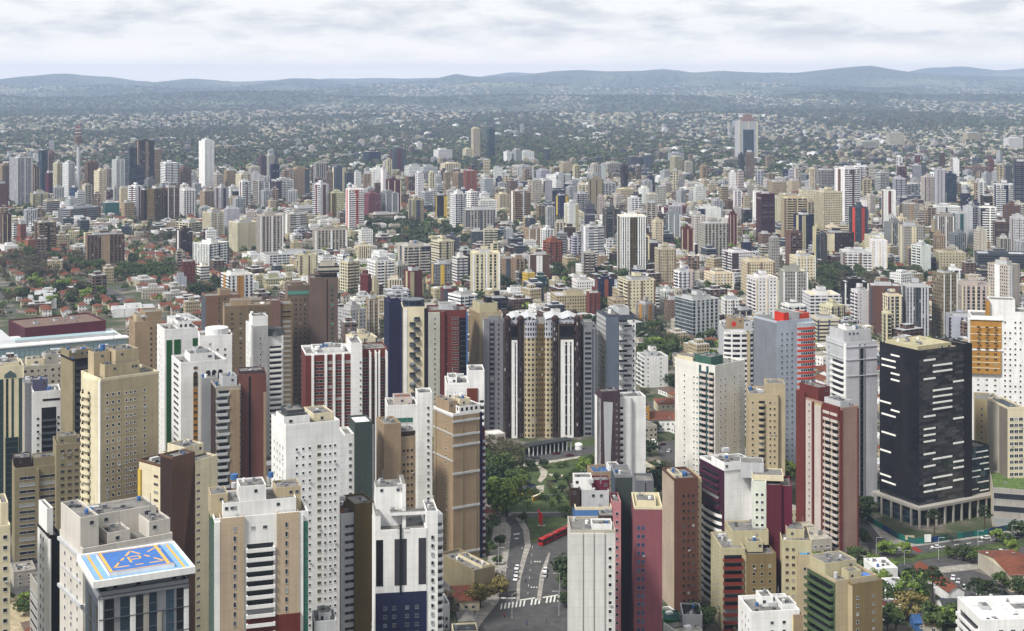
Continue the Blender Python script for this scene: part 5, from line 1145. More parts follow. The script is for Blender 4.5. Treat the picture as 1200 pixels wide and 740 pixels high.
for x0, x1, y0, y1, n, h0, h1 in REG:
    for tr in range(n * 3):
        if n <= 0 or ntow >= 235: break
        yb = mr.uniform(y0, y1); x = mr.uniform(x0, x1); s = (yb - HY) / H0; h = mr.uniform(h0, h1); wd = mr.uniform(10, 19) * s; yt = yb - h * s
        gx, gy = G(x, yb)
        if nogo(x, yb) or inwood(x, yb) or not free(gx, gy + 8, 13): continue
        Y = F / s; bad = False
        for (a, c, ty, by, yy) in RECT:
            if yy > Y:
                ox = min(c, x + wd / 2) - max(a, x - wd / 2); oy = min(by, yb) - max(ty, yt)
                if ox > 0 and oy > 0 and ty + (by - ty) * .45 > yt and ox / (c - a) > .25: bad = True; break
        if bad: continue
        a = x - wd / 2; k = mr.uniform(.05, .4)
        t = midtower(a, a + wd * k, a + wd, yt, yb, mr.choice(TC), mr.choice(['pp', 'vp', 'hb', 'pn', 'bp', 'VV', 'bb', 'hh', 'nb', 'pv', 'gn']))
        cx, cy, r_ = FOOT[-1]; put(cx, cy, r_); n -= 1; ntow += 1
# ------------------------------------------------------------------ occlusion raster: which ground spots show in the photo
ZB = np.full((760, 1210), 1e9)
for a, c, ty, by, yy in RECT:
    i0, i1, j0, j1 = int(max(0, ty)), int(min(759, by)), int(max(0, a)), int(min(1209, c))
    if i1 > i0 and j1 > j0: ZB[i0:i1, j0:j1] = np.minimum(ZB[i0:i1, j0:j1], yy)
def seen(x, y, Y):
    i, j = int(y), int(x)
    return 0 <= i < 740 and 0 <= j < 1200 and ZB[i, j] > Y

# ------------------------------------------------------------------ trees
def leafy(n, size, rad, hh, base, clumps, seed, flatk=1.0, up=.25):
    r = np.random.default_rng(seed); V = []; 
    cc = r.normal(size=(clumps, 3)); cc /= np.linalg.norm(cc, axis=1)[:, None]; cc *= r.uniform(.25, 1, (clumps, 1)) ** .5
    cc[:, 0] *= rad; cc[:, 1] *= rad; cc[:, 2] = base + hh / 2 + cc[:, 2] * hh / 2
    cr_ = r.uniform(.16, .34, clumps) * rad * 1.25
    k = r.integers(0, clumps, n); d = r.normal(size=(n, 3)); d /= np.linalg.norm(d, axis=1)[:, None]; rr = r.uniform(.55, 1, (n, 1)) ** .5
    p = cc[k] + d * rr * cr_[k][:, None] * np.array([1, 1, .7 * flatk])
    nn = d * .8 + r.normal(size=(n, 3)) * .5 + np.array([0, 0, up]); nn /= np.linalg.norm(nn, axis=1)[:, None]
    t = np.cross(nn, r.normal(size=(n, 3))); t /= np.linalg.norm(t, axis=1)[:, None]; u = np.cross(nn, t); s = r.uniform(.6, 1.3, (n, 1)) * size / 2
    return np.stack([p - t * s - u * s, p + t * s - u * s, p + t * s + u * s, p - t * s + u * s], 1).reshape(-1, 3)
def leafmat(name, a, c):
    m, N, L, b = newmat(name, .7, .2); g = N.new('ShaderNodeNewGeometry'); n = N.new('ShaderNodeTexNoise'); n.inputs['Scale'].default_value = .35; n.inputs['Detail'].default_value = 3
    n3 = N.new('ShaderNodeTexNoise'); n3.inputs['Scale'].default_value = .035
    L.new(g.outputs['Position'], n.inputs[0]); L.new(g.outputs['Position'], n3.inputs[0]); ad = N.new('ShaderNodeMath'); ad.operation = 'ADD'; L.new(n.outputs[0], ad.inputs[0]); L.new(n3.outputs[0], ad.inputs[1])
    r = N.new('ShaderNodeMapRange'); r.inputs['From Min'].default_value = .75; r.inputs['From Max'].default_value = 1.25; L.new(ad.outputs[0], r.inputs[0])
    x = N.new('ShaderNodeMix'); x.data_type = 'RGBA'; x.inputs[6].default_value = (*a, 1); x.inputs[7].default_value = (*c, 1); L.new(r.outputs[0], x.inputs[0]); L.new(x.outputs[2], b.inputs['Base Color']); return m
LM = [leafmat('leaves_dark', (.018, .032, .013), (.042, .062, .024)), leafmat('leaves_mid', (.03, .055, .016), (.07, .1, .03)), leafmat('leaves_bright', (.085, .14, .025), (.18, .24, .05)), leafmat('leaves_drab', (.055, .052, .032), (.1, .09, .055)), leafmat('leaves_gold', (.12, .1, .03), (.2, .17, .06))]
BARK = flat((72, 58, 46), .9)
LN = ['dark green', 'mid green', 'bright green', 'drab olive', 'yellowish']
def trunk_mesh(hh, r0, seed, spread=2.5, base=3):
    r = random.Random(seed); b = MB(); b.cyl(0, 0, r0, 0, base + .5, 7, r1=r0 * .7)
    for i in range(6):
        a = i * 1.05 + r.uniform(-.3, .3); x, y, z = 0, 0, base; 
        for s in range(3):
            nx, ny, nz_ = x + math.cos(a) * spread / 3, y + math.sin(a) * spread / 3, z + (hh - base) / 3.4; w0, w1 = r0 * (.5 - .13 * s), r0 * (.5 - .13 * (s + 1))
            for k in range(4):
                k0, k1 = k * math.pi / 2, (k + 1) * math.pi / 2
                b.quad([(x + w0 * math.cos(k0), y + w0 * math.sin(k0), z), (x + w0 * math.cos(k1), y + w0 * math.sin(k1), z), (nx + w1 * math.cos(k1), ny + w1 * math.sin(k1), nz_), (nx + w1 * math.cos(k0), ny + w1 * math.sin(k0), nz_)])
            x, y, z = nx, ny, nz_
    return b.mesh('trunk', [BARK])
QI = lambda n: np.arange(n * 4).reshape(-1, 4)
def crown(n, size, rad, hh, base, cl, seed, mat, fk=1): c_ = leafy(n, size, rad, hh, base, cl, seed, fk); return np_mesh('crown', c_, QI(n), [mat])
TM = {}
for k in range(5):
    for v in range(2): TM[(k, v)] = (trunk_mesh(7, .3, k * 3 + v), crown(1500 if k != 3 else 800, .62 if k != 3 else .45, 4.2 + v, 6.2 + v, 2.6, 22 + 6 * v, k * 7 + v, LM[k]))
# parana pine: tall bare trunk, flat tiers of upturned tufts
b = MB(); b.cyl(0, 0, .38, 0, 14.5, 8, r1=.2)
for i in range(16):
    a = i * 2.4; z = 9 + (i % 8) * .7; l_ = 4.6 - (i % 8) * .42
    for s in range(3):
        r0, r1 = l_ * s / 3, l_ * (s + 1) / 3; z0_, z1_ = z + .5 * (s / 3) ** 2 * 3, z + .5 * ((s + 1) / 3) ** 2 * 3
        b.quad([(r0 * math.cos(a), r0 * math.sin(a), z0_), (r1 * math.cos(a), r1 * math.sin(a), z1_), (r1 * math.cos(a), r1 * math.sin(a), z1_ + .12), (r0 * math.cos(a), r0 * math.sin(a), z0_ + .12)])
PT = b.mesh('trunk', [BARK])
r_ = np.random.default_rng(5); cs = []
for i in range(46):
    a = i * 2.4; q_ = (i % 8); l_ = (4.9 - q_ * .45) * r_.uniform(.6, 1); z = 10.2 + q_ * .62
    c0 = leafy(60, .4, .95, .8, 0, 5, 100 + i); c0 += np.array([l_ * math.cos(a), l_ * math.sin(a), z]); cs.append(c0)
cs = np.concatenate(cs); PC = np_mesh('crown', cs, QI(len(cs) // 4), [LM[0]])
PALM_T = None
b = MB(); b.cyl(0, 0, .22, 0, 7, 7, r1=.15); PALM_T = b.mesh('trunk', [BARK]); b = MB()
for i in range(14):
    a = i * 2.4; e = .2 + (i % 3) * .45; px_, pz_ = 0, 7
    for s in range(4):
        nx_ = (s + 1) * .75; nz2 = 7 + math.sin(e) * nx_ - .16 * nx_ * nx_; w0 = .35
        b.quad([(px_ * math.cos(a) - w0 * math.sin(a), px_ * math.sin(a) + w0 * math.cos(a), pz_ - .1), (px_ * math.cos(a) + w0 * math.sin(a), px_ * math.sin(a) - w0 * math.cos(a), pz_ - .1), (nx_ * math.cos(a) + w0 * .7 * math.sin(a), nx_ * math.sin(a) - w0 * .7 * math.cos(a), nz2), (nx_ * math.cos(a) - w0 * .7 * math.sin(a), nx_ * math.sin(a) + w0 * .7 * math.cos(a), nz2)]); px_, pz_ = nx_, nz2
PALM_C = b.mesh('crown', [LM[1]])
ALAB = []   # (object, kind phrase, px, py, plural) for shared labels
def nearest(px, py, lst=None):
    return min(LAND, key=lambda l: (l[0] - px) ** 2 + ((l[1] + 20 - py) * 1.3) ** 2)
def add_tree(x, y, k, sc, v=None, label=None, X=None, Y=None):
    if X is None: X, Y = G(x, y)
    r = ob('tree', None, None, (X, Y, 0), random.uniform(0, 6.28)); r.scale = (sc * random.uniform(.9, 1.15), sc * random.uniform(.9, 1.15), sc * random.uniform(.9, 1.1))
    if k == 'pine': tm, cm = PT, PC
    elif k == 'palm': tm, cm = PALM_T, PALM_C
    else: tm, cm = TM[(k, random.randint(0, 1) if v is None else v)]
    ob('trunk', tm, r); ob('crown', cm, r)
    if k == 'pine': r.name = 'pine_tree'
    if k == 'palm': r.name = 'palm_tree'
    r['category'] = 'tree'; put(X, Y, 2.5 * sc)
    if label: r['label'] = label
    else: ALAB.append((r, {'pine': 'flat topped parana pine', 'palm': 'palm tree'}.get(k) or LN[k] + ' leafy tree', x, y, 'trees'))
    return r
add_tree(594, 606, 2, 1.9, 1, 'largest bright green tree beside the tan corner tower in the park')
add_tree(583, 600, 0, 1.5, 0, 'dark green tree in the shade behind the tan corner tower')
add_tree(669, 688, 0, 1.35, 1, 'big dark green tree on the traffic island in front of the red bus')
add_tree(684, 556, 2, .95, 0, 'rounded bright green tree at the right end of the colonnade')
add_tree(586, 700, 4, .95, 0, 'yellowish autumn tree by the orange roofed house')
add_tree(563, 712, 4, 1.0, 1, 'taller yellow green tree left of the road by the house'); add_tree(572, 636, 'palm', 1.15, None, 'palm tree on the pavement below the tan corner tower')
for x, y, k, s in ((600, 552, 3, 1.1), (588, 545, 3, 1.3), (608, 540, 3, 1.0), (596, 534, 3, 1.0), (580, 532, 3, 1), (666, 570, 1, .7), (672, 592, 3, .9), (655, 590, 1, .4), (633, 586, 1, .4), (628, 582, 1, .35), (648, 582, 1, .4), (658, 577, 0, .45), (646, 594, 2, .35), (690, 584, 1, .8), (652, 563, 0, .4), (610, 590, 1, .6), (618, 596, 2, .4), (674, 560, 1, .5), (690, 548, 1, .8), (645, 575, 3, .45), (608, 566, 2, .8), (606, 552, 1, .8), (612, 612, 1, .6), (603, 575, 1, 1.2), (580, 575, 0, 1.4), (690, 572, 0, .9), (676, 596, 0, .8), (586, 560, 1, 1.2), (640, 588, 0, .35), (693, 570, 0, .9), (700, 588, 0, 1.1), (682, 600, 1, .7), (622, 552, 0, .6), (637, 549, 0, .5), (615, 558, 1, .5), (654, 549, 1, .35), (662, 548, 1, .35), (680, 545, 1, .4), (663, 606, 1, .55), (760, 590, 0, 1.6), (772, 600, 1, 1.4), (752, 575, 0, 1.2), (768, 560, 0, 1), (586, 640, 1, .6), (583, 662, 1, .5), (584, 684, 3, .6), (372, 728, 0, 1.5), (366, 740, 0, 1.3), (378, 740, 1, 1.2), (700, 655, 0, 1.2), (662, 690, 1, .7), (664, 712, 0, .7)): add_tree(x, y, k, s)
add_tree(1093, 720, 'pine', 1.15, None, 'tall flat topped pine in front of the avenue, left of the car park'); add_tree(1146, 722, 'pine', 1.05, None, 'dark flat topped pine over the car park'); add_tree(1158, 728, 'pine', .95, None, 'lower of two dark pines at the right of the car park')
add_tree(1095, 634, 'pine', .85, None, 'pine standing before the black glass tower behind the teal hoarding'); add_tree(1154, 626, 'pine', .8, None, 'pine before the low wing of the black glass tower')
for x, y, k, s in ((1040, 652, 2, .7), (1044, 675, 2, .8), (1061, 654, 2, .75), (1006, 660, 1, .8), (1030, 690, 2, .8), (1070, 712, 2, 1.3), (1068, 728, 4, 1.15), (1136, 660, 1, .9), (1129, 658, 0, .7), (1168, 636, 2, .7), (1186, 652, 2, .8), (1192, 632, 0, .9), (1116, 636, 3, .5), (1115, 655, 1, .6), (1036, 712, 1, 1), (1050, 738, 1, 1.0), (1040, 740, 1, 1.1), (1098, 742, 1, 1.2), (1110, 736, 2, .8), (1120, 735, 1, .9), (1070, 690, 0, .9), (1014, 672, 1, .8), (1025, 668, 2, .7), (990, 668, 1, .9), (978, 672, 0, .9), (965, 670, 1, .9), (955, 665, 2, .8), (1016, 640, 1, .5), (1010, 634, 1, .6), (1150, 735, 'palm', 1.1), (1140, 732, 'palm', 1.0), (22, 715, 1, .6), (32, 712, 2, .6), (28, 722, 1, .6), (1177, 690, 1, .9), (1195, 700, 0, .9), (1188, 738, 1, .8), (1180, 640, 1, .6), (950, 690, 1, .8), (812, 735, 0, .9), (826, 738, 1, .9), (1010, 612, 0, .8), (1013, 600, 0, .9)): add_tree(x, y, k, s)
ntree = 70
CAND = []     # every other tree: (size px, X, Y, z, kind, scale, px, py)
for a, e, c, d, n, k in WOODS:
    for i in range(int(n * (1.4 if k != 0 else 1.1))):
        x = a + c * mr.uniform(-1, 1); y = e + d * mr.uniform(-1, 1)
        if ((x - a) / c) ** 2 + ((y - e) / d) ** 2 > 1: continue
        X, Y = G(x, y)
        if not free(X, Y, 2): continue
        kk = k if mr.random() < .55 else mr.choice([0, 1, 3, 3]); CAND.append((X, Y, kk, mr.uniform(.8, 1.5), x, y))
# ------------------------------------------------------------------ houses and low blocks on a street grid
GA = R(24); ca, sa = math.cos(GA), math.sin(GA)
HMESH = {}
def house_parts(k):
    """k -> (wall mesh, roof mesh)"""
    if k in HMESH: return HMESH[k]
    r = random.Random(k); kind = k % 6; W_, D_ = r.uniform(9, 14), r.uniform(8, 12); hh = r.choice([3.2, 3.4, 6.1]); wc = r.choice(['white', 'cream', 'sand', 'stone', 'palepink', 'white', 'paleyellow'])
    if kind in (4, 5): hh = r.choice([4, 6.5, 9.4]); W_ *= 1.4; D_ *= 1.3
    b = MB(); b.box(-W_ / 2, W_ / 2, -D_ / 2, D_ / 2, 0, hh, 0, 1 if kind > 3 else 0); wm = b.mesh('wall', [fac('P', wc), roofm('stone')]); b = MB()
    rc = r.choice(['terracotta', 'terracotta', 'taupe', 'brown', 'terracotta'])
    if kind in (0, 1): b.hip(-W_ / 2, W_ / 2, -D_ / 2, D_ / 2, hh, 2.2, 0); mt = [tiles(rc)]
    elif kind == 2: b.gable(-W_ / 2, W_ / 2, -D_ / 2, D_ / 2, hh, 2.4, 0, .5, 'x', 1); mt = [tiles(rc), wall(wc, False)]
    elif kind == 3: b.gable(-W_ / 2, W_ / 2, -D_ / 2, D_ / 2, hh, 1.6, 0, .4, 'y', 1); mt = [roofm(r.choice(['roofgrey', 'concrete', 'lightgrey'])), wall(wc, False)]
    else:
        t_ = .3; x0, x1, y0, y1 = -W_ / 2, W_ / 2, -D_ / 2, D_ / 2
        for q in ((x0, x1, y0, y0 + t_), (x0, x1, y1 - t_, y1), (x0, x0 + t_, y0 + t_, y1 - t_), (x1 - t_, x1, y0 + t_, y1 - t_)): b.box(*q, hh, hh + .5, 0)
        b.box(x0 + 1.5, x0 + 4, -1.5, 1.5, hh, hh + 1.8, 0); b.gable(0, x1 - .5, y0 + .5, y1 - .5, hh + .15, .7, 1, 0, 'x', 1); mt = [wall(wc, False), roofm(r.choice(['white', 'roofgrey', 'lightgrey', 'concrete']))]
    HMESH[k] = (wm, b.mesh('roof', mt), rc, kind, W_, D_); return HMESH[k]
HC = []
def ingrid(u, v):
    return (u % 112) > 13 and (v % 96) > 13
Ymax = 3300
for iu in range(-160, 345):
    for iv in range(-106, 345):
        u, v = iu * 14.5 + mr.uniform(-2, 2), iv * 14.5 + mr.uniform(-2, 2)
        X, Y = u * ca - v * sa, u * sa + v * ca
        if Y < 430 or Y > Ymax or abs(X) > .44 * Y + 20: continue
        if (u % 112) < 18 or (v % 96) < 18: 
            if (u % 112 < 20 or v % 96 < 20) and mr.random() < .3 and free(X, Y, 2): 
                x, y = PX(X, Y, 0); 
                if not nogo(x, y): CAND.append((X, Y, mr.choice([0, 1, 1, 3, 2]), mr.uniform(.5, .9), x, y))
            continue
        x, y = PX(X, Y, 0)
        if nogo(x, y): continue
        if inwood(x, y):
            if mr.random() < .5: continue
        dens = mr.random(); tree = .30 if (x < 280 and y > 290) or x > 900 else .34
        if dens < tree:
            if free(X, Y, 3): CAND.append((X, Y, mr.choice([0, 0, 1, 1, 2, 3]), mr.uniform(.6, 1.15), x, y))
        elif dens < .93:
            if free(X, Y, 6):
                red = (x < 290 and y > 285) or mr.random() < .35
                k = mr.choice([0, 1, 2, 6, 7, 8, 12, 13, 14, 18, 24, 25]) if red else mr.choice([3, 4, 5, 9, 10, 11, 15, 16, 17, 22, 23, 28, 29])
                if mr.random() < (.75 if red else .3): CAND.append((X + mr.uniform(6, 9), Y + mr.uniform(-8, 8), mr.choice([0, 0, 1, 3, 3, 1]), mr.uniform(.45, .85), x + 3, y))
                HC.append((X, Y, k, GA + mr.choice([0, 0, math.pi / 2]) + mr.uniform(-.06, .06), x, y, mr.uniform(.65, .98)))
# extra taller flats in the mid distance, merged later if beyond the count
vis = sorted([h for h in HC if seen(h[4], h[5] - 3, h[1])], key=lambda h: h[1])[:270]; vs = set(id(h) for h in vis)
for X, Y, k, a, x, y, s in vis:
    wm, rm, rc, kind, _, _ = house_parts(k); r = ob('house', None, None, (X, Y, 0), a); r.scale = (s, s, 1); ob('wall', wm, r); ob('roof', rm, r); r['category'] = 'house'
    ALAB.append((r, {0: '%s tiled house' % CNAME[rc], 1: '%s tiled house' % CNAME[rc], 2: '%s gabled house' % CNAME[rc], 3: 'grey roofed low house', 4: 'flat roofed low building', 5: 'flat roofed low building'}[kind], x, y, 'houses'))
def merge(name, items, z=None):
    """items: (mesh, X, Y, Z, rot, sx, sz) -> one object"""
    cache = {}; mats = []; V = []; Q = []; LS = []; MI = []; UV = []; off = 0; lt = []
    for me, X, Y, Z, a, sx, sz in items:
        if me.name not in cache:
            v = np.empty(len(me.vertices) * 3); me.vertices.foreach_get('co', v); li = np.empty(len(me.loops), int); me.loops.foreach_get('vertex_index', li)
            t_ = np.empty(len(me.polygons), int); me.polygons.foreach_get('loop_total', t_); mi = np.empty(len(me.polygons), int); me.polygons.foreach_get('material_index', mi)
            uv = np.zeros(len(me.loops) * 2); mm = []
            if me.uv_layers: me.uv_layers[0].data.foreach_get('uv', uv)
            for q in me.materials:
                if q not in mats: mats.append(q)
                mm.append(mats.index(q))
            cache[me.name] = (v.reshape(-1, 3), li, t_, np.array(mm)[mi], uv)
        v, li, t_, mi, uv = cache[me.name]; c, s = math.cos(a), math.sin(a)
        V.append(np.stack([X + sx * (c * v[:, 0] - s * v[:, 1]), Y + sx * (s * v[:, 0] + c * v[:, 1]), Z + v[:, 2] * sz], 1)); Q.append(li + off); lt.append(t_); MI.append(mi); UV.append(uv + np.tile([X % 97, 0], len(li))); off += len(v)
    if not V: return None
    V = np.concatenate(V); Q = np.concatenate(Q); lt = np.concatenate(lt); m2 = bpy.data.meshes.new(name)
    m2.vertices.add(len(V)); m2.vertices.foreach_set('co', V.astype(np.float32).ravel()); m2.loops.add(len(Q)); m2.loops.foreach_set('vertex_index', Q.astype(np.int32))
    m2.polygons.add(len(lt)); m2.polygons.foreach_set('loop_start', np.concatenate([[0], np.cumsum(lt)[:-1]]).astype(np.int32)); m2.polygons.foreach_set('loop_total', lt.astype(np.int32)); m2.polygons.foreach_set('material_index', np.concatenate(MI).astype(np.int32))
    ul = m2.uv_layers.new(name='UVMap'); ul.data.foreach_set('uv', np.concatenate(UV).astype(np.float32))
    for q in mats: m2.materials.append(q)
    m2.update(calc_edges=True); return tag(ob(name, m2), kind='stuff')
# towers past the three hundred that show largest: one mass
tw = sorted([a for a in AUTO if a[3] == 'tower'], key=lambda a: AREA[a[0].name]); total = sum(1 for o in S.objects if o.name.startswith('apartment_tower') and o.parent is None); items = []; drop = set(); gone = []
for a in tw[:max(0, total - 294)]:
    o = a[0]; drop.add(o.name); c, s = math.cos(o.rotation_euler.z), math.sin(o.rotation_euler.z)
    for ch in list(o.children): 
        l = ch.location; items.append((ch.data, o.location.x + c * l.x - s * l.y, o.location.y + s * l.x + c * l.y, o.location.z + l.z, o.rotation_euler.z + ch.rotation_euler.z, 1, 1)); gone.append(ch)
AUTO[:] = [a for a in AUTO if a[0].name not in drop]
bpy.data.batch_remove(gone + [bpy.data.objects[n] for n in drop])
if items: tag(merge('distant_towers', items), 'smallest far off slim towers mixed into the skyline band', 'towers')
items = []
for h in HC:
    if id(h) in vs: continue
    X, Y, k, a, x, y, s = h; wm, rm, *_ = house_parts(k); items += [(wm, X, Y, 0, a, s, 1), (rm, X, Y, 0, a, s, 1)]
tag(merge('distant_houses', items), 'crowd of small houses and low roofs filling the ground between the towers', 'houses')
# far suburbs: houses thinning out over the plain and up the hills
items = []
for i in range(31000):
    Y = 3250 * (14500 / 3250) ** (mr.random() ** 1.0); X = mr.uniform(-.50, .50) * Y
    d_ = float(vn(X / 420 + 9, Y / 900)) ; d2 = float(vn(X / 900 + 31, Y / 2300))
    if (Y > 5200 and d_ * .5 + d2 * .7 < .56 + .12 * min(1, (Y - 5200) / 8000)) or (Y <= 5200 and d_ < .34): continue
    k = mr.choice([0, 1, 2, 3, 4, 5, 6, 9, 10, 11, 14, 16, 17, 22]); wm, rm, *_ = house_parts(k); sc = .68 * mr.uniform(.7, 1.3) * (1 if Y < 7000 else (1.5 if Y < 11000 else 2.2)); z = float(terr(X, Y))
    items += [(wm, X, Y, z, mr.uniform(0, 3.1), sc, sc), (rm, X, Y, z, 0, sc, sc)]
    items[-1] = (rm, X, Y, z, items[-2][4], sc, sc)
tag(merge('suburb_houses', items), 'tiny pale houses scattered through the far suburbs below the hills', 'houses')
# far small flats, beyond the counted towers
bl = []
for i, (wd, dp, hh, col, p) in enumerate([(16, 14, 18, 'white', 'p'), (20, 13, 13, 'lightgrey', 'b'), (14, 14, 30, 'lightgrey', 'v'), (26, 16, 10, 'stone', 'P'), (15, 14, 24, 'palepink', 'p'), (14, 12, 22, 'taupe', 'b'), (34, 20, 9, 'white', 'n'), (13, 13, 27, 'tan', 'b'), (20, 14, 12, 'taupe', 'b'), (18, 13, 16, 'slate', 'h'), (22, 13, 11, 'brown', 'H'), (17, 12, 15, 'sand', 'p')]):
    b = MB(); b.box(-wd / 2, wd / 2, -dp / 2, dp / 2, 0, hh, 0, 1); b.box(-wd / 5, wd / 5, -dp / 4, dp / 4, hh, hh + 3, 0, 1); bl.append(b.mesh('block_shape', [fac(p, col), roofm('lightgrey')]))
items = []
for i in range(3200):
    Y = 1000 * (7600 / 1000) ** (mr.random() ** 1.0); X = mr.uniform(-.46, .46) * Y; x, y = PX(X, Y, 0)
    if inwood(x, y) or nogo(x, y) or not free(X, Y, 11): continue
    if Y > 3600 and vn(X / 500 + 2, Y / 900) < .5: continue
    if x < 300 and 282 < y < 380 and mr.random() < .7: continue
    q = mr.choice(range(12)); 
    if (Y > 3000 or Y < 2000) and q in (0, 2, 4, 5, 7) and mr.random() < .85: q = mr.choice([1, 3, 6, 8, 9, 10, 11])
    put(X, Y, 8); items.append((bl[q], X, Y, float(terr(X, Y)), GA + mr.choice([0, 1.57]) + mr.uniform(-.2, .2), mr.uniform(.7, 1.1), mr.uniform(.6, 1.1)))
tag(merge('distant_flats', items), 'low blocks of flats packed through the far half of the town', 'flats')

# ------------------------------------------------------------------ trees: the largest as things, the rest as one mass
cv = sorted([c for c in CAND if seen(c[4], c[5] - 2, c[1])], key=lambda c: c[1] / c[3])[:215]; cs_ = set(id(c) for c in cv)
for X, Y, k, s, x, y in cv: add_tree(x, y, k, s, X=X, Y=Y)
def leafmass(name, pts, nq, q0, label, col):
    """pts rows: X Y Z radius height kind"""
    P = np.array(pts); n = len(P); r = np.random.default_rng(11); d = r.normal(size=(n, nq, 3)); d /= np.linalg.norm(d, axis=2)[..., None]; d[..., 2] = np.abs(d[..., 2]) * 1.0 - .25
    rr = r.uniform(.5, 1, (n, nq, 1)); lump = 1 + .35 * np.sin(d[..., 0:1] * 5 + P[:, None, 0:1]) * np.cos(d[..., 1:2] * 5 + P[:, None, 1:2])
    c_ = np.stack([P[:, 0], P[:, 1], P[:, 2] + P[:, 4] * .45], 1)[:, None, :] + d * rr * lump * np.stack([P[:, 3], P[:, 3], P[:, 4] * .6], 1)[:, None, :]
    nn = d + r.normal(size=d.shape) * .6 + np.array([0, 0, .3]); nn /= np.linalg.norm(nn, axis=2)[..., None]; t = np.cross(nn, r.normal(size=d.shape)); t /= np.linalg.norm(t, axis=2)[..., None]; u = np.cross(nn, t)
    s = (q0 * P[:, 3])[:, None, None] * r.uniform(.6, 1.3, (n, nq, 1)); V = np.stack([c_ - t * s - u * s, c_ + t * s - u * s, c_ + t * s + u * s, c_ - t * s + u * s], 2).reshape(-1, 3)
    me = np_mesh(name, V, QI(n * nq), LM); me.polygons.foreach_set('material_index', np.repeat(P[:, 5].astype(np.int32), nq)); return tag(ob(name, me), label, 'trees', kind='stuff')
pts = [(X, Y, 0, 4.6 * s, 8.5 * s, k) for X, Y, k, s, x, y in [c for c in CAND if id(c) not in cs_]]
leafmass('distant_trees', pts, 90, .17, 'mass of smaller street and garden trees between the town blocks', 'trees')
pts = []
for i in range(64000):
    Y = 2900 * (17500 / 2900) ** (mr.random() ** 1.0); X = mr.uniform(-.52, .52) * Y; g = max(1, Y / 5200) 
    d_ = float(vn(X / 420 + 9, Y / 900)) ; d2 = float(vn(X / 900 + 31, Y / 2300))
    if d_ * .5 + d2 * .7 > .58 and mr.random() < .72: continue
    pts.append((X, Y, float(terr(X, Y)) - (0 if Y < 9000 else 3), mr.uniform(4.5, 8) * min(g, 2.2), mr.uniform(6, 12) * min(g, 1.5), mr.choice([0, 0, 1, 1, 3, 3])))
leafmass('suburb_trees', pts, 14, .42, 'dark woods and tree belts covering the far suburbs and hills', 'trees')
# streets of the grid
b = MB()
def gstrip(u0, v0, u1, v1, w_):
    d = math.hypot(u1 - u0, v1 - v0); nx, ny = -(v1 - v0) / d * w_ / 2, (u1 - u0) / d * w_ / 2
    P = [(u0 - nx, v0 - ny), (u1 - nx, v1 - ny), (u1 + nx, v1 + ny), (u0 + nx, v0 + ny)]; b.quad([(p[0] * ca - p[1] * sa, p[0] * sa + p[1] * ca, zz) for p in P])
def ok(u, v):
    X, Y = u * ca - v * sa, u * sa + v * ca
    if Y < 440 or Y > 3300 or abs(X) > .4 * Y: return False
    x, y = PX(X, Y, 0); return not nogo(x, y) and free(X, Y, 5)
for i in range(-22, 44):
    for j in range(-60, 140):
        u = i * 112 + 6; v0, v1 = j * 32, j * 32 + 32; zz = .008
        if ok(u, v0) and ok(u, v1): gstrip(u, v0, u, v1, 9)
for j in range(-20, 50):
    for i in range(-80, 150):
        v = j * 96 + 6; u0, u1 = i * 37.3, i * 37.3 + 37.3; zz = .012
        if ok(u0, v) and ok(u1, v): gstrip(u0, v, u1, v, 9)
tag(b.build('streets', ASPH), kind='structure')
# ------------------------------------------------------------------ small buildings near the camera
def low(name, label, cat, xl, xc, xr, yt, h, D, cl, cr, roof='flat', rc='roofgrey', nick=None, z0=0):
    t = T(name, label, cat, xl, xc, xr, yt, h, D, cl, cr, nick=nick, top=rc if roof == 'flat' else 'roofgrey', par=.5 if roof == 'flat' else 0)
    if roof in ('gable', 'hip', 'gabley'):
        b = MB(); mt = tiles(rc) if rc in ('terracotta', 'brown', 'taupe') else roofm(rc)
        if roof == 'hip': b.hip(0, t.W, 0, t.D, h, 2.2, 0)
        else: b.gable(0, t.W, 0, t.D, h, 2.2, 0, .5, 'x' if roof == 'gable' else 'y', 1)
        b.build('roof', [mt, wall(cr, False)], t.root)
    t.win('R', .08, .92, max(1, int(t.W / 3.2)), 1.1, 1.1, 0, 1.02 if h > 2.9 else 2, fr='white', off=.9); t.done(); return t
low('house', 'orange tiled house beside the yellowish trees left of the road', 'house', 519, 522, 562, 705, 4, 17, 'cream', 'cream', 'hip', 'terracotta', 'orange tiled house')
low('house', 'cream house with grey roof at the bottom left of the road', 'house', 536, 538, 556, 728, 5, 9, 'cream', 'paleyellow', 'hip', 'roofgrey')
low('low_block', 'dark roofed low building at the bottom edge left of the road', 'building', 529, 531, 560, 742, 4, 8, 'cream', 'cream', 'flat', 'darkgrey')
low('house', 'white flat roofed box building below the median of the avenue', 'building', 1012, 1026, 1052, 668, 7, 13, 'white', 'white', 'flat', 'white', 'white box building')
low('house', 'white house with stepped wings right of the white box building', 'house', 1033, 1048, 1068, 692, 6, 13, 'white', 'white', 'flat', 'lightgrey')
low('house', 'low white wall building with a red tiled edge above the green balcony block', 'house', 1026, 1030, 1060, 712, 5, 9, 'white', 'white', 'flat', 'brick')
low('warehouse', 'grey gabled shed left of the rust red roof', 'shed', 1050, 1082, 1096, 692, 4.5, 26, 'grey', 'lightgrey', 'gabley', 'darkgrey')
low('warehouse', 'long shed with rust red roof beside the car park', 'shed', 1070, 1112, 1130, 694, 4.5, 30, 'white', 'white', 'gabley', 'terracotta', 'rust red shed')
low('house', 'dark grey roofed house with white walls below the rust red shed', 'house', 1096, 1108, 1150, 716, 5, 13, 'white', 'white', 'gable', 'darkgrey')
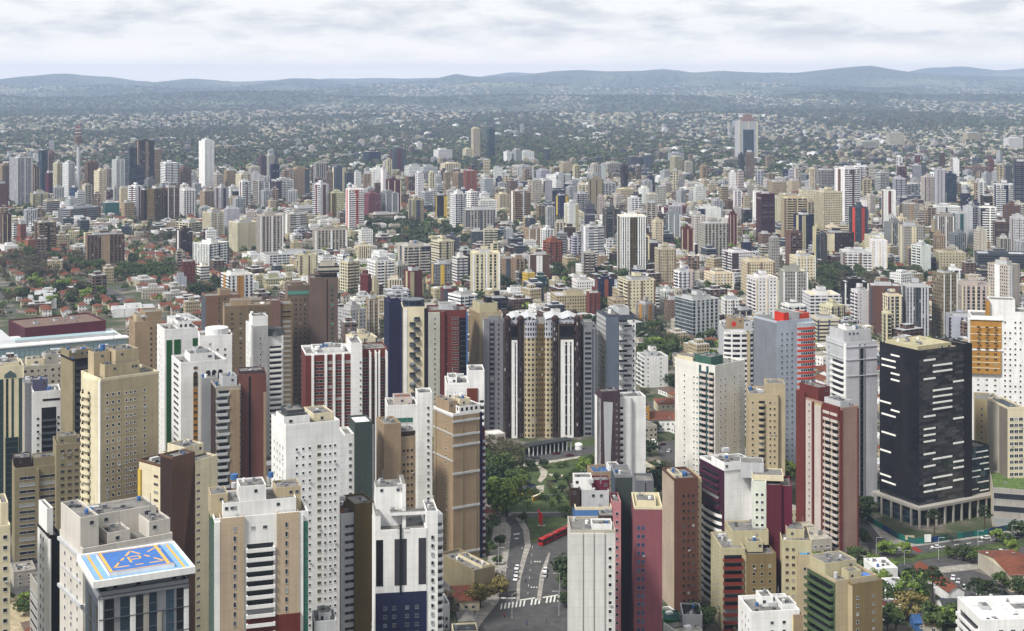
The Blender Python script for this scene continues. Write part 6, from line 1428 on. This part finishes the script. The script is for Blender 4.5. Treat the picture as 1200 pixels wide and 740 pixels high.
low('warehouse', 'cream hall with a wide red tiled roof at the right edge', 'hall', 1146, 1184, 1225, 674, 7, 30, 'stone', 'cream', 'gable', 'terracotta', 'red roofed hall')
low('house', 'small brown roofed shed under the big pines', 'house', 1076, 1084, 1104, 732, 3.5, 9, 'stone', 'stone', 'gable', 'brown')
low('house', 'blue tarpaulin covered yard shed near the bottom right', 'shed', 1066, 1072, 1088, 730, 3, 7, 'blue', 'blue', 'gable', 'blue')
low('house', 'long terracotta roofed terrace with white blue trimmed walls behind the green crowned tower', 'house', 756, 760, 800, 492, 7, 22, 'white', 'white', 'gable', 'terracotta', 'terracotta terrace')
low('house', 'terracotta house above the long terrace', 'house', 766, 772, 800, 474, 6, 16, 'cream', 'cream', 'hip', 'terracotta')
low('house', 'yellow ochre narrow block beside the terracotta terrace', 'building', 753, 755, 761, 478, 14, 14, 'ochre', 'ochre')
low('house', 'small white kiosk with canopies on the street behind the park', 'kiosk', 758, 762, 771, 520, 3.5, 8, 'white', 'white', 'flat', 'white')
low('house', 'small yellow kiosk below the tan corner tower', 'kiosk', 577, 579, 587, 596, 4, 5, 'paleyellow', 'paleyellow')
low('low_block', 'concrete car ramp building behind the red and beige balcony tower', 'building', 924, 950, 975, 634, 10, 24, 'concrete', 'stone', 'flat', 'stone')
low('low_block', 'dark roofed grey block at the foot of the brown brick tower', 'building', 797, 800, 823, 722, 8, 12, 'grey', 'lightgrey', 'flat', 'black')
low('low_block', 'green fenced sports court wall at the foot of the brown brick tower', 'building', 776, 778, 797, 728, 5, 10, 'green', 'green', 'flat', 'teal')
low('low_block', 'beige terraced low block left of the slim white tower', 'building', 12, 16, 42, 672, 6, 12, 'stone', 'concrete', 'flat', 'concrete')
# red and white tiled pavilion with tiered roof in the park
X, Y = G(612, 578); r = tag(ob('pavilion', None, None, (X, Y, .12), -.35), 'two tiered dark roofed pavilion with yellow walls in the park', 'pavilion'); LAND.append((615, 560, 'park pavilion'))
b = MB(); b.box(-3, 5, -4, 4, 0, 3.4, 0); b.build('wall', flat((190, 150, 50)), r); b = MB(); b.hip(-3, 5, -4, 4, 3.4, 2.2, 0, 1.6); b.build('lower_roof', tiles('slate'), r)
b = MB(); b.box(-2, 3, -2.4, 2.4, 4, 6.6, 0); b.build('upper_wall', flat((120, 80, 40)), r); b = MB(); b.hip(-2, 3, -2.4, 2.4, 6.6, 2.4, 0, 1.4); b.build('upper_roof', tiles('slate'), r)
X, Y = G(629, 586); b = MB(); b.box(-3.4, 3.4, -.3, .3, 0, 2, 0); b.box(-3.7, 3.7, -.6, .6, 2, 2.3, 1); tag(b.build('garden_wall', [flat((200, 160, 50)), flat('cream')], None, (X, Y, .12), .9), 'yellow garden wall in front of the park pavilion', 'wall')
# colonnade
X, Y = G(620, 536); X2, Y2 = G(669, 528); d = math.hypot(X2 - X, Y2 - Y); r = tag(ob('colonnade', None, None, (X, Y, 0), math.atan2(Y2 - Y, X2 - X)), 'white columned pergola with a dark roof at the foot of the domed towers', 'colonnade'); LAND.append((645, 522, 'columned pergola'))
for i in range(11):
    b = MB(); b.cyl(d * i / 10, 0, .35, 0, 5.4, 8); b.build('column', flat('white'), r)
b = MB(); b.box(-.5, d + .5, -.6, 5, 5.4, 6.1, 0, bottom=True)
for i in range(30): b.box(d * i / 29 - .12, d * i / 29 + .12, -1.2, 5.4, 6.1, 6.5, 0)
b.build('pergola_roof', flat('darkgrey'), r); b = MB(); b.box(0, d, 4, 4.3, 0, 5.4, 0); b.build('back_wall', flat('black'), r)
X, Y = G(678, 527); b = MB(); b.dome(0, 0, 2.4, 2.6, 1.2, 12); b.cyl(0, 0, 2.2, 0, 2.6, 12); tag(b.build('gatehouse', flat('white'), None, (X, Y, 0)), 'small white arched gatehouse at the right end of the pergola', 'gatehouse')
# red curved sculpture
X, Y = G(634, 617); b = MB(); P = []
for i in range(13):
    a = i / 12; P.append((-1.6 + 2.6 * a + .6 * math.sin(a * 6), 7.5 * (1 - a), .25 + .75 * math.sin(a * math.pi)))
for i in range(12):
    (x0, z0, w0), (x1, z1, w1) = P[i], P[i + 1]
    for yy_, s in ((-.35, 1), (.35, -1)):
        q = [(x1 - w1, yy_, z1), (x1 + w1, yy_, z1), (x0 + w0, yy_, z0), (x0 - w0, yy_, z0)]; b.quad(q if s > 0 else q[::-1])
    b.quad([(x1 - w1, .35, z1), (x1 - w1, -.35, z1), (x0 - w0, -.35, z0), (x0 - w0, .35, z0)]); b.quad([(x1 + w1, -.35, z1), (x1 + w1, .35, z1), (x0 + w0, .35, z0), (x0 + w0, -.35, z0)])
b.box(-1.5, 1.9, -.8, .8, -.1, .3, 1); tag(b.build('sculpture', [flat('red', .4), flat('concrete')], None, (X, Y, .2)), 'red curved sculpture on the lawn behind the bus', 'sculpture')
# ------------------------------------------------------------------ bus
def bus():
    (xa, ya), (xb, yb) = G(633, 640), G(676, 619); d = math.hypot(xb - xa, yb - ya); ang = math.atan2(yb - ya, xb - xa)
    r = tag(ob('articulated_bus', None, None, (xa, ya, .05), ang), 'long red articulated bus turning past the lawn behind the ribbed tower', 'bus'); Lh = (d - 1.6) / 3
    for i in range(3):
        x0 = i * (Lh + .8); b = MB(); b.box(x0, x0 + Lh, -1.25, 1.25, .35, 2.9, 0, bottom=True); b.box(x0 + .1, x0 + Lh - .1, -1.1, 1.1, 2.9, 3.0, 0); b.box(x0 + Lh * .3, x0 + Lh * .6, -.7, .7, 3.0, 3.3, 0); body = b.build('body', flat((168, 34, 26), .35), r)
        b = MB()
        for s in (-1, 1): b.box(x0 + .4, x0 + Lh - .4, s * 1.27 - .01, s * 1.27 + .01, 1.3, 2.45, 0, bottom=True)
        if i == 0: b.box(x0 - .03, x0 - .01, -1.1, 1.1, 1.5, 2.8, 0)
        b.build('window', glass('black'), r)
        for wx in (x0 + Lh * .25, x0 + Lh * .8):
            for s in (-1, 1): b = MB(); [b.quad([(wx, s * 1.29, .5), (wx + .48 * math.cos(k * math.pi / 5), s * 1.29, .5 + .48 * math.sin(k * math.pi / 5)), (wx + .48 * math.cos((k + 1) * math.pi / 5), s * 1.29, .5 + .48 * math.sin((k + 1) * math.pi / 5))][::-s]) for k in range(10)]; b.build('wheel', flat('black'), r)
        if i < 2: b = MB(); b.box(x0 + Lh, x0 + Lh + .8, -1.15, 1.15, .6, 3.05, 0, bottom=True); b.build('bellows', flat('darkgrey'), r)
bus()
# ------------------------------------------------------------------ cars
def car_proto(col, cname):
    r = ob('parked_car', None, None, (0, 0, 0)); b = MB(); L2, W2 = 2.15, .86
    prof = [(-2.15, .35), (-2.15, .8), (-1.2, .95), (1.5, .98), (2.1, .85), (2.15, .35)]
    def ext(b, prof, w0, w1, m=0):
        n = len(prof)
        for i in range(n):
            a, c = prof[i], prof[(i + 1) % n]; b.quad([(a[0], -w0, a[1]), (a[0], w0, a[1]), (c[0], w0, c[1]), (c[0], -w0, c[1])], m)
        b.quad([(p[0], -w0, p[1]) for p in prof][::-1], m); b.quad([(p[0], w0, p[1]) for p in prof], m)
    ext(b, prof, W2, W2); b.build('body', flat(col, .25, 0, .6), r)
    b = MB(); lo = [(-1.15, -.8, .95), (1.6, -.8, .98), (1.6, .8, .98), (-1.15, .8, .95)]; hi = [(-.45, -.66, 1.42), (1.1, -.66, 1.44), (1.1, .66, 1.44), (-.45, .66, 1.42)]
    for i in range(4): j = (i + 1) % 4; b.quad([lo[i], lo[j], hi[j], hi[i]])
    b.build('windscreen', glass('black'), r); b = MB(); b.box(-.47, 1.12, -.68, .68, 1.42, 1.47, 0); b.build('roof', flat(col, .25, 0, .6), r)
    for wx in (-1.35, 1.35):
        for s in (-1, 1):
            b = MB(); n = 12
            for k in range(n):
                a0, a1 = k * 2 * math.pi / n, (k + 1) * 2 * math.pi / n; p0, p1 = (wx + .32 * math.cos(a0), .32 + .32 * math.sin(a0)), (wx + .32 * math.cos(a1), .32 + .32 * math.sin(a1))
                b.quad([(p0[0], s * .7, p0[1]), (p1[0], s * .7, p1[1]), (p1[0], s * .9, p1[1]), (p0[0], s * .9, p0[1])])
                b.quad([(wx, s * .9, .32), (p0[0], s * .9, p0[1]), (p1[0], s * .9, p1[1])])
            b.build('wheel', flat('black', .8), r)
    r['category'] = 'car'; return r
CP = {}
def car(x, y, col, head, z=.05, where=None):
    """head: direction in the photo plane of the ground, radians"""
    if col not in CP: CP[col] = o = car_proto(col, col); 
    else:
        src = CP[col]; o = src.copy(); COL.objects.link(o)
        for ch in src.children: c_ = ch.copy(); COL.objects.link(c_); c_.parent = o
    X, Y = G(x, y); o.location = (X, Y, z); o.rotation_euler = (0, 0, head)
    if where: o['label'] = where
    else: ALAB.append((o, '%s car' % CNAME.get(col, col), x, y, 'cars'))
up = R(80)
car(606, 667, 'white', up, where='white car, farther of three in the left lane above the crossing'); car(605, 675, 'lightgrey', up, where='silver car in the middle of three in the left lane'); car(604.5, 680, 'white', up, where='white car nearest the crossing in the left lane')
car(639, 670, 'white', up, where='white car, farther of two in the right lane by the island'); car(638.5, 676, 'lightgrey', up, where='silver car, nearer of two in the right lane by the island')
for x, y, c, h in ((1097, 643, 'white', .1), (1155, 632, 'white', .1), (1050, 647, 'lightgrey', .3), (1040, 646, 'darkgrey', .3), (1195, 628, 'navy', .1), (1128, 652, 'ochre', .2), (1183, 629, 'lightgrey', .1), (1172, 648, 'white', .1), (1152, 655, 'white', .1),
                   (1117, 679, 'white', 1.2), (1123, 683, 'lightgrey', 1.2), (1131, 690, 'white', 1.2), (1115, 690, 'white', 1.0), (1139, 700, 'darkgrey', 1.2), (1147, 697, 'lightgrey', 1.2), (1161, 702, 'white', 1.2), (1168, 706, 'black', 1.2), (1176, 697, 'black', 1.9), (1184, 702, 'navy', 1.9), (1173, 696, 'darkgrey', 1.9), (1160, 714, 'white', .9), (1165, 726, 'lightgrey', .9), (1192, 706, 'white', 1.9), (1137, 716, 'white', 1.9),
                   (652, 533, 'maroon', .1), (668, 535, 'maroon', .2), (628, 538, 'darkgrey', .1), (40, 660, 'darkgrey', .5), (42, 655, 'red', .4), (784, 530, 'lightgrey', 1.2), (779, 552, 'black', 1.2), (776, 522, 'maroon', .4), (120, 344, 'white', .5), (131, 349, 'lightgrey', .5), (140, 352, 'white', .5)): car(x, y, c, h)
# ------------------------------------------------------------------ hoarding round the building site, lamps, masts
P = [G(x, y) for x, y in ((1015, 609), (1024, 615), (1034, 621), (1044, 627), (1053, 632), (1063, 636), (1074, 638), (1087, 637), (1100, 635), (1114, 633), (1128, 631), (1142, 629), (1158, 627), (1176, 623), (1200, 619))]
r = tag(ob('hoarding', None, None, (P[0][0], P[0][1], 0)), 'teal construction hoarding around the foot of the black glass tower', 'fence'); LAND.append((1080, 640, 'teal hoarding'))
cc_ = ['teal', (20, 110, 100), (28, 60, 110), 'teal', (20, 110, 100)]
for i in range(len(P) - 1):
    a, c = P[i], P[i + 1]; b = MB(); d = math.hypot(c[0] - a[0], c[1] - a[1]); b.box(0, d - .05, 0, .12, 0, 2.6, 0); b.build('panel', flat(cc_[i % 5]), r, (a[0] - P[0][0], a[1] - P[0][1], .03), math.atan2(c[1] - a[1], c[0] - a[0]))
X, Y = G(1087, 637); b = MB(); b.box(-1.5, 1.5, -.25, -.1, .6, 4.0, 0); b.build('white_board', flat('white'), r, (X - P[0][0], Y - P[0][1], 0), .05)
X, Y = G(1066, 636); b = MB(); b.box(-2, 2, -.25, -.1, 1.2, 3.2, 0); b.build('pale_board', flat('paleyellow'), r, (X - P[0][0], Y - P[0][1], 0), -.1)
b = MB(); b.cyl(0, 0, .12, 0, 9.5, 6, r1=.07); lp = b.mesh('pole', [flat('lightgrey')]); b = MB(); b.box(0, 2.2, -.05, .05, 9.4, 9.55, 0, bottom=True); la = b.mesh('arm', [flat('lightgrey')]); b = MB(); b.box(1.8, 2.7, -.15, .15, 9.3, 9.45, 0, bottom=True); lh = b.mesh('lamp_head', [flat('stone')])
def lamp(x, y, a, lab=None):
    X, Y = G(x, y); r = ob('street_lamp', None, None, (X, Y, 0), a); ob('pole', lp, r); ob('arm', la, r); ob('lamp_head', lh, r); r['category'] = 'street lamp'
    if lab: r['label'] = lab; r['group'] = 'street lamps'
    else: ALAB.append((r, 'grey street lamp', x, y, 'street lamps'))
for x, y, a in ((1027, 656, .3), (1100, 656, .1), (1146, 648, .1), (1186, 641, .1), (584, 668, 0), (588, 640, 0), (588, 692, 0), (616, 604, 0), (641, 603, 0), (656, 700, 3), (655, 722, 3), (600, 726, 1), (1060, 672, .2)): lamp(x, y, a)
# tiny pedestrians on the pavements
def person(x, y, c1, c2, lab):
    X, Y = G(x, y); b = MB(); 
    for s in (-.1, .1): b.cyl(s, .04 * (1 if s > 0 else -1), .07, 0, .85, 6, 1, r1=.1)
    b.cyl(0, 0, .17, .83, 1.15, 8, 0, r1=.16); b.cyl(0, 0, .16, 1.15, 1.45, 8, 0, r1=.2); b.cyl(0, 0, .2, 1.45, 1.52, 8, 0, r1=.06); b.cyl(0, 0, .055, 1.5, 1.58, 6, 2)
    b.cyl(0, 0, .05, 1.56, 1.62, 8, 2, r1=.1); b.cyl(0, 0, .1, 1.62, 1.72, 8, 2, r1=.1); b.cyl(0, 0, .1, 1.72, 1.8, 8, 3, r1=.05)
    for s in (-1, 1): b.cyl(s * .23, 0, .045, .8, 1.45, 6, 0, r1=.06)
    tag(b.build('person', [flat(c1), flat(c2), flat((180, 130, 100)), flat('black')], None, (X, Y, .05), random.uniform(0, 6)), lab, 'person')
person(591, 724, 'red', 'black', 'person in a red top and black trousers near the lower left crossing end'); person(616, 683, 'black', 'navy', 'person in dark clothes crossing the middle lane above the crossing'); person(594, 701, 'black', 'darkgrey', 'person in dark clothes by the stop line of the left lane')
person(617, 733, 'blue', 'black', 'person in blue on the asphalt below the crossing'); person(640, 730, 'maroon', 'darkgrey', 'person in maroon at the bottom of the junction'); person(612, 646, 'white', 'navy', 'person in white on the strip of pavement between lanes'); person(588, 655, 'grey', 'black', 'person in grey on the pavement below the palm')
# ------------------------------------------------------------------ the telecom tower, far left
X, Y = G(92, 226); r = tag(ob('telecom_tower', None, None, (X, Y, 0)), 'slender telecom tower with red and white lattice mast on the left skyline', 'tower'); LAND.append((92, 145, 'telecom tower')); s_ = Y / F
hh = (226 - 145) * s_; sh = (226 - 166) * s_; b = MB(); b.cyl(0, 0, 4.2, 0, sh, 12, r1=3.2); b.build('shaft', wall('lightgrey'), r)
for i, z in enumerate((sh, sh + 5, sh + 10)): b = MB(); b.cyl(0, 0, 8 - i, z - 3, z - 1, 14, r1=8.5 - i); b.cyl(0, 0, 8.5 - i, z - 1, z, 14); b.build('platform', flat('taupe'), r)
b = MB()
for k in range(4):
    a = k * math.pi / 2; b.cyl(4 * math.cos(a), 4 * math.sin(a), .6, sh, hh - 2, 5, r1=.5)
for q in range(9):
    z = sh + (hh - sh - 4) * q / 9; b.box(-4.4, 4.4, -4.4, 4.4, z, z + .8, q % 2)
b.build('lattice_mast', [flat('rose'), flat('white')], r)
# crown on the lone pale tower
o = [o_ for o_, *_ in [(x,) for x in S.objects if x.get('label', '').startswith('lone pale tower')]]
if o:
    Wl = max(v[0] for v in [c for ch in o[0].children for c in ch.bound_box]); Hl = (189 - 143) / ((189 - 92) / H0); b = MB()
    b.box(Wl * .2, Wl * .85, 3, 16, Hl, Hl + 9, 0); b.box(Wl * .32, Wl * .72, 5, 14, Hl + 9, Hl + 17, 0); 
    for i in range(6): b.cyl(Wl * (.25 + .1 * i), 8, .5, Hl + 9, Hl + 19 + 3 * (i % 2), 5)
    b.build('antenna_crown', flat((140, 112, 104)), o[0]); b = MB(); b.box(Wl * .22, Wl * .78, -.8, -.05, 6, Hl * .8, 0); b.build('glass_front', fac('g', 'slate'), o[0])
# rooftop aerial mast in the middle distance
for x, y, hgt, lab in ((473, 190, 46, 'thin red and white radio mast above the far suburbs'),):
    X, Y = G(x, y); b = MB()
    for q in range(8): b.cyl(0, 0, 1.3 - q * .13, q * hgt / 8, (q + 1) * hgt / 8, 4, q % 2)
    tag(b.build('radio_mast', [flat('rose'), flat('white')], None, (X, Y, 0)), lab, 'mast')

# ------------------------------------------------------------------ haze: one closed box of thin air
b = MB(); b.box(-19500, 19500, -3200, 25800, -60, 430, 0, bottom=True); hm = bpy.data.materials.new('haze'); hm.use_nodes = True; n_ = hm.node_tree.nodes
for q in list(n_): n_.remove(q)
o_ = n_.new('ShaderNodeOutputMaterial'); v_ = n_.new('ShaderNodeVolumePrincipled'); v_.inputs['Color'].default_value = (.55, .69, .97, 1); v_.inputs['Density'].default_value = 5.4e-5; v_.inputs['Anisotropy'].default_value = .1
hm.node_tree.links.new(v_.outputs[0], o_.inputs['Volume']); hz_ = tag(b.build('haze', hm), kind='stuff')
S.cycles.volume_step_rate = 1

# ------------------------------------------------------------------ words: a label for every thing that has none yet
def where(px, py, l):
    dx, dy = px - l[0], py - l[1]
    return ('beyond' if dy < -25 else 'near') + (' and left of' if dx < -12 else (' and right of' if dx > 12 else ' and in line with')) + ' the ' + l[2]
bk = {}
for o, cn, pn, kd, px, py, sz in AUTO:
    l = nearest(px, py); bk.setdefault('%s %s %s %s %s' % (sz, cn, pn, kd, where(px, py, l)), []).append((px, py, o, kd))
ORD = ['leftmost', 'second from left', 'third from left', 'fourth from left', 'fifth from left', 'sixth from left']
for lab, lst in bk.items():
    lst.sort(key=lambda t_: t_[0])
    for i, (px, py, o, kd) in enumerate(lst):
        o['label'] = lab if len(lst) == 1 else ('rightmost' if i == len(lst) - 1 else ORD[min(i, 5)]) + ' ' + lab.replace('mid height ', '')
        o['category'] = 'apartment tower' if kd == 'tower' else 'apartment block'
bk = {}
for o, ph, px, py, pl in ALAB:
    l = nearest(px, py); bk.setdefault((ph, where(px, py, l), pl), []).append((px, py, o))
for (ph, wh, pl), lst in bk.items():
    for px, py, o in lst:
        o['label'] = '%s %s' % (ph, wh); o['group'] = '%s %s %s' % (ph.replace(' tree', ''), pl, wh) if len(lst) > 1 else pl
for o in list(S.objects):
    if o.get('label'): 
        wds = o['label'].split()
        if len(wds) > 16: o['label'] = ' '.join(wds[:16])
